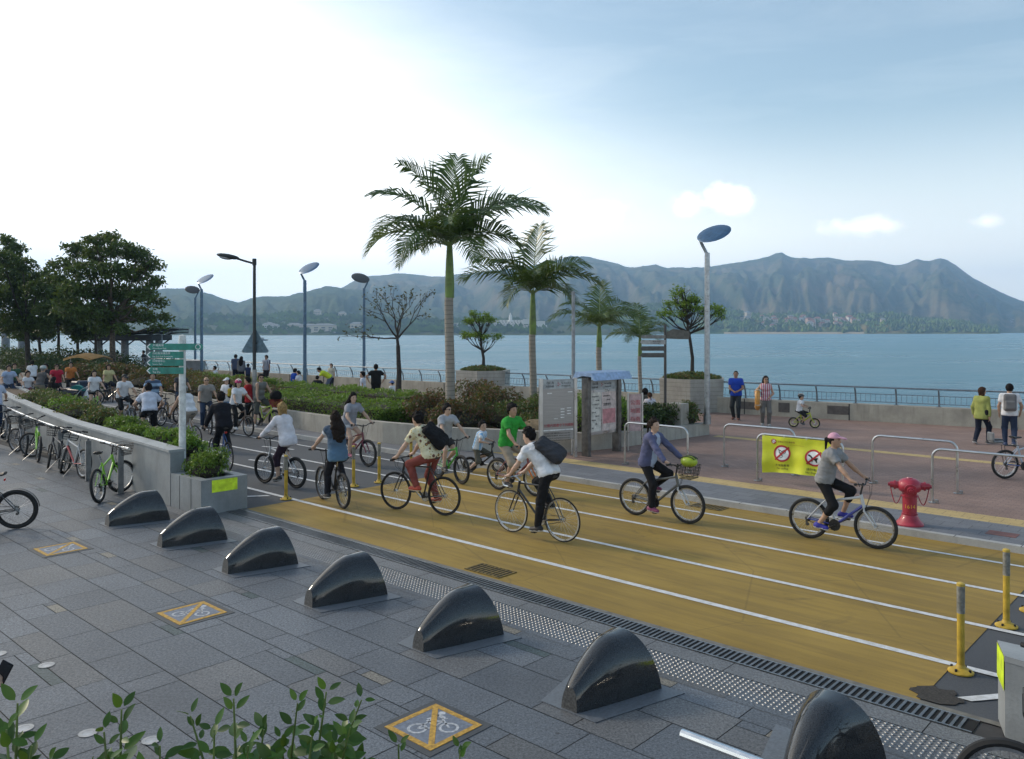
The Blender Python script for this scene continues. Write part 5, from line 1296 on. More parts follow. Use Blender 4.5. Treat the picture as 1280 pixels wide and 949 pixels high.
    # ---------------- shoes
    for An, Kn, t in ((AnL,KnL,tl[0]), (AnR,KnR,tl[1])):
        t = L(t).normalized(); dn = L((0,0,-1))-t*t.dot(L((0,0,-1))); dn.normalize(); F = Field(An-L((.26,.26,.26))*k, An+L((.26,.26,.26))*k, min(res, .014))
        e = .010*k+.2*res; so = An+dn*.082*k
        F.rc(An+dn*.042*k-t*.04*k, An+dn*.052*k+t*.125*k, .040*k+e, .031*k+e, .03*k, [(so, dn)]); F.rc(An+dn*.01*k-t*.01*k, An+dn*.04*k-t*.01*k, .040*k+e*.6, .040*k+e, .03*k, [(so,dn),(An-dn*.015*k,-dn)])
        nd = np.array(dn[:]); so_ = np.array(so[:])
        shell('shoe', F, None, lambda V_, Q_: (((V_[Q_].mean(1)-so_) @ nd) > -.022*k).astype(int), [M('shoe_upper', shoe, .6, 0, .12, 30), M('shoe_sole', sole, .6)])
        if socks is not None:
            F = Field(An-L((.2,.2,.2))*k, An+L((.2,.2,.2))*k, min(res,.014)); q = An.lerp(Kn,.2); F.rc(An, An.lerp(Kn,.3), .042*k+.3*res, .046*k+.3*res, .01, [(q,(Kn-An).normalized())]); shell('sock', F, cloth('sock_cloth', socks))
    # ---------------- hair, hats
    hk2 = hk; st, hc = hair
    if st != 'none':
        F = Field(H-L((.30,.30,.52))*hk, H+L((.30,.30,.22))*hk, min(res,.016)); e = {'buzz':.006,'short':.020,'bob':.022,'pony':.014,'long':.018,'bald':.005}[st]*hk+.2*res
        if hat: e = min(e, .008*hk)
        F.ell(H+hu*.017*hk-hf*.008*hk, (hf,hl,hu), (.096*hk+e,.077*hk+e,.100*hk+e), .02)
        # face opening
        rh = random.Random(int(abs(loc[0]*977)+abs(loc[1]*131)))
        if st in ('short','bob','pony','long') and not hat and not far:
            for q in range(46):                     # tufts that break the outline
                th, ph = rh.uniform(0,2*PI), rh.uniform(-.15,1.0)*PI/2; d_ = (hf*math.cos(th)*math.cos(ph)+hl*math.sin(th)*math.cos(ph)+hu*math.sin(ph)).normalized()
                a_ = H+hu*.017*hk-hf*.008*hk+hf*(d_.dot(hf)*(.094*hk+e))+hl*(d_.dot(hl)*(.076*hk+e))+hu*(d_.dot(hu)*(.098*hk+e)); t_ = (d_*.35-hu*.7+hf*rh.uniform(-.1,.7)+hl*rh.uniform(-.5,.5)).normalized()
                F.rc(a_-t_*.02*hk, a_+t_*rh.uniform(.015,.04)*hk, .016*hk, .006*hk, .012)
        if not hat:                                  # fringe
            for q in (-2,-1,0,1,2): F.rc(H+hl*q*.024*hk+hf*(.085-.006*abs(q))*hk+hu*.075*hk, H+hl*(q*.024+rh.uniform(-.01,.012))*hk+hf*(.100-.010*abs(q))*hk+hu*(.050 if st == 'short' else .058)*hk, .018*hk, .012*hk, .015)
        ln_ = .085 if st in ('buzz','bald') else .064
        F.carve(H+hf*.045*hk+hu*(ln_-.012)*hk, (hf*.55-hu*.85).normalized(), H+hf*.020*hk, hf)
        F.carve(H-hu*.01*hk+hf*.010*hk, (-hu+hf*.35).normalized(), H+hf*-.025*hk, hf)
        if st == 'bald': F.carve(H+hu*.045*hk, hu)
        if st in ('short','buzz','pony'): F.carve(H-hu*.075*hk, -hu)
        if st == 'bob':
            for sg in (-1,0,1): F.rc(H+hl*sg*.06*hk-hf*.03*hk+hu*.03*hk, H+hl*sg*.066*hk-hf*.03*hk-hu*.10*hk, .046*hk, .040*hk, .03)
        if st == 'long':
            bk_ = -cf; 
            for sg, ln in ((-1,.30),(-.35,.36),(.35,.36),(1,.30)):
                a = H+hl*sg*.062*hk-hf*.035*hk+hu*.02*hk; b_ = Nb+left*sg*.075*k+bk_*.10*k-cu*.03*k; c_ = b_-cu*ln*.75*k+bk_*.015*k
                F.lo = F.lo; F.rc(a, b_, .044*hk, .045*k, .03)
            F2 = Field([min(Nb[i],H[i],(Nb-cu*.4*k)[i])-.3*k for i in range(3)], [max(Nb[i],H[i],(Nb-cu*.4*k)[i])+.3*k for i in range(3)], min(res,.016))
            for sg, ln in ((-1,.26),(-.35,.34),(.35,.35),(1,.27)):
                a = H+hl*sg*.06*hk-hf*.045*hk-hu*.02*hk; b_ = Nb+left*sg*.08*k-cf*.105*k-cu*.03*k; c_ = b_-cu*ln*.8*k-cf*.02*k
                F2.rc(a, b_, .050*hk, .056*k, .03); F2.rc(b_, c_, .056*k, .036*k, .03)
            shell('hair_length', F2, hairmat(hc), fold=.03*k)
        if st == 'pony':
            a = H-hf*.105*hk+hu*.02*hk; F.rc(a, a-hf*.03*hk-hu*.01*hk, .024*hk, .028*hk, .02); F.rc(a-hf*.03*hk, a-hf*.05*hk-hu*.20*hk, .03*hk, .014*hk, .02)
        shell('hair', F, hairmat(hc))
    if hat:
        ht, c = hat; mt = M('hat_'+ht, c, .7, 0, .1, 20); F = Field(H-L((.3,.3,.3))*hk, H+L((.3,.3,.3))*hk, min(res,.014))
        if ht in ('cap','bucket'):
            F.ell(H+hu*.025*hk-hf*.004*hk, (hf,hl,hu), (.110*hk,.092*hk,.112*hk), .01, [(H+hu*.038*hk,-hu)])
            if ht == 'cap':
                n_ = (hu+hf*.22).normalized(); t_ = hl.cross(n_)*1; F.ell(H+hu*.045*hk+hf*.135*hk, (hf-hu*.22,hl,n_), (.085*hk,.076*hk,.010*hk+res*.45), .012)
            else: F.ell(H+hu*.035*hk, (hf,hl,hu), (.165*hk,.15*hk,.012*hk+res*.4), .02)
        else:
            F.ell(H+hu*.035*hk-hf*.006*hk, (hf,hl,hu), (.138*hk,.112*hk,.120*hk), .01, [(H+hu*.030*hk,(-hu-hf*.05).normalized())])
        ho = shell('cap' if ht == 'cap' else ('sun_hat' if ht == 'bucket' else 'helmet'), F, mt)
        if ht == 'helmet':
            m = MB()
            for y in (-.05,0,.05): m.tube([H+hu*(.036+.121*math.cos(a))*hk+hf*(.139*math.sin(a))*hk+hl*y*hk*(1) - hu*(abs(y)*.25)*hk for a in [R(-55+11*i) for i in range(11)]], .012*hk, 5)
            m.build('vent_stripe', M('helmet_stripe', (.45,.46,.47), .5), ho)
    if glasses:
        m = MB(); gm = M('glasses_dark', (.01,.01,.011), .15)
        for sg in (-1,1):
            m.ball(H+hf*.096*hk+hl*sg*.033*hk+hu*.006*hk, (.006*hk,.024*hk,.018*hk), 0, 10, Matrix((hf,hl,hu)).transposed().to_4x4())
            m.cyl(H+hf*.094*hk+hl*sg*.055*hk+hu*.01*hk, H+hl*sg*.08*hk+hu*.01*hk, .004, seg=5)
        m.build('glasses', gm, body)
    # ---------------- bags
    for bg_ in (bag if isinstance(bag, list) else [bag] if bag else []):
        bt, c = bg_; bmt = cloth('bag_cloth', c)
        F = Field([min(lo[i], (Ch-cf*.4)[i]) for i in range(3)], [max(hi[i], (Ch-cf*.4)[i]) for i in range(3)], min(res, .016)); bs = Field(lo, hi, min(res,.014))
        if bt in ('backpack','school'):
            c0 = Sp.lerp(Ch,.45)-cf*.20*k; F.rbox(c0, (cu,left,cf), (.235*k,.155*k,.085*k), .06*k, .03); F.rbox(c0-cu*.07*k-cf*.085*k, (cu,left,cf), (.11*k,.12*k,.04*k), .03*k, .02)
            path = lambda sg: [Ch+left*sg*.09*k-cf*.12*k+cu*.09*k, Ch+left*sg*.095*k+cu*.125*k, Ch+left*sg*.10*k+cf*.125*k+cu*.02*k, Sp+left*sg*.12*k+cf*.09*k, Sp+left*sg*.13*k-cf*.05*k-cu*.04*k]
            sp = [path(-1), path(1)]
        elif bt == 'sling':
            dd = (cu+left*.42).normalized(); sx_ = (left-cu*.42).normalized(); c0 = Sp.lerp(Ch,.22)-cf*.185*k-left*.03*k; c1 = c0+dd*.22*k
            F.rbox(c0, (dd,sx_,cf), (.235*k,.185*k,.062*k), .055*k, .05); F.rbox(c0-dd*.10*k-cf*.02*k, (dd,sx_,cf), (.13*k,.185*k,.075*k), .06*k, .06); F.rc(c0-dd*.2*k-sx_*.12*k, c0-dd*.2*k+sx_*.12*k, .06*k, .055*k, .06)
            sp = [[c1+left*.04*k, ShL+cu*.055*k-left*.045*k, Ch+left*.04*k+cf*.135*k, Sp-left*.08*k+cf*.12*k, Sp-left*.15*k, c0-left*.08*k+cf*.05*k]]
        elif bt == 'crossbody':
            sd = -1; c0 = P+pl*sd*.17*k-X*.02*k+pu*.10*k; F.rc(c0+X*.05*k, c0-X*.05*k, .06*k, .06*k, .03); F.rc(c0+X*.05*k-pu*.06*k, c0-X*.05*k-pu*.06*k, .058*k, .058*k, .03)
            sp = [[c0-X*.03*k, Sp+left*sd*.12*k-cf*.08*k, Ch-cf*.12*k, ShL+cu*.05*k-left*.06*k, Ch+cf*.13*k, Sp+left*sd*.1*k+cf*.10*k, c0+X*.04*k]]
        bo = shell('backpack' if bt in ('backpack','school') else 'shoulder_bag', F, bmt, fold=.016*k)
        for pth in sp:
            q = []; 
            for i in range(len(pth)-1):
                for j in range(4): q.append(pth[i].lerp(pth[i+1], j/4))
            q.append(pth[-1]); qs = [q[0]]+[(q[i-1]+q[i]*2+q[i+1])/4 for i in range(1,len(q)-1)]+[q[-1]]
            m = MB(); m.tube(qs, .022*k, 6, flat=.5); m.build('strap', bmt, bo)
    if extra: extra(body, dict(P=P,Sp=Sp,Ch=Ch,Nb=Nb,H=H,hf=hf,hl=hl,hu=hu,WrL=WrL,WrR=WrR,ShL=ShL,ShR=ShR,cf=cf,cu=cu,left=left,k=k,ElL=ElL,ElR=ElR))
    return body
def stand(h=1.68, stride=0., lean=3, arms=((.06,.24,.80),(.06,-.24,.80)), yaw=0, pitch=0, **kw):
    """stride: front foot ahead (left if positive)"""
    k = h/1.72; s = stride*.5; d = dict(pel=(0,0,(.93-.12*abs(stride))*k), lean=lean, bend=lean*.5, feet=((s*k,.10*k,.085*k+(0 if s >= 0 else .03)),(-s*k,-.10*k,.085*k+(0 if s <= 0 else .03))),
        hands=tuple((a[0]*k,a[1]*k,a[2]*k) for a in arms), yaw=yaw, pitch=pitch, toes=((1,.18,0 if s >= 0 else -.35),(1,-.18,0 if s <= 0 else -.35)), reach=0)
    d.update(kw); return d
def sit(h=1.65, seat=.42, lean=10, arms=((.32,.16,.62),(.32,-.16,.62)), feet=((.46,.12,.085),(.46,-.12,.085)), **kw):
    k = h/1.72; d = dict(pel=(0,0,seat+.10*k), lean=lean, bend=lean, feet=feet, hands=tuple((a[0],a[1],a[2]) for a in arms), knee=(V3((.6,.1,1)),V3((.6,-.1,1))), toes=((1,.1,0),(1,-.1,0)))
    d.update(kw); return d
# ================================================================ bicycles
RUB = M('tyre_rubber', (.012,.012,.013), .75, 0, .2, 30); BLK = M('black_plastic', (.015,.015,.016), .45); CHR = M('bright_alloy', (.62,.63,.64), .28, 1.0); SADM = M('saddle_vinyl', (.015,.014,.014), .5)
WHEELS = {}
def wheel_meshes(Rw, tw, rimcol):
    key = (round(Rw,3), tw, rimcol)
    if key in WHEELS: return WHEELS[key]
    m = MB(); rr = Rw-tw/2
    m.tube([(math.cos(a)*rr,0,math.sin(a)*rr) for a in [2*PI*i/40 for i in range(40)]], tw/2, 7, closed=True)
    ty = m.mesh('tyre', RUB)
    m = MB(); r2 = Rw-tw-.006
    prof = [(r2+.010,-.011),(r2+.010,.011),(r2-.012,.009),(r2-.012,-.009)]; n = 40; vs = []
    for i in range(n):
        a = 2*PI*i/n
        for r_, y in prof: vs.append((math.cos(a)*r_, y, math.sin(a)*r_))
    m.add(vs, [(i*4+j, i*4+(j+1) % 4, ((i+1) % n)*4+(j+1) % 4, ((i+1) % n)*4+j) for i in range(n) for j in range(4)], 0)
    for i in range(28):
        a = 2*PI*i/28; o = .30*(1 if i % 4 < 2 else -1); y = .022*(1 if i % 2 else -1)
        m.tube([(math.cos(a+o)*.02,y,math.sin(a+o)*.02), (math.cos(a)*(r2-.01),0,math.sin(a)*(r2-.01))], .0016, 3, 1, caps=False)
    m.cyl((0,-.035,0), (0,.035,0), .014, seg=8, mi=1); m.cyl((0,-.024,0), (0,-.02,0), .026, seg=10, mi=1); m.cyl((0,.02,0), (0,.024,0), .026, seg=10, mi=1); m.cyl((0,-.065,0),(0,.065,0), .007, seg=6, mi=1)
    wh = m.mesh('wheel', [M('rim_'+str(rimcol), rimcol, .3, .9), CHR]); WHEELS[key] = (wh, ty); return wh, ty
def bike_dims(kind='mtb', s=1.0):
    d = dict(mtb=dict(wb=1.04,R=.330,tw=.058,bb=(-.09,.285),seat=(-.275,.93),head0=(.345,.62),head1=(.30,.80),bar=(.345,1.00),gw=.29,gx=-.03,gz=.02,crank=.165),
             road=dict(wb=1.00,R=.338,tw=.026,bb=(-.085,.275),seat=(-.265,.97),head0=(.355,.68),head1=(.325,.83),bar=(.42,.90),gw=.20,gx=.05,gz=.0,crank=.165),
             flat=dict(wb=1.03,R=.338,tw=.030,bb=(-.085,.280),seat=(-.265,.97),head0=(.360,.68),head1=(.325,.83),bar=(.40,.93),gw=.26,gx=-.01,gz=.0,crank=.165),
             city=dict(wb=1.05,R=.325,tw=.042,bb=(-.08,.285),seat=(-.270,.90),head0=(.36,.62),head1=(.30,.82),bar=(.29,1.08),gw=.27,gx=-.10,gz=.02,crank=.16),
             bmx=dict(wb=.80,R=.205,tw=.045,bb=(-.06,.245),seat=(-.21,.58),head0=(.25,.45),head1=(.215,.58),bar=(.24,.80),gw=.24,gx=-.03,gz=.0,crank=.12),
             kid=dict(wb=.66,R=.165,tw=.045,bb=(-.05,.19),seat=(-.17,.52),head0=(.21,.36),head1=(.17,.50),bar=(.19,.66),gw=.19,gx=-.03,gz=.0,crank=.09))[kind]
    o = {}
    for k_, v in d.items():
        if k_ == 'gw' or k_ in ('tw',): o[k_] = v*(s if k_ == 'gw' else 1)
        else: o[k_] = tuple(x*s for x in v) if isinstance(v, tuple) else v*s
    o['kind'] = kind; return o
def bicycle(loc, rz, label, kind='mtb', s=1.0, col=(.3,.3,.3), col2=None, rim=(.45,.45,.46), fork=None, crank=30, steer=0, lean=0, basket=None, full=True, group=None, stand_=False, guard=False, saddle=None, grip=(.015,.015,.016), rack=False, reflector=False, suspension=False, disc=False):
    d = bike_dims(kind, s); root = empty('bicycle', loc, rz, label, 'bicycle', group)
    root.rotation_euler = (R(lean), 0, rz)
    fr = M('frame_paint', col, .35, 0, .05, 8, coat=.4); fr2 = M('frame_paint', col2, .35, 0, .05, 8, coat=.4) if col2 else fr; fk = M('fork_paint', fork, .35, .3, .05, 8) if fork else fr2
    Rw, wb = d['R'], d['wb']; RA, FA = V3((-wb/2,0,Rw)), V3((wb/2,0,Rw)); BB = V3((d['bb'][0],0,d['bb'][1])); ST = V3((d['seat'][0],0,d['seat'][1])); H0 = V3((d['head0'][0],0,d['head0'][1])); H1 = V3((d['head1'][0],0,d['head1'][1])); BAR = V3((d['bar'][0],0,d['bar'][1]))
    axd = (H1-H0).normalized(); Sm = Matrix.Translation(H0) @ Matrix.Rotation(R(steer),4,axd) @ Matrix.Translation(-H0)
    su = (ST-BB).normalized(); SC = BB+su*((ST-BB).length*(.66 if kind not in ('road','flat') else .80)); t = (.020 if kind in ('mtb','bmx','kid') else .016)*(.5+.5*s); 
    m = MB()
    top0 = H1-axd*.025
    if kind == 'city': m.tube([H0+axd*.03, H0.lerp(BB,.55)+V3((0,0,.01)), BB+V3((.03,0,.03))], t*1.15, 8, 0); m.tube([H1-axd*.03, H0.lerp(BB,.45)+V3((0,0,.16)), SC.lerp(BB,.45)], t*.8, 8, 0)
    else: m.cyl(H0+axd*.03, BB, t*1.2, t*1.1, 8, 1 if col2 else 0); m.cyl(top0, SC-su*.02 if kind != 'mtb' else SC-su*.06, t, t*.9, 8, 0)
    m.cyl(BB-su*.01, SC+su*.02, t, t, 8, 0); m.cyl(H0-axd*.01, H1+axd*.012, t*1.3, t*1.3, 10, 0)
    for y in (-1,1):
        o = V3((0,y*.05,0)); m.tube([BB+V3((-.03,y*.03,0)), RA.lerp(BB,.6)+V3((0,y*.042,0)), RA+o], t*.55, 6, 1 if col2 else 0); m.tube([SC+V3((-.005,y*.02,-.03)), RA.lerp(SC,.7)+V3((0,y*.035,0)), RA+o], t*.5, 6, 0)
    m.cyl(BB-V3((0,.04,0)), BB+V3((0,.04,0)), .024, seg=10)
    m.build('frame', [fr, fr2], root)
    m = MB()
    for y in (-1,1):
        m.tube([Sm @ (H0-axd*.02+V3((0,y*.012,0))), Sm @ (H0-axd*.05+V3((.005,y*.055,0))), Sm @ (FA.lerp(H0,.35)+V3((.0,y*.057,0))), Sm @ (FA+V3((0,y*.055,0)))], [t*.7,t*.9 if kind == 'mtb' else t*.7,t*.75,t*.5], 7)
    m.build('fork', fk, root)
    wm, ty = wheel_meshes(Rw, d['tw'], tuple(rim))
    w1 = link('wheel', wm, root); w1.location = RA; w1.rotation_euler = (0, .4, 0); link('tyre', ty, w1)
    w2 = link('wheel', wm, root); w2.matrix_local = Matrix.Translation(Sm @ FA) @ Matrix.Rotation(R(steer),4,axd); link('tyre', ty, w2)
    # saddle and post
    m = MB(); m.cyl(SC, ST-su*.04, .013, seg=8); m.build('seat_post', CHR, root)
    m = MB(); sl = .26*s; prof = [(-.5,.075,.02),(-.42,.085,.03),(-.25,.075,.028),(0,.042,.024),(.3,.024,.022),(.5,.016,.016)]; ring = []
    for x, w_, h_ in prof: ring.append([(ST.x+x*sl+.02, math.cos(a)*w_*s, ST.z+math.sin(a)*h_*s+(.015 if x < -.3 else 0)) for a in [2*PI*i/10 for i in range(10)]])
    m.add([p for r_ in ring for p in r_], [(i*10+j, i*10+(j+1) % 10, (i+1)*10+(j+1) % 10, (i+1)*10+j) for i in range(5) for j in range(10)]+[tuple(range(10))[::-1], tuple(50+j for j in range(10))])
    m.build('saddle', M('saddle_vinyl', saddle, .5) if saddle else SADM, root)
    # handlebar
    m = MB(); gw = d['gw']; G = []
    m.tube([Sm @ (H1+axd*.01), Sm @ (H1+axd*(.02 if kind != 'city' else .16)), Sm @ (BAR+V3((-.01,0,0)))], .014, 7)
    if kind == 'road':
        for sg in (-1,1):
            pth = [BAR, BAR+V3((0,sg*.15,0)), BAR+V3((.03,sg*.195,.0)), BAR+V3((.085,sg*.20,-.02)), BAR+V3((.10,sg*.20,-.07)), BAR+V3((.06,sg*.205,-.125)), BAR+V3((-.03,sg*.21,-.13))]
            m.tube([Sm @ p for p in pth], .014, 7)
        G = [(Sm @ (BAR+V3((.03,sg*.19,.01))), Sm.to_3x3() @ V3((1,0,0))) for sg in (1,-1)]
    else:
        b_ = BAR; rise = {'bmx':.10,'kid':.05,'mtb':.03,'city':.03}.get(kind, .0)
        for sg in (-1,1): m.tube([Sm @ (b_-V3((0,0,rise))), Sm @ (b_+V3((0,sg*gw*.25,-rise))), Sm @ (b_+V3((d['gx']*.3,sg*gw*.5,0))), Sm @ (b_+V3((d['gx'],sg*(gw+.05),d['gz'])))], .012, 7)
        G = [(Sm @ (b_+V3((d['gx'],sg*gw,d['gz']))), Sm.to_3x3() @ V3((0,sg,0))) for sg in (1,-1)]
    hb = m.build('handlebar', BLK if kind != 'road' else CHR, root)
    gm = M('grip_rubber', grip, .7)
    if kind != 'road':
        for sg in (-1,1): mm = MB(); a = BAR+V3((d['gx'],sg*(gw-.06),d['gz'])); b_ = BAR+V3((d['gx'],sg*(gw+.06),d['gz'])); mm.cyl(Sm @ a, Sm @ b_, .019, seg=8); mm.cyl(Sm @ (a+V3((.02,0,-.005))), Sm @ (a+V3((.05,sg*.06,-.03))), .006, seg=5); mm.build('grip', gm, hb)
    if full:
        m = MB()
        for i in range(2 if kind in ('mtb','city','flat') else 0):
            y = .05*(1-2*i); m.tube([Sm @ (BAR+V3((0,y*2.2,0))), Sm @ (BAR+V3((.10,y*1.4,-.02))), Sm @ (BAR+V3((.10,y*.6,-.16))), Sm @ (H0+V3((.03,y*.3,.0)))], .0035, 4)
        if m.v: m.build('brake_cable', BLK, hb)
    # cranks
    m = MB(); a = R(crank); cr = d['crank']; cx, cz = math.cos(a)*cr, -math.sin(a)*cr
    m.cyl(BB-V3((0,.075,0)), BB+V3((0,.075,0)), .012, seg=8)
    m.cyl(BB+V3((0,-.062,0)), BB+V3((cx,-.085,cz)), .012, .009, 6); m.cyl(BB+V3((0,.062,0)), BB+V3((-cx,.085,-cz)), .012, .009, 6)
    rc_ = .088 if kind in ('mtb','road','flat','city') else .06; T = Matrix.Translation(BB+V3((0,-.05,0))) @ Matrix.Rotation(PI/2,4,'X')
    m.lathe([(rc_*.45,-.002),(rc_,-.002),(rc_,.002),(rc_*.45,.002),(rc_*.45,-.002)], 24, T)
    for q in range(5): m.cyl(BB+V3((0,-.05,0)), BB+V3((math.cos(a+q*1.257)*rc_*.6,-.05,math.sin(a+q*1.257)*rc_*.6)), .008, seg=5)
    ck = m.build('crankset', BLK if kind in ('mtb','kid','bmx') else CHR, root); ped = []
    for sg in (-1,1):
        p = BB+V3((-sg*cx,sg*.135,-sg*cz)); ped.append(p); mm = MB(); mm.box(p, (.085*s,.075*s,.022), 0, 0, .006); mm.cyl(p-V3((0,sg*.05,0)), p, .007, seg=6); mm.build('pedal', BLK, ck)
    if full:
        m = MB(); q = RA+V3((0,-.05,0)); b2 = BB+V3((0,-.05,0)); rs = .036*s if kind != 'kid' else .03
        pth = [b2+V3((0,0,rc_)), q+V3((0,0,rs)), q+V3((-rs*.7,0,rs*.7)), q+V3((-rs,0,0)), q+V3((-rs*.7,0,-rs*.7)), q+V3((0,0,-rs)), b2+V3((0,0,-rc_)), b2+V3((rc_*.7,0,-rc_*.7)), b2+V3((rc_,0,0)), b2+V3((rc_*.7,0,rc_*.7))]
        m.tube(pth, .005, 4, closed=True); 
        if kind in ('mtb','city'):
            m.box(q+V3((-.01,-.01,-.055)), (.03,.02,.09)); m.cyl(q+V3((.0,-.012,-.09)), q+V3((0,.012,-.09)), .024, seg=8); m.lathe([(.045*s,0),(.05*s,.004),(.03,.012)], 14, Matrix.Translation(q+V3((0,.02,0))) @ Matrix.Rotation(PI/2,4,'X'))
        m.build('chain', M('chain_steel', (.10,.10,.10), .4, .9), root)
    if suspension:
        m = MB(); m.tube([SC.lerp(BB,.6), SC.lerp(BB,.6)+V3((-.12,0,.04))], .022, 8); m.build('rear_shock', CHR, root)
    if reflector:
        m = MB(); m.box((ST.x-.09,0,ST.z-.09), (.02,.06,.04), 0, 0, .005); m.build('rear_reflector', M('red_reflector', (.55,.03,.02), .3), root)
    if guard:
        m = MB(); n = 12; rg = Rw+.02
        for c_, a0, a1, T_ in ((RA, 20, 175, None),):
            vs = []; 
            for i in range(n+1):
                a = R(a0+(a1-a0)*i/n)
                for y in (-.028,.028): vs.append(c_+V3((math.cos(a)*rg,y,math.sin(a)*rg)))
            m.add(vs, [(2*i,2*i+1,2*i+3,2*i+2) for i in range(n)])
        m.build('mudguard', BLK, root)
    if basket:
        bx, bc, sz = (BAR+V3((.20,0,-.09))), basket, 1.0; m = MB(); w0, w1, d0, d1, hh = .30,.36,.20,.27,.22
        lv = []
        for i in range(5):
            q = i/4; ww, dd, z = (w0+(w1-w0)*q)/2, (d0+(d1-d0)*q)/2, -.13+hh*q; lv.append([V3((-dd,-ww,z)),V3((dd,-ww,z)),V3((dd,ww,z)),V3((-dd,ww,z))])
        for q in lv: m.tube([Sm @ (bx+p) for p in q], .0045, 4, closed=True)
        for e in range(4):
            for i in range(9):
                u = i/8; m.cyl(Sm @ (bx+lv[0][e].lerp(lv[0][(e+1) % 4],u)), Sm @ (bx+lv[4][e].lerp(lv[4][(e+1) % 4],u)), .0032, seg=4)
        for i in range(7): u = i/6; m.cyl(Sm @ (bx+lv[0][0].lerp(lv[0][3],u)), Sm @ (bx+lv[0][1].lerp(lv[0][2],u)), .0032, seg=4)
        m.build('basket', M('basket_wire', bc, .5, .3), root)
    if stand_:
        m = MB(); m.cyl(BB+V3((-.06,.04,-.02)), V3((BB.x-.16,.30,.01)), .009, seg=6); m.build('kickstand', STEEL_D, root)
    if rack:
        m = MB(); z = Rw*2+.09
        for y in (-.05,.05): m.tube([RA+V3((0,y,0)), RA+V3((-.05,y,z-Rw)), RA+V3((.28,y,z-Rw))], .007, 5)
        for x in (0,.1,.2): m.cyl((RA.x+x,-.05,z), (RA.x+x,.05,z), .006, seg=5)
        m.build('rear_rack', BLK, root)
    d.update(root=root, ped=ped, grips=G, ST=ST, BB=BB, BAR=Sm @ BAR, cranka=a, Sm=Sm); return d
def ride_pose(d, h, lean=22, yaw=0, pitch=0, feet=(None,None), hands=(None,None), up=0., **kw):
    """rider on bicycle d (same local axes): hips on the saddle, hands round the grips, feet on the pedals unless given"""
    k = h/1.72; ST = d['ST']; hd = []
    for i, (g, dr) in enumerate(d['grips']):
        sg = 1 if i == 0 else -1
        hd.append(hands[i] or ((g+V3((-.070*k,-.0*sg,.035*k)))[:] if d['kind'] != 'road' else (g+V3((-.065*k,0,.035*k)))[:]))
    ft = []; td = []
    for i in range(2):
        p = d['ped'][1-i]                                     # ped[0] is right (sg -1), ped[1] left
        if feet[i] is None: ft.append((p.x-.075*k, p.y, p.z+.10*k)); td.append((1,.06*(1-2*i),-.12 if p.z < d['BB'].z else .02))
        else: ft.append(feet[i]); td.append((1,.25*(1-2*i),0))
    o = dict(pel=(ST.x+.015,0,ST.z+.075*k+up), lean=lean, bend=lean*.75, feet=tuple(ft), toes=tuple(td), hands=tuple(hd), grip=True, hand_dir=((1,-.10,-.25),(1,.10,-.25)), yaw=yaw, pitch=pitch, reach=.045, elbow=(V3((-.25,.75,-.55)),V3((-.25,-.75,-.55))))
    o.update(kw); return o
def rider(rear, front, label, blabel, bk, pk, lean=22, yaw=0, pitch=0, h=1.66, dirv=None, pose=None, z=0.0, group='bicycles ridden on the track'):
    """rear / front: ground contact points (world); places a bicycle there and a figure on it"""
    mid = (rear+front)/2; dv = dirv or (front-rear); a = math.atan2(dv.y, dv.x); loc = (mid.x, mid.y, z)
    d = bicycle(loc, a, blabel, group=group, **bk)
    pp_ = dict(pose or {}); pz = ride_pose(d, h, lean, pp_.pop('yaw', yaw), pp_.pop('pitch', pitch), **pp_)
    p = person(loc, a, label, pz, h=h, **pk); return p, d
# ================================================================ clothes with a pattern
def m_floral():
    m, nt, b = nodes('floral_cotton'); v = coords(nt)
    vo = mk(nt, 'ShaderNodeTexVoronoi'); vo.inputs['Scale'].default_value = 11; nt.links.new(v, vo.inputs['Vector'])
    vo2 = mk(nt, 'ShaderNodeTexVoronoi'); vo2.inputs['Scale'].default_value = 19; nt.links.new(v, vo2.inputs['Vector'])
    c = mixc(nt, ramp(nt, vo.outputs['Distance'], .30, .36, 1, 0), (.62,.58,.40), (.13,.06,.04))
    c = mixc(nt, ramp(nt, vo2.outputs['Distance'], .20, .26, .8, 0), c, (.45,.30,.04))
    nt.links.new(c, b.inputs['Base Color']); b.inputs['Roughness'].default_value = .9; return m
def m_stripes(name, c1, c2, per, axis=1):
    m, nt, b = nodes(name); sx = mk(nt, 'ShaderNodeSeparateXYZ'); nt.links.new(coords(nt), sx.inputs[0])
    f = math_n(nt, 'FRACT', math_n(nt, 'DIVIDE', sx.outputs[axis], per)); s_ = ramp(nt, f, .48, .52)
    nt.links.new(mixc(nt, s_, c1, c2), b.inputs['Base Color']); b.inputs['Roughness'].default_value = .9; return m
def m_denim():
    m, nt, b = nodes('washed_denim'); v = coords(nt); sx = mk(nt, 'ShaderNodeSeparateXYZ'); nt.links.new(v, sx.inputs[0])
    f = noise_tex(nt, v, 5, 5); g = ramp(nt, math_n(nt, 'ADD', sx.outputs[2], math_n(nt, 'MULTIPLY', f, .25)), .95, 1.45)
    nt.links.new(mixc(nt, g, (.10,.20,.32), (.045,.075,.12)), b.inputs['Base Color']); b.inputs['Roughness'].default_value = .9; bump(nt, b, noise_tex(nt, v, 18, 3), .3, .01); return m
def m_twotone():
    m, nt, b = nodes('grey_sling_bag_cloth'); f = noise_tex(nt, coords(nt), 8, 3)
    nt.links.new(mixc(nt, f, (.035,.036,.042), (.055,.057,.065)), b.inputs['Base Color']); b.inputs['Roughness'].default_value = .85; return m
FLORAL, ARG, DENIM = m_floral(), m_stripes('blue_white_stripes', (.62,.66,.70), (.22,.42,.66), .085), m_denim()
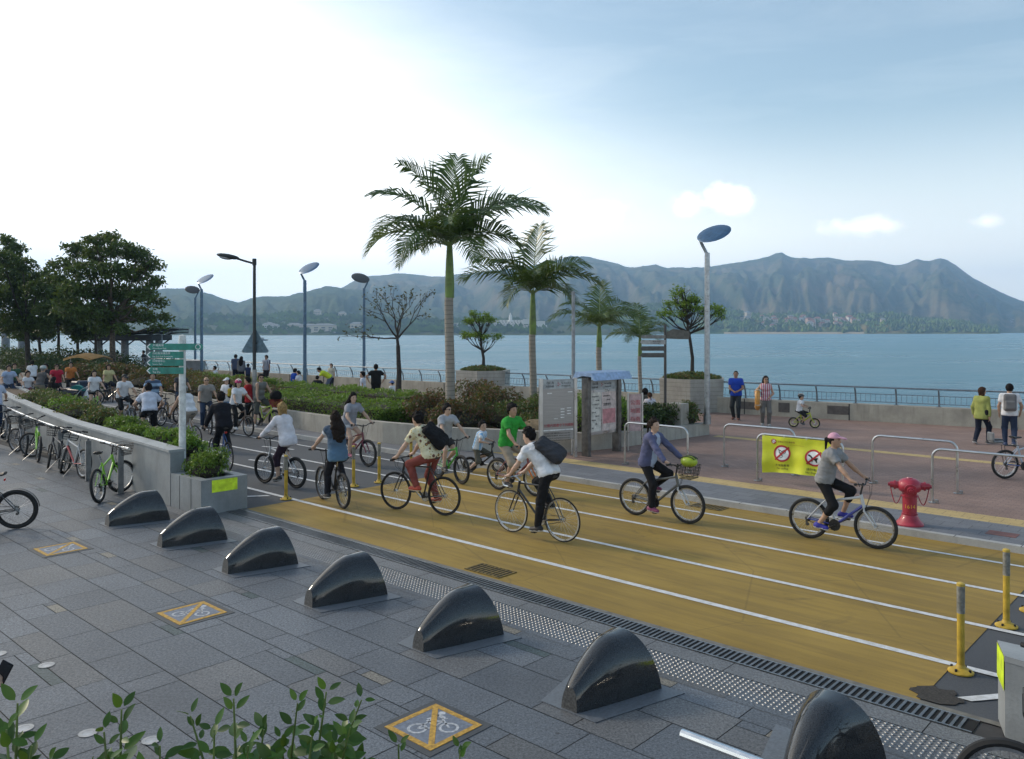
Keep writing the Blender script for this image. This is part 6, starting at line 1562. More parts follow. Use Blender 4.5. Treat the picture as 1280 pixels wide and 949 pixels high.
PLAID = m_stripes('blue_plaid', (.30,.36,.52), (.55,.58,.66), .03, 2); BSTR = m_stripes('blue_grey_jersey_bands', (.28,.42,.60), (.05,.08,.14), .22, 2)
WH = (.66,.67,.70); BLKC = (.014,.014,.016); NAVY = (.015,.018,.032); GREYT = (.25,.255,.265); JEAN = (.028,.045,.085); KHAKI = (.22,.185,.13); WBL = (.52,.56,.66)
fw = -V3((U2[0],U2[1],0)); bw = V3((U2[0],U2[1],0))
def gb(px, py, z=0.): return gp(px, py, z)
# ---------------------------------------------------------------- riders on the yellow crossing
rider(gb(1010.6,672.5), gb(1095,686), 'girl in a pink cap, grey tee and black capri pants riding right', 'silver and blue mountain bike under the girl in the pink cap',
    dict(kind='mtb', s=.97, col=(.50,.52,.55), col2=(.03,.05,.30), fork=(.55,.56,.58), crank=150, rim=(.42,.43,.45)),
    dict(sex='f', tone='m', top=('tee',GREYT), legs=('capri',BLKC), shoe=(.03,.03,.30), sole=(.65,.66,.7), hair=('pony','black'), hat=('cap',(.58,.30,.40))), lean=14, h=1.58, pitch=-2)
def helmet_in_basket(d):
    p = d['root'].matrix_basis @ (d['BAR']+V3((.20,0,.06))); o = empty('cycle_helmet', p, d['root'].rotation_euler.z, 'lime green cycle helmet lying in the front basket of the cardigan rider', 'helmet')
    m = MB(); m.ball((0,0,0), (.15,.125,.10), 0, 14); m.build('shell', M('helmet_lime', (.33,.44,.03), .4), o)
    m = MB()
    for y in (-.06,0,.06): m.tube([(.153*math.sin(a), y, .103*math.cos(a)*(1-abs(y)*1.2)) for a in [R(-60+12*i) for i in range(11)]], .010, 5)
    m.build('vent', M('helmet_vent_dark', (.03,.05,.02), .6), o); m = MB(); m.tube([(.02,.10,-.04),(.04,.05,-.10),(.04,-.05,-.10),(.02,-.10,-.04)], .006, 5); m.build('strap', BLK, o)
CARD = M('cardigan_slate_blue', (.085,.095,.185), .9, 0, .1, 6, .3, 14)
p_, d_ = rider(gb(792,643.4), gb(861.5,655), 'woman in a slate blue cardigan and black trousers cycling with a front basket', 'dark city bike with a helmet in its wire basket under the cardigan woman',
    dict(kind='mtb', s=1.0, col=(.10,.105,.10), fork=(.55,.56,.57), crank=70, rim=(.5,.5,.5), basket=(.03,.028,.02), saddle=(.02,.02,.02)),
    dict(sex='f', tone='l', top=('cardigan',CARD,cloth('pale_blue_top',(.36,.42,.55))), legs=('long',BLKC), shoe=(.24,.05,.12), sole=(.55,.5,.52), hair=('pony','dark')), lean=12, h=1.62, yaw=-6)
helmet_in_basket(d_)
rider(gb(702.6,677.6), gb(639,665), 'young rider in a white tee with a big charcoal sling bag on a racing bike', 'black racing bike with white drop bars under the rider with the charcoal sling bag',
    dict(kind='road', s=1.02, col=(.014,.014,.016), rim=(.66,.67,.68), fork=(.02,.02,.022), crank=262, grip=(.6,.6,.6)),
    dict(sex='m', tone='l', top=('tee',WH), legs=('long',BLKC), shoe=(.012,.012,.014), sole=(.6,.6,.6), hair=('short','black'), bag=('sling',(.045,.046,.053))), lean=37, h=1.70, yaw=14, pitch=12)
rider(gb(557,644.8), gb(493,636.6), 'rider in a cream floral shirt and rust trousers with a black messenger bag', 'black single-speed bike under the rider in the floral shirt',
    dict(kind='flat', s=1.03, col=(.014,.014,.015), rim=(.03,.03,.032), crank=140),
    dict(sex='m', tone='l', top=('shirt',FLORAL), legs=('long',(.20,.055,.045)), shoe=(.42,.06,.03), sole=(.65,.6,.5), hair=('short','black'), bag=('sling',(.012,.012,.014))), lean=27, h=1.72, yaw=-8, pitch=8)
rider(gb(627.6,612.4), gb(664,620), 'man in a bright green tee and beige shorts cycling right and looking aside', 'bike with an orange fork under the man in the green tee',
    dict(kind='mtb', s=.98, col=(.20,.03,.02), fork=(.60,.16,.02), crank=80, rim=(.55,.55,.56)),
    dict(sex='m', tone='m', top=('tee',(.035,.30,.045)), legs=('knee',(.33,.28,.22)), shoe=(.03,.03,.035), hair=('short','black')), lean=12, h=1.74, yaw=-4, dirv=fw)
q = gb(577,605.4); hd = V3((.58,-.81,0))
rider(q-hd*1.0, q, 'boy in glasses and a pale grey tee riding towards the right', 'mountain bike with a bright green front under the boy in glasses',
    dict(kind='mtb', s=.95, col=(.05,.33,.04), fork=(.03,.03,.03), crank=20, rim=(.05,.05,.05)),
    dict(sex='m', tone='l', top=('tee',(.36,.37,.40)), legs=('shorts',(.05,.05,.055)), shoe=(.05,.05,.05), hair=('short','black'), glasses=True), lean=14, h=1.55, yaw=20)
a_, b_ = gb(590,590), gb(620.6,590); md = (a_+b_)/2
rider(md-V3((.30,-.06,0)), md+V3((.30,-.06,0)), 'small boy in a blue and white striped football shirt, one foot on the ground', 'little black bike of the boy in the striped football shirt',
    dict(kind='bmx', s=.85, col=(.014,.014,.015), crank=10, rim=(.04,.04,.04)),
    dict(sex='m', tone='l', top=('tee',ARG), legs=('knee',(.10,.095,.075)), shoe=(.05,.05,.05), hair=('short','black'), child=True), lean=16, h=1.26, yaw=-42, pose=dict(feet=(None,(-.34,-.20,.075)), up=.02))
rider(gb(427.5,637), gb(404,623), 'girl with long dark hair in a denim vest cycling away', 'dark bike ridden away by the girl in the denim vest',
    dict(kind='mtb', s=1.0, col=(.02,.02,.022), crank=250, rim=(.3,.3,.3), fork=(.02,.02,.02), disc=True),
    dict(sex='f', tone='l', top=('vest',DENIM), legs=('long',(.015,.015,.02)), shoe=(.02,.02,.022), sole=(.6,.6,.6), hair=('long','dark')), lean=10, h=1.62, dirv=V3((-.56,.83,0)))
p_, d_ = rider(gb(369.6,610.7), gb(330.6,604), 'rider with short blonde hair in a loose white shirt cycling left', 'white-forked mountain bike under the blonde rider',
    dict(kind='mtb', s=1.0, col=(.55,.55,.56), fork=(.60,.60,.62), crank=255, rim=(.03,.03,.03), col2=(.04,.04,.05)),
    dict(sex='f', tone='l', top=('long_loose',(.64,.63,.68)), legs=('capri',(.03,.018,.03)), shoe=(.02,.02,.02), hair=('bob','blonde')), lean=18, h=1.66)
rider(gb(430,577), gb(458,584), 'young woman with long black hair in a grey top and white shorts riding right', 'dark red mountain bike under the woman in white shorts',
    dict(kind='mtb', s=1.0, col=(.14,.012,.02), fork=(.18,.03,.06), crank=40, rim=(.05,.05,.05)),
    dict(sex='f', tone='l', top=('tee',(.28,.29,.33)), legs=('short',(.55,.54,.55)), shoe=(.35,.10,.16), hair=('long','black')), lean=18, h=1.64, dirv=fw, yaw=-12)
rider(gb(286,588.5), gb(266,581.5), 'rider all in black seen from behind on a blue road bike', 'blue road bike with a red rear reflector under the rider in black',
    dict(kind='flat', s=1.0, col=(.03,.10,.32), crank=250, rim=(.03,.03,.03), reflector=True),
    dict(sex='m', tone='l', top=('long',(.013,.013,.018)), legs=('long',(.012,.012,.015)), shoe=(.02,.02,.02), sole=(.6,.6,.6), hair=('short','black')), lean=22, h=1.72, dirv=bw+V3((.12,.1,0)))
rider(gb(290,541.5), gb(310,546.5), 'woman in a pink helmet and white polo shirt riding towards the right', 'brown bike of the woman in the pink helmet',
    dict(kind='mtb', s=1.0, col=(.14,.08,.05), crank=40, rim=(.5,.5,.5), full=False),
    dict(sex='f', tone='l', top=('shirt',WH), legs=('long',BLKC), shoe=(.6,.6,.62), hair=('bob','dark'), hat=('helmet',(.42,.03,.12))), lean=16, h=1.6, dirv=fw)
rider(gb(250,538), gb(268,543.5), 'balding man in glasses, grey tee and jeans riding to the right', 'dark bike under the balding man in the grey tee',
    dict(kind='mtb', s=1.0, col=(.03,.03,.035), crank=60, full=False), dict(sex='m', tone='m', top=('tee',(.26,.245,.23)), legs=('long',JEAN), hair=('bald','grey'), glasses=True), lean=12, h=1.70, dirv=fw+V3((-.1,-.4,0)))
rider(gb(246.7,563), gb(217.6,558), 'man in a white tank top and grey cap riding left behind the white signpost', 'cream racing bike behind the white signpost',
    dict(kind='flat', s=1.0, col=(.55,.52,.46), crank=250, rim=(.5,.5,.5)), dict(sex='m', tone='m', top=('tank',WH), legs=('knee',(.30,.26,.22)), hair=('short','grey'), hat=('cap',(.32,.33,.32))), lean=30, h=1.72)
c_ = gb(190,560)
rider(c_-V3((.10,-.10,0)), c_+V3((-.45,.75,0)), 'rider in a white tee and black shorts bent low, seen from behind over the planter', 'dark bike mostly hidden by the left planter under the bent rider',
    dict(kind='mtb', s=1.0, col=(.03,.03,.03), crank=90, full=False), dict(sex='m', tone='m', top=('tee',WBL), legs=('knee',BLKC), hair=('short','black')), lean=34, h=1.76, pitch=16, pose=dict(up=.05))
rider(gb(149,530), gb(164.5,532.6), 'man in a black cap and white shirt riding to the right', 'grey bike under the man in the black cap',
    dict(kind='mtb', s=.98, col=(.30,.31,.32), crank=80, rim=(.5,.5,.5), full=False), dict(sex='m', tone='m', top=('shirt',WH), legs=('knee',BLKC), hair=('short','dark'), hat=('cap',(.015,.015,.017))), lean=14, h=1.7, pitch=10)
rider(gb(112,519), gb(126.5,524), 'woman in a white top and dark shorts riding a lime green bike', 'lime green bike under the woman in the white top',
    dict(kind='mtb', s=1.0, col=(.22,.46,.05), crank=90, rim=(.5,.5,.5), full=False), dict(sex='f', tone='l', top=('tee',WH), legs=('short',BLKC), shoe=(.5,.5,.5), hair=('long','black')), lean=10, h=1.64, dirv=V3((.66,-.75,0)))
rider(gb(30,508), gb(42,511), 'child in a white tee and red shorts riding to the right', 'small dark bike under the child in red shorts',
    dict(kind='mtb', s=.85, col=(.10,.02,.02), crank=60, full=False), dict(sex='m', tone='m', top=('tee',WH), legs=('knee',(.36,.03,.04)), hair=('short','black'), child=True), lean=14, h=1.42, dirv=V3((.7,-.6,0)))
rider(gb(52,515), gb(58,508), 'man in a grey sleeveless top and grey helmet seen from behind', 'red bike ridden away by the man in the grey helmet',
    dict(kind='mtb', s=1.0, col=(.25,.04,.03), crank=90, full=False), dict(sex='m', tone='m', top=('tank',(.10,.095,.095)), legs=('knee',KHAKI), hair=('short','grey'), hat=('helmet',(.36,.42,.42))), lean=18, h=1.74, dirv=V3((.15,1,0)))
rider(gb(64,505), gb(78,508), 'rider in a red shirt behind the grey-helmeted man', 'dark bike under the rider in the red shirt',
    dict(kind='mtb', s=1.0, col=(.03,.03,.03), crank=30, full=False), dict(sex='m', tone='m', top=('tee',(.40,.025,.05)), legs=('long',NAVY), hair=('short','black'), glasses=True), lean=10, h=1.7, dirv=V3((.5,-.86,0)))
rider(gb(6,507), gb(18,511), 'rider in a pale blue tee reaching out at the left edge', 'dark bike of the pale blue rider at the left edge',
    dict(kind='mtb', s=1.0, col=(.03,.03,.035), crank=60, full=False), dict(sex='m', tone='m', top=('tee',(.32,.40,.55)), legs=('long',JEAN), hair=('short','black')), lean=16, h=1.72, dirv=V3((.7,-.7,0)))
rider(gb(2,545), gb(-14,540), 'rider in a checked pale blue shirt seen from behind, cut by the left edge', 'hire bike with a pale basket cut by the left edge',
    dict(kind='mtb', s=1.0, col=(.05,.12,.10), crank=60, full=False, basket=(.3,.3,.3)), dict(sex='m', tone='m', top=('shirt',PLAID), legs=('long',JEAN), hair=('short','black')), lean=14, h=1.76, dirv=V3((-.5,.86,0)))
rider(gb(186,527), gb(196,534), 'rider in a banded blue jersey whose face the green sign hides', 'blue bike under the rider in the banded jersey',
    dict(kind='mtb', s=1.0, col=(.04,.12,.25), crank=70, full=False), dict(sex='m', tone='m', top=('tee',BSTR), legs=('long',BLKC), hair=('short','black')), lean=14, h=1.74, dirv=V3((.35,-.93,0)))
for i, (rx, ry, fx, fy, lab, blab, tc, lg, hr) in enumerate(((14,500,24,503,'rider in a dark green tee at the back of the left crowd','black bike of the rider in dark green',(.04,.09,.05),NAVY,('short','black')),(84,497,94,500,'rider in an orange tee behind the pushchair','black bike of the rider in orange',(.50,.18,.05),BLKC,('short','black')),
    (132,503,141,506,'rider in a pale yellow tee behind the man in the black cap','black bike of the rider in pale yellow',(.52,.48,.25),NAVY,('bob','black')),(222,519,232,523,'rider in a charcoal tee between the signpost and the balding man','black bike of the rider in charcoal',(.05,.05,.055),JEAN,('short','black')),(44,495,36,492,'rider in white seen from behind at the back of the left crowd','black bike of the white rider at the back',WH,BLKC,('pony','black')))):
    rider(gb(rx,ry), gb(fx,fy), lab, blab, dict(kind='mtb', s=.98, col=(.03,.03,.035), crank=40+50*i, full=False), dict(sex='f' if hr[0] in ('bob','pony') else 'm', tone='m', top=('tee',tc), legs=('long' if i % 2 else 'knee',lg), hair=hr), lean=13, h=1.66)
# resting rider with one foot down, bike with neon frame and red carrier
c_ = gb(331,536)
p_, d_ = rider(c_-V3((.45,-.30,0)), c_+V3((.45,-.30,0)), 'man in a grey sleeveless top and sunglasses resting astride a bike by the hedge', 'bike with a neon yellow frame and red carrier by the hedge',
    dict(kind='mtb', s=1.0, col=(.45,.60,.05), crank=60, rim=(.05,.05,.05), full=False, basket=(.35,.03,.02), rack=True), dict(sex='m', tone='m', top=('tank',(.17,.17,.16)), legs=('knee',(.09,.09,.08)), shoe=(.4,.4,.4), hair=('short','black'), glasses=True), lean=6, h=1.74,
    pose=dict(feet=(None,(-.12,-.34,.085)), hands=((.22,.25,.98),(.02,-.30,.72)), yaw=-25, grip=False))
o = empty('black_bag', d_['root'].matrix_basis @ (d_['BAR']+V3((.20,0,.10))), .4, 'round black bag resting on the front carrier of the neon bike', 'bag'); m = MB(); m.ball((0,0,.02), (.20,.17,.19), 0, 14); m.build('bag_body', cloth('bag_black', (.010,.009,.009)), o); m = MB(); m.tube(arc((0,0,.17), .08, 0, PI, 8), .012, 6); m.build('handle', BLK, o)
# child on the small yellow bike far right of centre
rider(gb(992.5,534,PZ), gb(1018,535.3,PZ), 'small child in a grey helmet and white tee on a tiny yellow bike', 'tiny yellow child bike near the sea wall',
    dict(kind='kid', s=1.0, col=(.42,.46,.03), crank=60, rim=(.45,.44,.25), full=False), dict(sex='m', tone='m', top=('tee',WH), legs=('knee',(.02,.02,.025)), hair=('short','black'), hat=('helmet',(.06,.065,.07)), child=True), lean=8, h=1.06, z=PZ, group='bicycles on the promenade')
# ---------------------------------------------------------------- people on the promenade
def ped(px, py, ang, label, h, pose, z=PZ, **kw): return person(gp(px, py, z), R(ang), label, pose, h=h, **kw)
ped(920, 525, -115, 'man in a royal blue tee with hands held in front, standing by the planter', 1.75, stand(1.75, .18, 2, ((.26,.10,1.02),(.28,-.04,1.02)), yaw=5), sex='m', tone='d', top=('tee',(.02,.06,.40)), legs=('long',(.035,.04,.045)), shoe=(.12,.04,.03), hair=('buzz','black'), bag=('crossbody',(.03,.05,.09)))
def swim_ring(body, j):
    pass
ped(957, 532.5, -100, 'woman in sunglasses and a patterned sleeveless top carrying an orange swim ring', 1.66, stand(1.66, .10, 1, ((.20,.10,1.0),(.16,-.30,1.02)), yaw=12), sex='f', tone='m', top=('tank',m_stripes('red_white_print', (.60,.55,.56), (.40,.05,.12), .06, 1)), legs=('long',(.16,.155,.15)), shoe=(.3,.3,.3), hair=('long','dark'), glasses=True)
p = gp(957,532.5,PZ); o = empty('swim_ring', (p.x-.25, p.y+.06, p.z+.88), R(-14), 'orange and tan inflatable swim ring hanging on the arm of the woman in sunglasses', 'swim ring')
m = MB(); m.tube([(.02*math.cos(a),.24*math.cos(a),.29*math.sin(a)) for a in [2*PI*i/28 for i in range(28)]], .080, 12, closed=True); m.build('ring', M('swim_ring_orange', (.62,.30,.07), .35), o)
for k in range(4):
    m = MB(); a = k*PI/2+.5; m.tube([(.081*math.cos(t),.24*math.cos(a)+.081*math.sin(t)*math.cos(a),.29*math.sin(a)+.081*math.sin(t)*math.sin(a)) for t in [2*PI*i/12 for i in range(12)]], .02, 5, closed=True)
    m.build('stripe', M('swim_ring_pale', (.5,.42,.33), .4), o)
ped(1227, 555, 38, 'woman in a lime top and dark jeans walking away with a black crossbody bag', 1.62, stand(1.62, -.42, 2, ((.10,.26,.84),(-.05,-.24,.80)), yaw=-30), sex='f', tone='m', top=('long_loose',(.30,.33,.10)), legs=('long',(.014,.018,.035)), shoe=(.03,.03,.035), sole=(.6,.6,.62), hair=('bob','brown'), bag=('crossbody',(.014,.014,.016)))
ped(1262, 558, 62, 'man in a white tee and jeans walking away under a grey backpack', 1.72, stand(1.72, .18, 2, ((.10,.24,.86),(.16,-.26,.90)), yaw=0), sex='m', tone='m', top=('tee',WH), legs=('long',(.03,.045,.085)), shoe=(.03,.05,.12), hair=('short','black'), bag=('backpack',(.16,.16,.165)))
bicycle(gp(1283,598,PZ)[:], R(6), 'silver and blue bicycle leaning at the right picture edge beyond the hoops', 'mtb', .95, (.42,.48,.56), (.04,.08,.30), steer=8, rack=True, stand_=True, group='bicycles on the promenade')
p = gp(1251,595,PZ); o = empty('child_seat', (p.x-.05, p.y+.10, PZ+.72), R(6), 'grey child seat with a black pad on the rear rack of the silver bicycle', 'child seat'); m = MB(); m.box((0,0,.02), (.26,.20,.07), 0, 0, .03); m.box((-.12,0,.13), (.05,.22,.20), 0, 0, .025); m.build('seat_shell', M('seat_grey', (.20,.21,.22), .45), o); m = MB(); m.box((.02,0,.065), (.20,.15,.03), 0, 0, .01); m.build('pad', BLK, o)
# seated and standing people behind the hedges, along the sea wall and on the benches
def far(px, py, D, ang, label, h, pose, z=PZ, **kw):
    p = wp(px, py, D); p.z = z; return person(p, R(ang), label, pose, h=h, **kw)
far(294.5, 500, 49, 100, 'man in a slate blue shirt facing the sea beside a woman in grey', 1.72, stand(1.72), sex='m', tone='d', top=('shirt',(.07,.09,.15)), legs=('long',NAVY), hair=('short','black'))
far(301.5, 500, 48.6, 95, 'woman in a long grey top facing the sea', 1.62, stand(1.62), sex='f', tone='d', top=('long_loose',(.14,.15,.17)), legs=('long',NAVY), hair=('long','black'))
far(310, 500, 48.6, 90, 'small child in dark blue beside the woman in grey', 1.15, stand(1.15), sex='m', tone='d', top=('tee',(.03,.04,.09)), legs=('knee',NAVY), hair=('short','black'), child=True)
far(333.5, 500, 48, 250, 'man in a striped tee and dark shorts standing by the sea wall', 1.72, stand(1.72, .1), sex='m', tone='d', top=('tee',m_stripes('navy_white_stripes', (.45,.47,.50), (.05,.06,.12), .09, 1)), legs=('knee',BLKC), hair=('short','black'))
far(271, 500, 47, 200, 'person in a white tee sitting low behind the left hedge', 1.6, sit(1.6,.30), sex='m', tone='d', top=('tee',WH), legs=('long',NAVY), hair=('short','black'))
far(367, 500, 43, 60, 'man in a bright blue tee sitting behind the box hedge', 1.7, sit(1.7,.30), sex='m', tone='m', top=('tee',(.02,.07,.36)), legs=('long',NAVY), hair=('short','black'))
far(375.5, 500, 42.6, 170, 'woman in white sitting beside the man in bright blue', 1.6, sit(1.6,.26), sex='f', tone='l', top=('tee',WH), legs=('long',NAVY), hair=('pony','black'))
far(409, 500, 41, 195, 'person in a neon yellow tee bending forward behind the hedge', 1.62, dict(stand(1.62), lean=58, bend=24, pel=(-.12,0,.86), hands=((.62,.16,.62),(.62,-.16,.62)), pitch=30), sex='m', tone='m', top=('tee',(.55,.66,.05)), legs=('knee',(.10,.13,.20)), hair=('short','black'))
far(414.5, 500, 42.5, 250, 'girl in a pale top standing behind the bending person in neon yellow', 1.45, stand(1.45), sex='f', tone='l', top=('tee',(.5,.47,.40)), legs=('long',NAVY), hair=('pony','black'))
far(396, 500, 40.5, 90, 'dark-haired person crouching low behind the box hedge', 1.5, sit(1.5,.16), sex='m', tone='m', top=('tee',BLKC), legs=('long',NAVY), hair=('short','black'))
far(470, 500, 35, 105, 'broad man in a black tee with hands on hips behind the red shrubs', 1.72, stand(1.72, 0, 2, ((.02,.30,1.02),(.02,-.30,1.02)), elbow=(V3((-.3,1,.1)),V3((-.3,-1,.1)))), sex='m', tone='d', top=('tee',(.012,.012,.013)), legs=('knee',BLKC), hair=('short','black'), fat=1.15)
far(454, 500, 34, 190, 'boy in a white tee behind the red shrubs beside the man in black', 1.42, stand(1.42), sex='m', tone='m', top=('tee',WBL), legs=('knee',NAVY), hair=('short','black'), child=True)
far(490.5, 500, 33, 150, 'child in a blue sun hat among the red shrubs', 1.12, stand(1.12), sex='m', tone='l', top=('tee',WH), legs=('knee',NAVY), hair=('short','black'), hat=('bucket',(.05,.11,.30)), child=True)
far(607, 505, 30, 200, 'person in a pale blue tee sitting behind the shrubs near the left planter', 1.66, sit(1.66,.36), sex='m', tone='m', top=('tee',(.48,.54,.66)), legs=('long',NAVY), hair=('short','black'))
far(597, 505, 31, 120, 'dark-haired person sitting behind the shrubs beside the pale blue tee', 1.6, sit(1.6,.34), sex='f', tone='m', top=('tee',(.1,.1,.11)), legs=('long',NAVY), hair=('bob','black'))
far(806, 525, 27, 75, 'woman in white with a grey backpack sitting at the bed edge', 1.62, sit(1.62,.44), sex='f', tone='l', top=('tee',WH), legs=('long',NAVY), hair=('bob','black'), bag=('backpack',(.07,.075,.07)))
far(813.5, 525, 26.6, 100, 'girl in white and lilac sitting beside the woman with the grey backpack', 1.42, sit(1.42,.44), sex='f', tone='l', top=('tee',(.58,.55,.60)), legs=('knee',(.42,.30,.45)), hair=('pony','brown'))
far(284.5, 530, 28.8, 255, 'woman in a white cap, white tee and denim shorts holding a toddler', 1.62, stand(1.62, .05, 2, ((.22,.06,1.12),(.24,-.10,1.02))), sex='f', tone='l', top=('tee',WH), legs=('shorts',(.17,.26,.40)), hair=('bob','dark'), hat=('cap',(.66,.67,.70)), z=0)
p = wp(287.5, 500, 28.5); o = person((p.x, p.y, .92), R(60), 'toddler in black and yellow carried by the woman in the white cap', dict(pel=(0,0,.10), lean=8, hands=((.12,.12,.30),(.12,-.12,.30)), feet=((.16,.10,-.10),(.16,-.10,-.10)), knee=(V3((1,.5,.4)),V3((1,-.5,.4)))), h=.80, sex='m', tone='l', top=('tee',(.30,.24,.03)), legs=('knee',BLKC), hair=('short','black'), child=True)
far(312, 530, 28.0, 185, 'man in a red tee seen side-on behind the pink-helmeted rider', 1.70, stand(1.70, .1, 6, ((.30,.10,1.15),(.30,-.10,1.15))), sex='m', tone='m', top=('tee',(.36,.02,.025)), legs=('long',BLKC), hair=('short','black'), z=0)
rider(gb(66,519), gb(72,514), 'woman with long dark hair in a black tee on a low bike beside the pushchair', 'low red bike under the woman in the black tee',
    dict(kind='bmx', s=1.15, col=(.25,.03,.03), crank=80, full=False), dict(sex='f', tone='l', top=('tee',(.014,.013,.016)), legs=('shorts',(.18,.30,.50)), hair=('long','black')), lean=14, h=1.55, dirv=V3((.2,1,0)))
far(58, 500, 38, 270, 'man in sunglasses and dark clothes far back among the left riders', 1.72, stand(1.72), sex='m', tone='m', top=('tee',(.03,.03,.035)), legs=('long',NAVY), hair=('short','black'), glasses=True, z=0)
for px, D, ang, lab, col in ((45,66,200,'person in white by the sea railing behind the left trees',WH),(21,62,90,'person in pale grey beside the thick grey column on the left',(.4,.4,.42)),(93,60,120,'person in pale blue standing near the tan cart roof',(.36,.42,.5)),(112,62,80,'person in black beyond the tan cart roof',BLKC),(147,58,100,'person in pink by the tree trunk in front of the pavilion',(.5,.35,.36)),(180,60,200,'person in dark clothes leaning on the pavilion column',(.04,.04,.045))):
    far(px, 460, D, ang, lab, 1.68, stand(1.68), sex='m', tone='m', top=('tee',col), legs=('long',NAVY), hair=('short','black'))
# bystander with a phone, mostly outside the left edge
k_ = 1.0
p = gp(-66, 960); ph = wp(3, 842, 4.75)
pz = stand(1.68, 0, 2, ((.30,.14,1.15),(.06,-.24,.80)))
hx = ph-V3((-3.32,4.62,0)); pz['hands'] = ((hx.x-.085, hx.y-.02, hx.z-.085), (.06,-.24,.80)); pz['palm'] = (V3((.2,.1,1)),None); pz['hand_dir'] = (V3((.9,.1,.35)),None); pz['grip'] = True
person((-3.32,4.62,0), 0, 'bystander at the left picture edge holding up a black phone', pz, h=1.68, sex='f', tone='l', top=('tee',(.25,.26,.3)), legs=('long',NAVY), hair=('long','black'), res=.007)
o = empty('phone', ph, 0, 'black phone held in a hand at the left picture edge', 'phone'); T = Matrix.Rotation(R(28),4,'Y'); m = MB(); m.box((0,0,0), (.072,.010,.148), 0, 0, .004, T=T); m.build('phone_body', M('phone_black', (.01,.01,.011), .15), o)
m = MB(); m.box((0,0,0), (.064,.002,.136), 0, 0, 0, T=T @ Matrix.Translation((0,-.0058,0))); m.build('screen', M('phone_glass', (.02,.021,.024), .06), o)
# ---------------------------------------------------------------- parked bicycles
def park(px, py, ang, label, **kw):
    p = gp(px, py); a = R(ang); d0 = bike_dims(kw.get('kind','mtb'), kw.get('s',1.0)); c = p+V3((math.cos(a), math.sin(a), 0))*d0['wb']/2     # px, py: foot of the rear wheel
    return bicycle((c.x, c.y, 0), a, label, group='hire bikes parked along the handrail', **kw)
park(125, 629, 95, 'nearest parked lime green bike with a black basket at the handrail end', col=(.24,.52,.04), fork=(.24,.52,.04), crank=200, steer=-32, basket=(.03,.03,.03), lean=-7, stand_=True, suspension=True, rim=(.5,.5,.5))
park(103, 598, 143, 'silver and red bike with a dark blue basket leaning on the handrail', col=(.45,.46,.47), col2=(.42,.05,.05), fork=(.5,.5,.5), crank=170, steer=-32, basket=(.02,.04,.06), lean=6, stand_=True)
park(47, 578, 126, 'lime green bike with a black basket farther back along the handrail', col=(.24,.52,.04), fork=(.03,.03,.03), crank=200, steer=48, basket=(.02,.02,.02), lean=5, stand_=True, rim=(.35,.35,.36))
park(9, 553, 128, 'dark parked bike cut by the left edge behind the handrail', col=(.03,.03,.035), crank=40, steer=-25, lean=5, stand_=True, basket=(.4,.4,.4))
park(-14, 566, 118, 'black parked bike just past the left edge by the handrail', col=(.02,.02,.02), crank=40, steer=20, lean=5, stand_=True)
park(21, 661, 196, 'black parked bike with its rear wheel in the picture at the left edge', col=(.02,.02,.022), crank=90, lean=-5, stand_=True, rim=(.05,.05,.05), guard=True, reflector=True)
park(80, 592, 138, 'dark bike tucked behind the silver and red one at the handrail', col=(.025,.025,.03), crank=60, steer=-20, lean=5, stand_=True, basket=(.02,.02,.02))
park(30, 571, 130, 'grey bike between the far lime bike and the left edge', col=(.12,.12,.13), crank=120, steer=25, lean=5, stand_=True, basket=(.02,.02,.02))
d0 = bike_dims('mtb'); c_ = V3((3.20,5.28,0))
bicycle((3.66,5.05,0), R(155), 'black bike whose front tyre shows in the bottom right corner', col=(.03,.03,.03), crank=20, steer=-8, lean=3, rim=(.5,.5,.52), group='hire bikes parked along the handrail', stand_=True)
bicycle((4.20,5.75,0), R(200), 'dark bike behind the corner bike at the right edge', col=(.03,.03,.035), crank=20, steer=10, lean=4, group='hire bikes parked along the handrail', stand_=True)
for i, (px, py, a, c1, lab) in enumerate(((168,526,75,(.05,.06,.05),'dark green bike at the left end of the jumble under the green sign'),(178,524,95,(.30,.31,.30),'grey bike in the jumble of parked bikes under the green sign'),(202,527,100,(.05,.07,.12),'navy bike in the jumble right of the banded jersey'),(212,531,80,(.20,.12,.04),'bronze bike at the right end of the jumble by the signpost'),(137,506,20,(.04,.04,.04),'black bike parked against the bed wall behind the white-topped woman'))):
    q = gp(px, py); bicycle((q.x,q.y,0), R(a), lab, col=c1, full=False, crank=30*i, steer=10-6*i, lean=4, basket=(.05,.05,.05) if i % 2 else None, group='bikes parked in front of the hedge')
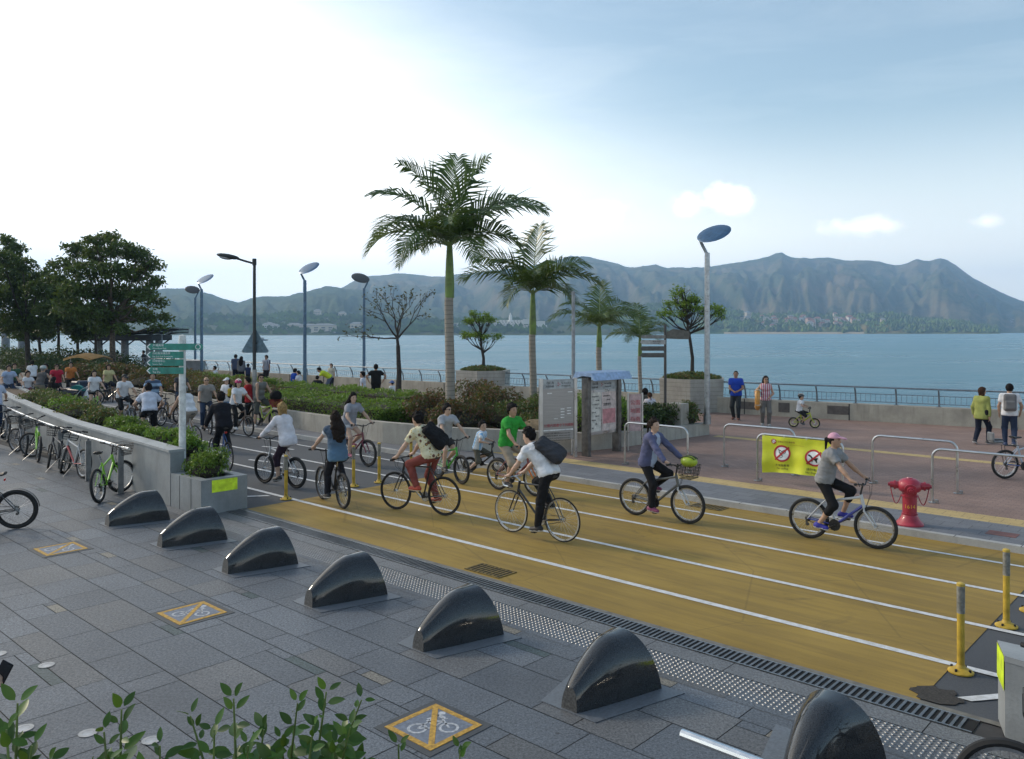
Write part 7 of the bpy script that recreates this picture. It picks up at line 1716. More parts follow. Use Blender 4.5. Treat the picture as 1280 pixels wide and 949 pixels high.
# ---------------------------------------------------------------- pushchair and carts
def pushchair():
    p = gp(92, 517); o = empty('pushchair', p, R(200), 'black pushchair with a teal hood and a white bag hung on it', 'pushchair')
    bk = cloth('pushchair_black', (.014,.014,.016)); m = MB(); m.box((0,0,.52), (.50,.40,.10), 0, 0, .03); m.box((-.20,0,.72), (.10,.40,.42), 0, 0, .04); m.box((.28,0,.36), (.08,.36,.30), 0, 0, .03); m.build('seat', bk, o)
    m = MB(); vs = []; n = 10
    for i in range(n+1):
        a = PI*i/n*.72+.25
        for y in (-.23,.23): vs.append((-.12-.32*math.cos(a)*.9, y, .82+.30*math.sin(a)))
    m.add(vs, [(2*i,2*i+1,2*i+3,2*i+2) for i in range(n)]); m.add([(x,y,z-.012) for x, y, z in vs], [(2*i,2*i+2,2*i+3,2*i+1) for i in range(n)])
    for sg in (0,1): m.add([vs[2*i+sg] for i in range(n+1)], [tuple(range(n+1))])
    m.build('hood', cloth('teal_hood', (.02,.16,.15)), o)
    m = MB()
    for y in (-.24,.24): m.tube([(.32,y,.16),(-.30,y,.95),(-.48,y,1.05)], .014, 6); m.tube([(-.30,y,.14),(.18,y,.70)], .014, 6)
    m.tube([(-.48,-.24,1.05),(-.48,.24,1.05)], .016, 6); m.build('frame', STEEL, o)
    for x in (-.30,.32):
        for y in (-.25,.25): m = MB(); m.tube([(x+math.cos(a)*.115,y,.14+math.sin(a)*.115) for a in [2*PI*i/16 for i in range(16)]], .022, 6, closed=True); m.cyl((x,y-.02,.14), (x,y+.02,.14), .06, seg=10); m.build('wheel', RUB, o)
    q = o.matrix_basis @ V3((-.50,.05,.72)); b_ = empty('plastic_bag', q, .3, 'white plastic bag hanging from the pushchair handle', 'bag'); m = MB(); m.lathe([(0,-.16),(.11,-.14),(.15,-.05),(.12,.08),(.04,.19),(.02,.24)], 12); m.build('bag_body', M('white_plastic', (.68,.69,.70), .4, 0, .1, 12, .5, 9), b_); m = MB(); m.tube(arc((0,0,.24), .06, 0, PI, 6), .008, 5); m.build('handle', WTT, b_)
pushchair()
def cart(p, rz, lab, roofc, bodyc, roof=True):
    o = empty('pedal_cart', p, rz, lab, 'cart'); bm_ = M('cart_body', bodyc, .5); m = MB(); m.box((0,0,.55), (1.7,1.0,.30), 0, 0, .06); m.box((-.35,0,.85), (.5,.95,.36), 0, 0, .05); m.build('body', bm_, o)
    for x in (-.6,.6):
        for y in (-.5,.5): m = MB(); m.tube([(x+math.cos(a)*.25,y,.29+math.sin(a)*.25) for a in [2*PI*i/20 for i in range(20)]], .03, 6, closed=True); m.cyl((x,y-.03,.29),(x,y+.03,.29),.05,seg=8); m.build('wheel', RUB, o)
    for x in (-.75,.75):
        for y in (-.48,.48): m = MB(); m.cyl((x,y,.6), (x,y,1.72 if roof else 1.0), .022, seg=6); m.build('post', STEEL_D, o)
    if roof:
        m = MB(); vs = []; n = 12
        for i in range(n+1):
            q = i/n; x = -1.05+2.1*q; z = 1.66+.20*math.sin(q*PI)
            vs += [(x,-.7,z-.06),(x,0,z+.06),(x,.7,z-.06)]
        m.add(vs, [(3*i+j,3*i+j+1,3*i+j+4,3*i+j+3) for i in range(n) for j in (0,1)]); m.add([(x,y,z-.03) for x,y,z in vs], [(3*i+j,3*i+j+3,3*i+j+4,3*i+j+1) for i in range(n) for j in (0,1)])
        for y in (0,2): m.add([vs[3*i+y] for i in range(n+1)]+[(vs[3*i+y][0],vs[3*i+y][1],vs[3*i+y][2]-.13) for i in range(n,-1,-1)], [tuple(range(2*n+2))])
        m.build('canopy', cloth('cart_canopy', roofc), o)
p = wp(110,500,46); p.z = PZ; cart(p, R(160), 'four-wheeled pedal cart with a tan canopy beyond the dark hedge', (.40,.24,.10), (.10,.10,.10))
p = wp(99,500,37); p.z = 0; cart(p, R(150), 'dark blue open cart parked at the bed wall left of the white-topped woman', (.3,.2,.1), (.02,.035,.07), False)
# ================================================================ plants
def m_leaf(name, dark, light, tip=None, tipk=.0, transl=.25, rough=.5):
    m, nt, b = nodes(name); at = mk(nt, 'ShaderNodeAttribute', attribute_name='rnd')
    c = mixc(nt, at.outputs['Fac'], dark, light)
    if tip: c = mixc(nt, ramp(nt, at.outputs['Fac'], 1-tipk, 1-tipk+.05), c, tip)
    nt.links.new(c, b.inputs['Base Color']); b.inputs['Roughness'].default_value = rough; b.inputs['Specular IOR Level'].default_value = .35
    tr = mk(nt, 'ShaderNodeBsdfTranslucent'); nt.links.new(mixc(nt, .5, c, (.20,.26,.03), 'ADD'), tr.inputs['Color'])
    mx = mk(nt, 'ShaderNodeMixShader'); mx.inputs[0].default_value = transl; nt.links.new(b.outputs[0], mx.inputs[1]); nt.links.new(tr.outputs[0], mx.inputs[2])
    nt.links.new(mx.outputs[0], nt.nodes['Material Output'].inputs['Surface']); return m
G_TREE = m_leaf('tree_leaf', (.028,.055,.014), (.08,.125,.028), transl=.2); G_HEDGE = m_leaf('hedge_leaf', (.05,.105,.014), (.15,.25,.032)); G_DARK = m_leaf('dark_shrub_leaf', (.018,.038,.012), (.05,.085,.02), transl=.12)
G_RED = m_leaf('red_tipped_leaf', (.04,.05,.018), (.09,.075,.03), (.125,.045,.032), .42); G_FRESH = m_leaf('fresh_shrub_leaf', (.05,.12,.015), (.16,.28,.03)); G_MIX = m_leaf('mixed_shrub_leaf', (.035,.065,.02), (.10,.14,.035), (.15,.09,.04), .22)
G_PALM = m_leaf('palm_leaflet', (.030,.066,.018), (.085,.14,.035), transl=.2, rough=.35); G_UMB = m_leaf('umbrella_tree_leaf', (.07,.14,.015), (.19,.30,.03)); G_BARE = m_leaf('sparse_dark_leaf', (.02,.02,.012), (.055,.04,.02)); G_FORE = m_leaf('sprig_leaf', (.018,.058,.010), (.055,.135,.018), transl=.18, rough=.4)
BARK = M('bark', (.10,.08,.062), .9, 0, .3, 9, .6, 30); BARK_D = M('dark_bark', (.045,.038,.032), .9, 0, .3, 9, .6, 30); TWIG = M('shrub_twigs', (.035,.03,.018), .95, 0, .3, 12)
def leafcloud(C, size, nrm=None, spread=1.0, rg=rng):
    """diamond leaves at the points C; returns V, Q, attr"""
    n = len(C); C = np.asarray(C, float)
    d = rg.normal(size=(n,3)); d /= np.linalg.norm(d, axis=1)[:,None]
    if nrm is not None: d = d*spread+nrm; d /= np.linalg.norm(d, axis=1)[:,None]
    a = np.cross(d, rg.normal(size=(n,3))); a /= np.linalg.norm(a, axis=1)[:,None]; b = np.cross(d, a)
    s = size*rg.uniform(.65,1.25,n)[:,None]
    V = np.stack([C-a*s, C-b*s*.42+d*s*.10, C+a*s, C+b*s*.42+d*s*.10], 1).reshape(-1,3); Q = np.arange(4*n).reshape(-1,4)
    return V, Q, np.repeat(rg.uniform(0,1,n), 4)
def clump_points(cs, n, shell=.55, rg=rng):
    """points in ellipsoid clumps [(c, (rx,ry,rz))], denser near the skin, broken up by noise"""
    vol = np.array([r[0]*r[1]*r[2] for _, r in cs])**.67; pr = vol/vol.sum(); out = []
    for (c, r), k in zip(cs, (pr*n).astype(int)):
        u = rg.normal(size=(k,3)); u /= np.linalg.norm(u, axis=1)[:,None]; q = shell+(1-shell)*rg.uniform(0,1,k)**.6
        q *= 1+.28*np.sin(u[:,0]*5+c[0]*3)*np.sin(u[:,1]*6+c[1])*np.sin(u[:,2]*5+c[2]*2)
        out.append(np.array(c[:])+u*q[:,None]*np.array(r))
    return np.concatenate(out)
def tree(base, trunk_top, tr, clumps, nleaf, lsize, mat, label, bark=BARK, name='tree', group=None, seed=1, limb_r=.4, sub=True, tuft=11, tsz=.17):
    o = empty(name, base, 0, label, 'tree', group); r = random.Random(seed); L = base; tt = trunk_top-L
    m = MB(); n = 6; path = [V3((0,0,0)).lerp(tt, i/n)+V3((math.sin(i*1.3+seed)*.05*i/n*tt.z*.3, math.cos(i*1.7+seed)*.04*i/n*tt.z*.3, 0)) for i in range(n+1)]; path[-1] = tt
    m.tube(path, [tr*(1.25 if i == 0 else 1-.38*i/n) for i in range(n+1)], 9); m.build('trunk', bark, o)
    m = MB(); tips = []
    for c, rad in clumps:
        c = c-L; st = path[-1 if r.random() < .6 else -2]; mid = st.lerp(c, .5)+V3((r.uniform(-.2,.2),r.uniform(-.2,.2),-.12*abs((c-st).length))); pth = [st, st.lerp(mid,.5), mid, mid.lerp(c,.5)+V3((0,0,.05)), c]
        m.tube(pth, [tr*limb_r, tr*limb_r*.85, tr*limb_r*.65, tr*limb_r*.45, tr*limb_r*.2], 6)
        if sub:
            for k in range(5):
                d = V3((r.gauss(0,1),r.gauss(0,1),r.gauss(.3,1))).normalized(); s = pth[3].lerp(c, r.random()); e = c+V3((d.x*rad[0],d.y*rad[1],d.z*rad[2]))*.85; m.tube([s, s.lerp(e,.5)+V3((0,0,.06)), e], [tr*limb_r*.25, tr*limb_r*.16, .008], 4)
    m.build('limbs', bark, o)
    rg = np.random.default_rng(seed); T_ = clump_points([(c-L, rad) for c, rad in clumps], nleaf//tuft, .35, rg); P = np.repeat(T_, tuft, 0)+rg.normal(size=(len(T_)*tuft,3))*np.array([1,1,.55])*tsz; V, Q, A = leafcloud(P, lsize, np.array([0,0,.5]), 1.0, rg)
    link('crown', np_mesh('crown', V, Q, mat, False, A), o); return o
def px_clumps(D, lst, flat=.8, jit=1.0, seed=0, rs=1.0):
    r = random.Random(seed); out = []
    for px, py, rp in lst:
        d = D+r.uniform(-1,1)*jit; rr = rp*d/F*rs; out.append((wp(px,py,d), (rr, rr, rr*flat)))
    return out
def base_at(px, D, z): p = wp(px, 450, D); p.z = z; return p
T1 = [(118,300,13),(140,297,12),(98,312,15),(150,312,18),(125,318,18),(172,318,15),(188,330,14),(82,332,16),(108,338,20),(140,338,20),(168,342,18),(192,352,13),(72,352,14),(95,362,20),(122,364,22),(150,366,22),(178,368,17),(196,378,12),(206,396,9),(85,384,16),(110,390,20),(138,392,20),(164,392,18),(186,398,11),(198,408,8),(128,410,12),(155,412,10)]
tree(base_at(142,48,.4), wp(140,392,48), .20, px_clumps(48, T1, .62, 1.8, 1, 1.02), 15500, .135, G_TREE, 'tallest broad tree with pale trunk right of the left tree row', BARK, seed=1, group='waterside trees on the left')
T2 = [(8,302,9),(20,312,12),(2,322,14),(28,330,13),(12,342,18),(38,346,13),(24,362,18),(48,362,14),(2,366,18),(40,382,17),(16,388,20),(58,386,13),(30,404,15),(52,404,12),(4,408,16)]
tree(base_at(37,52,.4), wp(32,395,52), .19, px_clumps(52, T2, .66, 1.8, 2, 1.08), 10500, .145, G_TREE, 'tall tree at the left picture edge with lighter upper leaves', BARK_D, seed=2, group='waterside trees on the left')
T3 = [(62,350,13),(75,365,15),(58,378,14),(84,382,15),(70,396,15),(92,400,12),(56,410,10)]
tree(base_at(73,55,.4), wp(73,405,55), .12, px_clumps(55, T3, .85, 1.4, 3, 1.15), 5200, .155, G_TREE, 'slim dark tree filling the gap between the two tall left trees', BARK_D, seed=3, group='waterside trees on the left')
T4 = [(98,398,14),(112,408,13),(90,412,11),(104,420,9)]
tree(base_at(97,57,.4), wp(97,412,57), .12, px_clumps(57, T4, .8, 1.2, 4, 1.15), 3000, .155, G_TREE, 'small dark tree under the crown of the tallest one, its left trunk', BARK_D, seed=4, group='waterside trees on the left')
tree(base_at(119,55,.4), wp(120,415,55), .11, px_clumps(55, [(124,404,13),(138,408,12),(116,412,10)], .8, 1.2, 5, 1.15), 2600, .155, G_TREE, 'small dark tree next left of the pale trunk', BARK_D, seed=5, group='waterside trees on the left')
tree(base_at(53,58,.4), wp(48,415,58), .13, px_clumps(58, [(42,412,14),(56,418,9),(30,416,12)], .8, 1.2, 6, 1.15), 2600, .155, G_TREE, 'leaning slim tree between the grey columns and the slim dark tree', BARK_D, seed=6, group='waterside trees on the left')
tree(base_at(-40,50,.4), wp(-38,400,50), .2, px_clumps(50, [(-30,330,24),(-55,350,28),(-20,365,24),(-40,390,28),(-12,400,18),(-65,400,24)], .85, 1.5, 7, 1.15), 4000, .16, G_TREE, 'tree just outside the left picture edge', BARK_D, seed=7, group='waterside trees on the left')
# --- bare tree with few dark leaves
def bare_tree():
    D = 40; L = base_at(498,D,.3); o = empty('bare_tree', L, 0, 'nearly bare spreading tree with a few dark leaves left of the tall palm', 'tree'); r = random.Random(21); k = D/F
    m = MB(); fork = V3((-.02,0,3.3-(432-HZ)*k-.3)); m.tube([(0,0,0),(.03,.02,.9),(0,0,1.6),fork], [.15,.12,.105,.10], 9); m.build('trunk', BARK_D, o)
    m = MB(); tips = []
    def grow(p, d, ln, rad, dep):
        q = p+d*ln*.5+V3((r.uniform(-.05,.05),r.uniform(-.05,.05),.03)); e = q+(d+V3((r.uniform(-.2,.2),r.uniform(-.2,.2),r.uniform(-.1,.15)))).normalized()*ln*.5
        m.tube([p,q,e], [rad,rad*.85,rad*.65], 6 if dep < 2 else 4)
        if dep >= 5: tips.append(e); return
        for j in range(2 if dep else 6):
            ax = V3((r.gauss(0,1),r.gauss(0,1),r.gauss(0,.6))); dd = (d+ax.normalized()*(.66 if dep else 1.25)).normalized(); dd.z = max(dd.z, -.22); dd = (dd+V3((0,0,.04))).normalized()
            grow(e if j < 3 or dep else p.lerp(e,.6), dd, ln*(.82 if dep else 1.45)*r.uniform(.8,1.15), rad*.62, dep+1)
            if dep in (2,3) and r.random() < .4: tips.append(e)
    grow(fork, V3((0,0,1)), .55, .085, 0); m.build('branches', BARK_D, o)
    C = np.array([(t+V3((r.gauss(0,.09),r.gauss(0,.09),r.gauss(0,.09))))[:] for t in tips for _ in range(3)]); V, Q, A = leafcloud(C, .085); link('leaves', np_mesh('leaves', V, Q, G_BARE, False, A), o)
bare_tree()
# --- small umbrella-shaped trees in the hexagonal planters
def umbrella(hp, D, tx, layers, lab, seed):
    L = V3((hp.x,hp.y,hp.z+1.16)); r = random.Random(seed); o = empty('umbrella_tree', L, 0, lab, 'tree', 'small layered trees in the hexagonal planters')
    top = wp(*layers[-1][:2], D)-L; m = MB(); tp = [V3((0,0,0)), V3((.02,0,top.z*.25)), V3((top.x*.0-.08,0,top.z*.45)), V3((top.x*.5-.03,0,top.z*.72)), top]; m.tube(tp, [.085,.07,.06,.045,.02], 8); m.build('trunk', BARK_D, o)
    m = MB(); cl = []
    for px, py, wpx, n in layers:
        c = wp(px, py, D)-L; wd = wpx*D/F
        for i in range(n):
            a = 2*PI*i/n+seed+py; q = r.uniform(.45,1.0)*wd; e = c+V3((math.cos(a)*q, math.sin(a)*q, r.uniform(-.06,.06))); zs = max(.25, (c.z-.55-.3*q)); s = tp[1].lerp(tp[2], 0); f_ = min(1, zs/max(.1,top.z)); s = V3((top.x*f_*f_*.6, 0, top.z*f_))
            m.tube([s, s.lerp(e,.55)+V3((0,0,-.10)), e], [.03,.02,.008], 5)
            for j in range(3): e2 = e+V3((r.gauss(0,.18),r.gauss(0,.18),r.uniform(0,.12))); m.tube([s.lerp(e,.75)+V3((0,0,-.04)), e2], [.012,.005], 4)
            cl.append((e+V3((r.uniform(-.1,.1),r.uniform(-.1,.1),r.uniform(0,.14))), (wd*r.uniform(.25,.42),wd*r.uniform(.25,.42),r.uniform(.08,.17))))
    m.build('limbs', BARK_D, o); rg = np.random.default_rng(seed); P = clump_points(cl, 3600, .1, rg); P += rg.normal(size=P.shape)*np.array([.07,.07,.05]); V, Q, A = leafcloud(P, .055, np.array([0,0,1.2]), 1.0, rg); link('crown', np_mesh('crown', V, Q, G_UMB, False, A), o)
umbrella(HP1, 33.0, 865, [(838,396,20,5),(880,388,22,7),(845,384,16,5),(862,377,17,7),(893,396,16,5),(850,370,13,5),(852,362,6,4)], 'layered bright green tree in the right hexagonal planter', 3)
umbrella(HP2, 39.5, 602, [(588,421,17,6),(612,424,14,5),(600,402,20,8),(598,395,12,5)], 'layered bright green tree in the left hexagonal planter', 5)
def cover(o_name, c, r, h, n, mat, label, size=.07):
    o = empty(o_name, c, 0, label, 'plant'); rg = np.random.default_rng(int(abs(c.x*10))); a = rg.uniform(0,2*PI,n); q = np.sqrt(rg.uniform(0,1,n))*r; P = np.stack([np.cos(a)*q, np.sin(a)*q, rg.uniform(0,1,n)*h*(1-.55*(q/r)**2)], 1); V, Q, A = leafcloud(P, size, np.array([0,0,.6]), 1, rg); link('leaves', np_mesh('leaves', V, Q, mat, False, A), o); m = MB(); m.lathe([(r*.9,0),(r*.75,h*.4),(0,h*.7)], 14); m.build('stems', TWIG, o); return o
cover('ground_cover', V3((HP1.x,HP1.y,HP1.z+1.18)), 1.15, .36, 2600, G_MIX, 'low green ground cover in the right hexagonal planter'); cover('ground_cover', V3((HP2.x,HP2.y,HP2.z+1.18)), 1.1, .34, 2400, G_MIX, 'low green ground cover in the left hexagonal planter')
# --- palms
def m_palmtrunk():
    m, nt, b = nodes('ringed_palm_trunk'); v = coords(nt); sx = mk(nt, 'ShaderNodeSeparateXYZ'); nt.links.new(v, sx.inputs[0])
    f = noise_tex(nt, v, 6, 5); fr = math_n(nt, 'FRACT', math_n(nt, 'ADD', math_n(nt, 'DIVIDE', sx.outputs[2], .13), math_n(nt, 'MULTIPLY', f, .35))); ln = ramp(nt, fr, .80, .92)
    c = mixc(nt, f, (.20,.175,.145), (.36,.33,.285)); c = mixc(nt, math_n(nt, 'MULTIPLY', ln, .65), c, (.09,.08,.065)); nt.links.new(c, b.inputs['Base Color']); b.inputs['Roughness'].default_value = .85; bump(nt, b, ln, -.4, .02); return m
PT = m_palmtrunk(); PC = M('palm_crownshaft', (.12,.20,.035), .4, 0, .2, 4); RACH = M('palm_midrib', (.20,.26,.10), .45)
def palm(px, D, ybase, yring, ycrown, r0, fronds, Lf, label, seed, nl=42, z=None):
    r = random.Random(seed); L = base_at(px, D, .4 if z is None else z); k = D/F; o = empty('palm', L, 0, label, 'palm', 'palms along the promenade')
    zr, zc = CH-(yring-HZ)*k-L.z, CH-(ycrown-HZ)*k-L.z
    m = MB(); n = 10; m.tube([(math.sin(i*.5)*.02,0,zr*i/n) for i in range(n+1)], [r0*(1.22 if i == 0 else 1.0-.12*i/n) for i in range(n+1)], 14); m.build('trunk', PT, o)
    m = MB(); m.tube([(0,0,zr-.01),(0,0,zr+(zc-zr)*.25),(0,0,zr+(zc-zr)*.7),(0,0,zc),(0,0,zc+.10)], [r0*.92,r0*.95,r0*.75,r0*.55,r0*.3], 14); m.build('crownshaft', PC, o)
    for az, e0, ln, droop in fronds:
        ln *= Lf; a = R(az+r.uniform(-6,6)); hd = V3((math.cos(a), math.sin(a), 0)); p = V3((0,0,zc-.03))+hd*r0*.3; N_ = 22; pts = [p]; dirs = []
        for i in range(N_):
            q = i/N_; e = R(e0-droop*q**1.35); d = hd*math.cos(e)+Z*math.sin(e); dirs.append(d); p = p+d*ln/N_; pts.append(p)
        dirs.append(dirs[-1]); V, Q, A = [], [], []; side0 = V3((-hd.y,hd.x,0)); tw = r.uniform(-.5,.5)
        for sg in (-1,1):
            for j in range(nl):
                q = .10+.90*(j+r.uniform(-.3,.3))/nl; q = min(.995, max(.08, q)); i = min(N_-1, int(q*N_)); b0 = pts[i].lerp(pts[i+1], q*N_-i); d = dirs[i]; up = side0.cross(d).normalized(); up = up if up.z >= -.2 else -up
                sd = (side0*sg*math.cos(tw)+up*math.sin(tw)*sg).normalized(); ll = ln*.345*(.35+.9*math.sin(PI*min(1,q*.92+.06))**.7)*(1-.45*q**3)*r.uniform(.85,1.1)
                fwd = .45+.55*q; dr = (sd*(1-.25*q)+d*fwd+up*r.uniform(.12,.38)).normalized(); m1 = b0+dr*ll*.5; tip = m1+(dr+V3((0,0,-r.uniform(.25,.85)))).normalized()*ll*.55; w_ = .027*ln/2.2*1.05; wd = d*w_
                n0 = len(V); V += [b0-wd*.6, b0+wd*.6, m1+wd, m1-wd, tip+wd*.12, tip-wd*.12]; Q += [(n0,n0+1,n0+2,n0+3),(n0+3,n0+2,n0+4,n0+5)]; A += [r.random()]*6
        fr = link('frond', np_mesh('frond', [v[:] for v in V], Q, G_PALM, False, A), o)
        m = MB(); m.tube(pts[::2], [.022*(1-.85*i/len(pts[::2])) for i in range(len(pts[::2]))], 5); m.build('midrib', RACH, fr)
    return o
F1 = [(20,84,1.0,42),(75,88,1.0,34),(172,84,1.02,62),(190,66,1.0,84),(160,48,1.0,100),(200,34,.95,105),(355,50,1.1,78),(12,62,1.05,92),(335,32,.9,100),(275,48,.8,95),(235,30,.85,105),(300,20,.8,95),(120,40,.9,95),(65,40,.9,95),(150,18,.75,85)]
palm(562, 24.0, 515, 372, 306, .145, F1, 2.9, 'tallest palm with long green crownshaft in the hedge bed', 31, 42)
F2 = [(70,86,1.0,34),(170,66,1.0,88),(188,44,1.05,86),(20,62,.95,88),(350,44,1.0,96),(330,60,.8,104),(200,72,.8,100),(270,55,.75,92),(240,22,.8,92),(310,24,.85,100),(110,45,.9,92),(45,30,.9,96)]
palm(666, 27.0, 500, 418, 366, .125, F2, 2.5, 'second palm between the tallest palm and the notice boards', 37, 38)
F3 = [(80,86,.9,30),(40,60,1.0,78),(170,66,.9,92),(186,40,1.05,86),(5,38,.95,70),(345,56,.8,100),(270,50,.7,90),(225,30,.8,90),(130,50,.8,88),(315,26,.75,85)]
palm(749, 31.0, 500, 434, 407, .115, F3, 2.0, 'third palm standing behind the notice boards', 41, 36, PZ); palm(800, 32.5, 500, 445, 421, .085, [(a,e,l,d) for a,e,l,d in [(100,84,1.0,40),(60,62,1.0,70),(160,58,1.0,88),(190,30,1.0,80),(10,34,.9,70),(345,60,.85,92),(270,45,.8,88),(230,24,.8,80),(310,20,.8,80)]], 1.5, 'smallest palm left of the dark finger post', 43, 32, PZ)
# --- hedges and shrubs of the long bed
def hedge(name, quad, z0, z1, n, mat, label, size=.06, rough=.10, cat='hedge', group=None):
    """clipped hedge over a plan quad given as (s, t) corners"""
    c = [rd(s,t,0) for s, t in quad]; L = (c[0]+c[2])/2; L.z = z0; o = empty(name, L, 0, label, cat, group); rg = np.random.default_rng(int(abs(L.x*37)+abs(L.y*11))); q = np.array([(p-L)[:] for p in c]); q[:,2] = 0; H = z1-z0
    u, v = rg.uniform(0,1,n), rg.uniform(0,1,n); P = (q[0]*(1-u[:,None])+q[1]*u[:,None])*(1-v[:,None])+(q[3]*(1-u[:,None])+q[2]*u[:,None])*v[:,None]; side = rg.uniform(0,1,n) < .5
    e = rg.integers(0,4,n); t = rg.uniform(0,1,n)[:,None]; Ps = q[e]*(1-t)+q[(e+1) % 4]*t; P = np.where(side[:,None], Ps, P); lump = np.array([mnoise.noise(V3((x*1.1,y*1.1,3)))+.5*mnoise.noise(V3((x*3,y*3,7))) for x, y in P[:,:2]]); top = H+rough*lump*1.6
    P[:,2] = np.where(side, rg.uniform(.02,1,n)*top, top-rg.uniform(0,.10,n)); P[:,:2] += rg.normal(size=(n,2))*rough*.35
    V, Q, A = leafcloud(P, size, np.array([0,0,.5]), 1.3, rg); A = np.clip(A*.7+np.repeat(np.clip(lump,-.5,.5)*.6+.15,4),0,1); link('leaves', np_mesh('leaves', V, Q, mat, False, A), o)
    m = MB(); ctr = q.mean(0); ins = [ctr+(p-ctr)*.95 for p in q]; m.prism([(p[0],p[1]) for p in ins], 0, H*.86); m.build('branches', TWIG, o, 0); return o
def shrub(name, c, r, h, n, mat, label, size=.06, group=None, squash=1.0):
    """loose rounded bush: several leaf clumps over twigs"""
    o = empty(name, c, 0, label, 'shrub', group); rr = random.Random(int(abs(c.x*53)+abs(c.y*17))); cl = []; m = MB()
    for i in range(9):
        a = rr.uniform(0,2*PI); q = r*rr.uniform(.15,.75); e = V3((math.cos(a)*q, math.sin(a)*q*squash, h*rr.uniform(.42,.80))); cr = r*rr.uniform(.38,.58); cl.append((e, (cr,cr*squash,h*.30))); m.tube([(e.x*.2,e.y*.2,0),(e.x*.6,e.y*.6,e.z*.5),e[:]], [.03,.02,.01], 5)
    cl.append((V3((0,0,h*.35)), (r*.95,r*.95*squash,h*.38))); rg = np.random.default_rng(int(abs(c.x*91))); P = clump_points(cl, n, .45, rg); P[:,2] = np.abs(P[:,2]); V, Q, A = leafcloud(P, size, np.array([0,0,.5]), 1, rg)
    link('leaves', np_mesh('leaves', V, Q, mat, False, A), o); m.ball((0,0,h*.3), (r*.72,r*.72*squash,h*.32), 0, 10); m.build('twigs', TWIG, o); return o
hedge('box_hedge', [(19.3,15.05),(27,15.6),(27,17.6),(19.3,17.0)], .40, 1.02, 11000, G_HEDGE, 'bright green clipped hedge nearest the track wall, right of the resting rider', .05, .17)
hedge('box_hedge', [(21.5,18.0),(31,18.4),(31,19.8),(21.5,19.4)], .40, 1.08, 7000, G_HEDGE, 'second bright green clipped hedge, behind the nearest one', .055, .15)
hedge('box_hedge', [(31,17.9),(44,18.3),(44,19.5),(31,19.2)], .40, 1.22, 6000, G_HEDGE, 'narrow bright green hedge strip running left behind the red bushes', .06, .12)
for i, (s, t, r_, h, lab) in enumerate(((28.6,16.5,1.1,.95,'red-tipped bush behind the pink-helmeted rider'),(30.6,16.7,1.2,1.0,'red-tipped bush behind the woman in the white cap'),(32.8,16.9,1.2,1.0,'red-tipped bush behind the balding rider'),(35,17.1,1.3,1.05,'red-tipped bush right behind the white signpost'),(37.2,17.3,1.3,1.1,'red-tipped bush under the green arrow blades'),(39.6,17.4,1.4,1.1,'red-tipped bush left of the green arrow blades'))):
    shrub('red_bush', rd(s,t,.4), r_, h, 2600, G_RED, lab, .062, 'red-tipped bushes in the hedge bed')
for i, (s, t, r_, h, lab) in enumerate(((18.6,16.7,1.0,1.15,'tall red-brown bush behind the floral shirt rider, left one'),(17.6,18.3,1.05,1.25,'red-brown bush under the bare tree'),(17.0,16.3,.9,.95,'red-brown bush right above the track wall at the floral rider'),(19.2,19.4,.9,1.2,'red-brown bush in front of the man in black'))):
    shrub('red_bush', rd(s,t,.4), r_, h, 3000, G_RED, lab, .058, 'red-brown bushes at the middle of the bed')
for i, (s, t, r_, h, mt, lab) in enumerate(((16.2,17.6,.95,.85,G_MIX,'grey-green shrub left of the tallest palm trunk'),(15.4,18.6,1.0,.95,G_MIX,'grey-green shrub right behind the tallest palm trunk'),(14.9,17.2,.75,.6,G_MIX,'low shrub at the foot of the tallest palm'),(14.9,20.0,1.0,1.0,G_FRESH,'fresh green shrub below the left hexagonal planter'),(14.0,18.3,.85,.95,G_FRESH,'fresh green shrub left of the silver notice board'),(13.8,19.6,.8,.95,G_FRESH,'fresh green shrub behind the silver notice board'),(16.8,20.2,1.0,1.0,G_MIX,'dull green shrub under the second palm'),(13.6,20.7,.6,.75,G_DARK,'dark bush between poster case and map board'),(13.4,21.2,.55,.7,G_DARK,'dark bush right of the map board'),(13.15,22.0,.55,.72,G_MIX,'low bush left of the concrete pillar'))):
    shrub('shrub', rd(s,t,.4), r_, h, 2400, mt, lab, .055)
p = gp(638,548,.45); p = rd(14.5,16.9,.4); m = MB(); m.ball((0,0,.16), (.5,.34,.30), 0, 12, Matrix.Rotation(.4,4,'Y')); tag(m.build('garden_boulder', M('tan_boulder', (.27,.20,.12), .9, 0, .25, 5, .6, 12), None, 60, p), 'tan boulder among the shrubs behind the boy in the striped shirt', 'boulder')
for i, (s, t, r_, h, lab) in enumerate(((42,17.2,1.5,1.4,'dark bush right of the tan cart roof'),(44.5,17.6,1.6,1.5,'dark bush below the tallest left tree'),(47,17.8,1.6,1.6,'dark bush under the tan cart roof'),(50,18.2,1.7,1.6,'dark bush behind the man in the grey helmet'),(53,18.5,1.8,1.7,'dark bush behind the rider in red'),(56.5,18.8,1.9,1.7,'dark bush behind the child in red shorts'),(60,19,2.0,1.7,'dark bush at the left picture edge'),(64,19.5,2.1,1.6,'dark bush beyond the left picture edge'))):
    shrub('dark_bush', rd(s,t,.1), r_, h, 2400, G_DARK, lab, .09, 'dark bushes under the left trees')
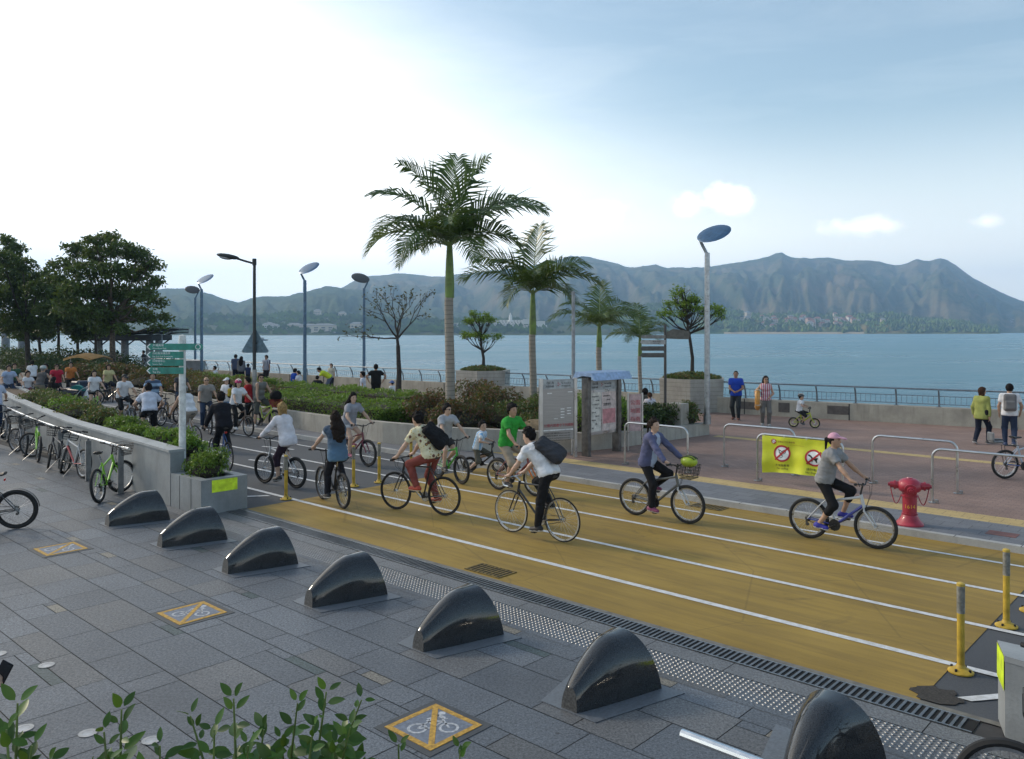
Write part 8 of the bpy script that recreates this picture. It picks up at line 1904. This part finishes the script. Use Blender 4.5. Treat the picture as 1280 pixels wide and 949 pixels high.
for i, (s, t, r_, h, mt, lab) in enumerate(((68,19.5,2.2,1.9,G_DARK,'tall dark bush beneath the tree at the left edge'),(72,20,2.3,2.0,G_DARK,'dark bush behind the thick grey columns'),(58,20.5,2.0,2.1,G_DARK,'tall dark bush behind the slim dark tree'),(52,20.5,1.9,2.0,G_DARK,'tall dark bush left of the tan cart roof'),(43,19.0,1.5,1.6,G_DARK,'tall dark bush in front of the pavilion columns'),(41.5,16.8,1.3,1.2,G_RED,'reddish bush left of the banded jersey'),(44.5,16.9,1.2,1.15,G_RED,'reddish bush behind the man in the black cap'),(47.5,17.0,1.2,1.15,G_RED,'reddish bush behind the white-topped woman'))):
    shrub('dark_bush', rd(s,t,.1 if mt is G_DARK else .4), r_, h, 2600, mt, lab, .09, 'dark bushes under the left trees')
poly_wall('bed_wall', [rd(70,18.2), rd(56,17.4), rd(48,16.8), rd(40.1,16.2)], .25, 0, [.55]*4, CONC_TRK, 'far left stretch of the concrete bed wall behind the riders', inner=1)
# --- planting in the left stone planter
for i, (s, t, r_, h, mt, lab) in enumerate(((15.9,7.75,.42,.42,G_FRESH,'small bright shrub at the foot of the white signpost'),(17.2,7.95,.5,.45,G_FRESH,'bright leggy shrub in front of the bent rider'),(18.8,8.1,.5,.36,G_HEDGE,'low shrub left of the bent rider'),(20.4,8.3,.55,.40,G_HEDGE,'low shrub behind the nearest parked lime bike'),(22.4,8.5,.6,.48,G_MIX,'shrub behind the silver and red bike'),(24.4,8.8,.7,.55,G_MIX,'shrub below the pushchair'),(26.4,9.1,.7,.55,G_FRESH,'bright shrub below the grey-helmeted man'),(28.6,9.5,.7,.5,G_MIX,'shrub near the left edge above the handrail'),(31,9.9,.8,.5,G_MIX,'shrub at the left edge beside the checked shirt'))):
    shrub('planter_shrub', rd(s,t,.80), r_, h, 1500, mt, lab, .045, 'shrubs in the left stone planter')
shrub('end_shrub', rd(14.6,7.47,.48), .40, .62, 2200, G_HEDGE, 'dense green shrub in the low planter end beside the signpost', .038)
# --- leafy sprigs close to the lens
def leaf_mesh(n=6):
    V, Q = [], []
    for i in range(n+1):
        q = i/n; w_ = .235*math.sin(PI*q**.85)**.8*(1-.15*q); z = -.10*q*q
        V += [(q,-w_,z+.055*w_/.3),(q,0,z),(q,w_,z+.055*w_/.3)]
    for i in range(n):
        for j in (0,1): Q.append((3*i+j,3*i+j+1,3*i+j+4,3*i+j+3))
    return np.array(V), np.array(Q)
LV, LQ = leaf_mesh()
def sprig(tip, base, lab, nlv, size, seed, side=()):
    """upright leafy shoot from the planter: tip and base are world points"""
    r = random.Random(seed); o = empty('leafy_shrub', base, 0, lab, 'shrub', 'leafy shoots of the terrace planter'); m = MB(); V, Q, A = [], [], []; tot = 0
    def shoot(a, b, n, sz, rad):
        nonlocal tot
        mid = a.lerp(b,.5)+V3((r.uniform(-.045,.045),r.uniform(-.03,.03),.02)); pth = [a, a.lerp(mid,.5)+V3((r.uniform(-.01,.01),0,0)), mid, mid.lerp(b,.5)+V3((0,0,.005)), b]; m.tube(pth, [rad,rad*.9,rad*.75,rad*.6,rad*.35], 6); L_ = (b-a).length
        for j in range(n):
            q = .22+.78*j/(n-1); c = a.lerp(b,q)+(mid-a.lerp(b,.5))*(4*q*(1-q)); ax = (b-a).normalized(); ang = j*1.45+r.uniform(-.4,.4)
            for kk in (0,1):
                th = ang+kk*PI+r.uniform(-.3,.3); s1 = ax.cross(V3((0,1,.2))).normalized(); s2 = ax.cross(s1); outd = (s1*math.cos(th)+s2*math.sin(th)); ld = (outd*(1-.35*(q > .93))+ax*(r.uniform(.1,.75)+.5*(q > .93))+V3((r.uniform(-.25,.25),r.uniform(-.25,.25),r.uniform(-.55,.35)))).normalized(); nn = (ax*.5-ld*ax.dot(ld)*.5+V3((r.uniform(-.5,.5),-.95,.55))); nn = (nn-ld*nn.dot(ld)).normalized(); bb = nn.cross(ld); s = sz*1.28*r.uniform(.7,1.1)*(1.0 if q < .85 else .66)
                W = np.array(c[:])+ (LV[:,0:1]*np.array(ld[:])+LV[:,1:2]*np.array(bb[:])+LV[:,2:3]*np.array(nn[:]))*s+np.array((ld*.008)[:]); V.append(W); Q.append(LQ+tot); tot += len(LV); A.append(np.full(len(LV), r.random()))
    b0 = V3((0,0,0)); t0 = tip-base; shoot(b0, t0, nlv, size, .0055)
    side = list(side)+[(r.uniform(.35,.75), (r.uniform(-.10,.12), r.uniform(-.05,.05), r.uniform(.03,.10))) for _ in range(3)]
    for q, off in side: a = b0.lerp(t0,q); shoot(a, a+V3(off), 4, size*.85, .0035)
    m.build('stem', M('green_stem', (.10,.15,.03), .5), o); link('leaves', np_mesh('leaves', np.concatenate(V), np.concatenate(Q), G_FORE, True, np.concatenate(A)), o)
for i, (px, py, D, nl, sz, lab, sd) in enumerate(((22,872,1.75,4,.066,'leafy shoot with one large upright leaf at the far left bottom',()),(152,880,1.85,5,.060,'leafy shoot in front of the ground lights, left of the bottom centre',((.55,(.11,.02,.09)),)),(238,888,1.95,5,.056,'leafy shoot at the left shoulder of the big sprig',((.6,(-.05,.03,.09)),)),(292,866,1.9,6,.058,'leafy shoot with drooping leaves beside the tallest sprig',((.5,(.05,.02,.12)),)),(408,858,1.95,7,.058,'tallest leafy sprig leaning right near the bottom centre',((.45,(.08,.03,.12)),(.62,(-.10,.0,.10)))),(372,872,2.0,6,.055,'leafy shoot tucked under the tallest sprig',((.5,(-.09,.02,.10)),)),(330,905,1.85,6,.055,'low leafy shoot left of the tallest sprig',((.5,(.06,.02,.08)),)),(452,868,2.02,6,.050,'thin leafy shoot on the right flank of the tallest sprig',()),(498,925,2.0,4,.050,'short leafy tip beside the near painted square',()),(575,930,2.05,4,.046,'small leafy tip at the lower edge of the near painted square',()),(200,925,1.8,5,.055,'low leafy shoot between two ground lights',()),(420,925,1.9,6,.055,'low leafy shoot at the foot of the tallest sprig',((.5,(.07,.02,.07)),)),
    (268,905,1.8,6,.052,'low leafy shoot left of the drooping one',((.5,(-.05,.02,.08)),)),(310,925,1.75,6,.050,'lowest leafy shoot below the drooping one',((.6,(.05,.0,.05)),)),(352,918,1.95,6,.052,'leafy shoot below the tucked one',((.5,(.05,.02,.08)),)),(392,900,1.85,6,.054,'leafy shoot just left below the tallest sprig',((.5,(-.06,.02,.07)),)),(438,902,1.9,5,.050,'leafy shoot just right below the tallest sprig',((.5,(.07,.02,.06)),)),(130,908,1.8,5,.054,'leafy shoot between the left ground lights',((.6,(-.04,.02,.06)),)),(8,905,1.65,4,.062,'leafy shoot at the very left bottom corner',()),(40,925,1.7,4,.060,'leafy shoot with broad leaves right of the left corner',()))):
    t_ = wp(px, py+7, D); ctr_ = 45 if px < 75 else 150 if px < 235 else 345 if px < 475 else px-20; b_ = wp(ctr_+(px-ctr_)*.42-8, 1010+20*(i % 3), D-.05); b_.z = 1.82; sprig(t_, b_, lab, nl+10, sz*.86, 60+i, sd)
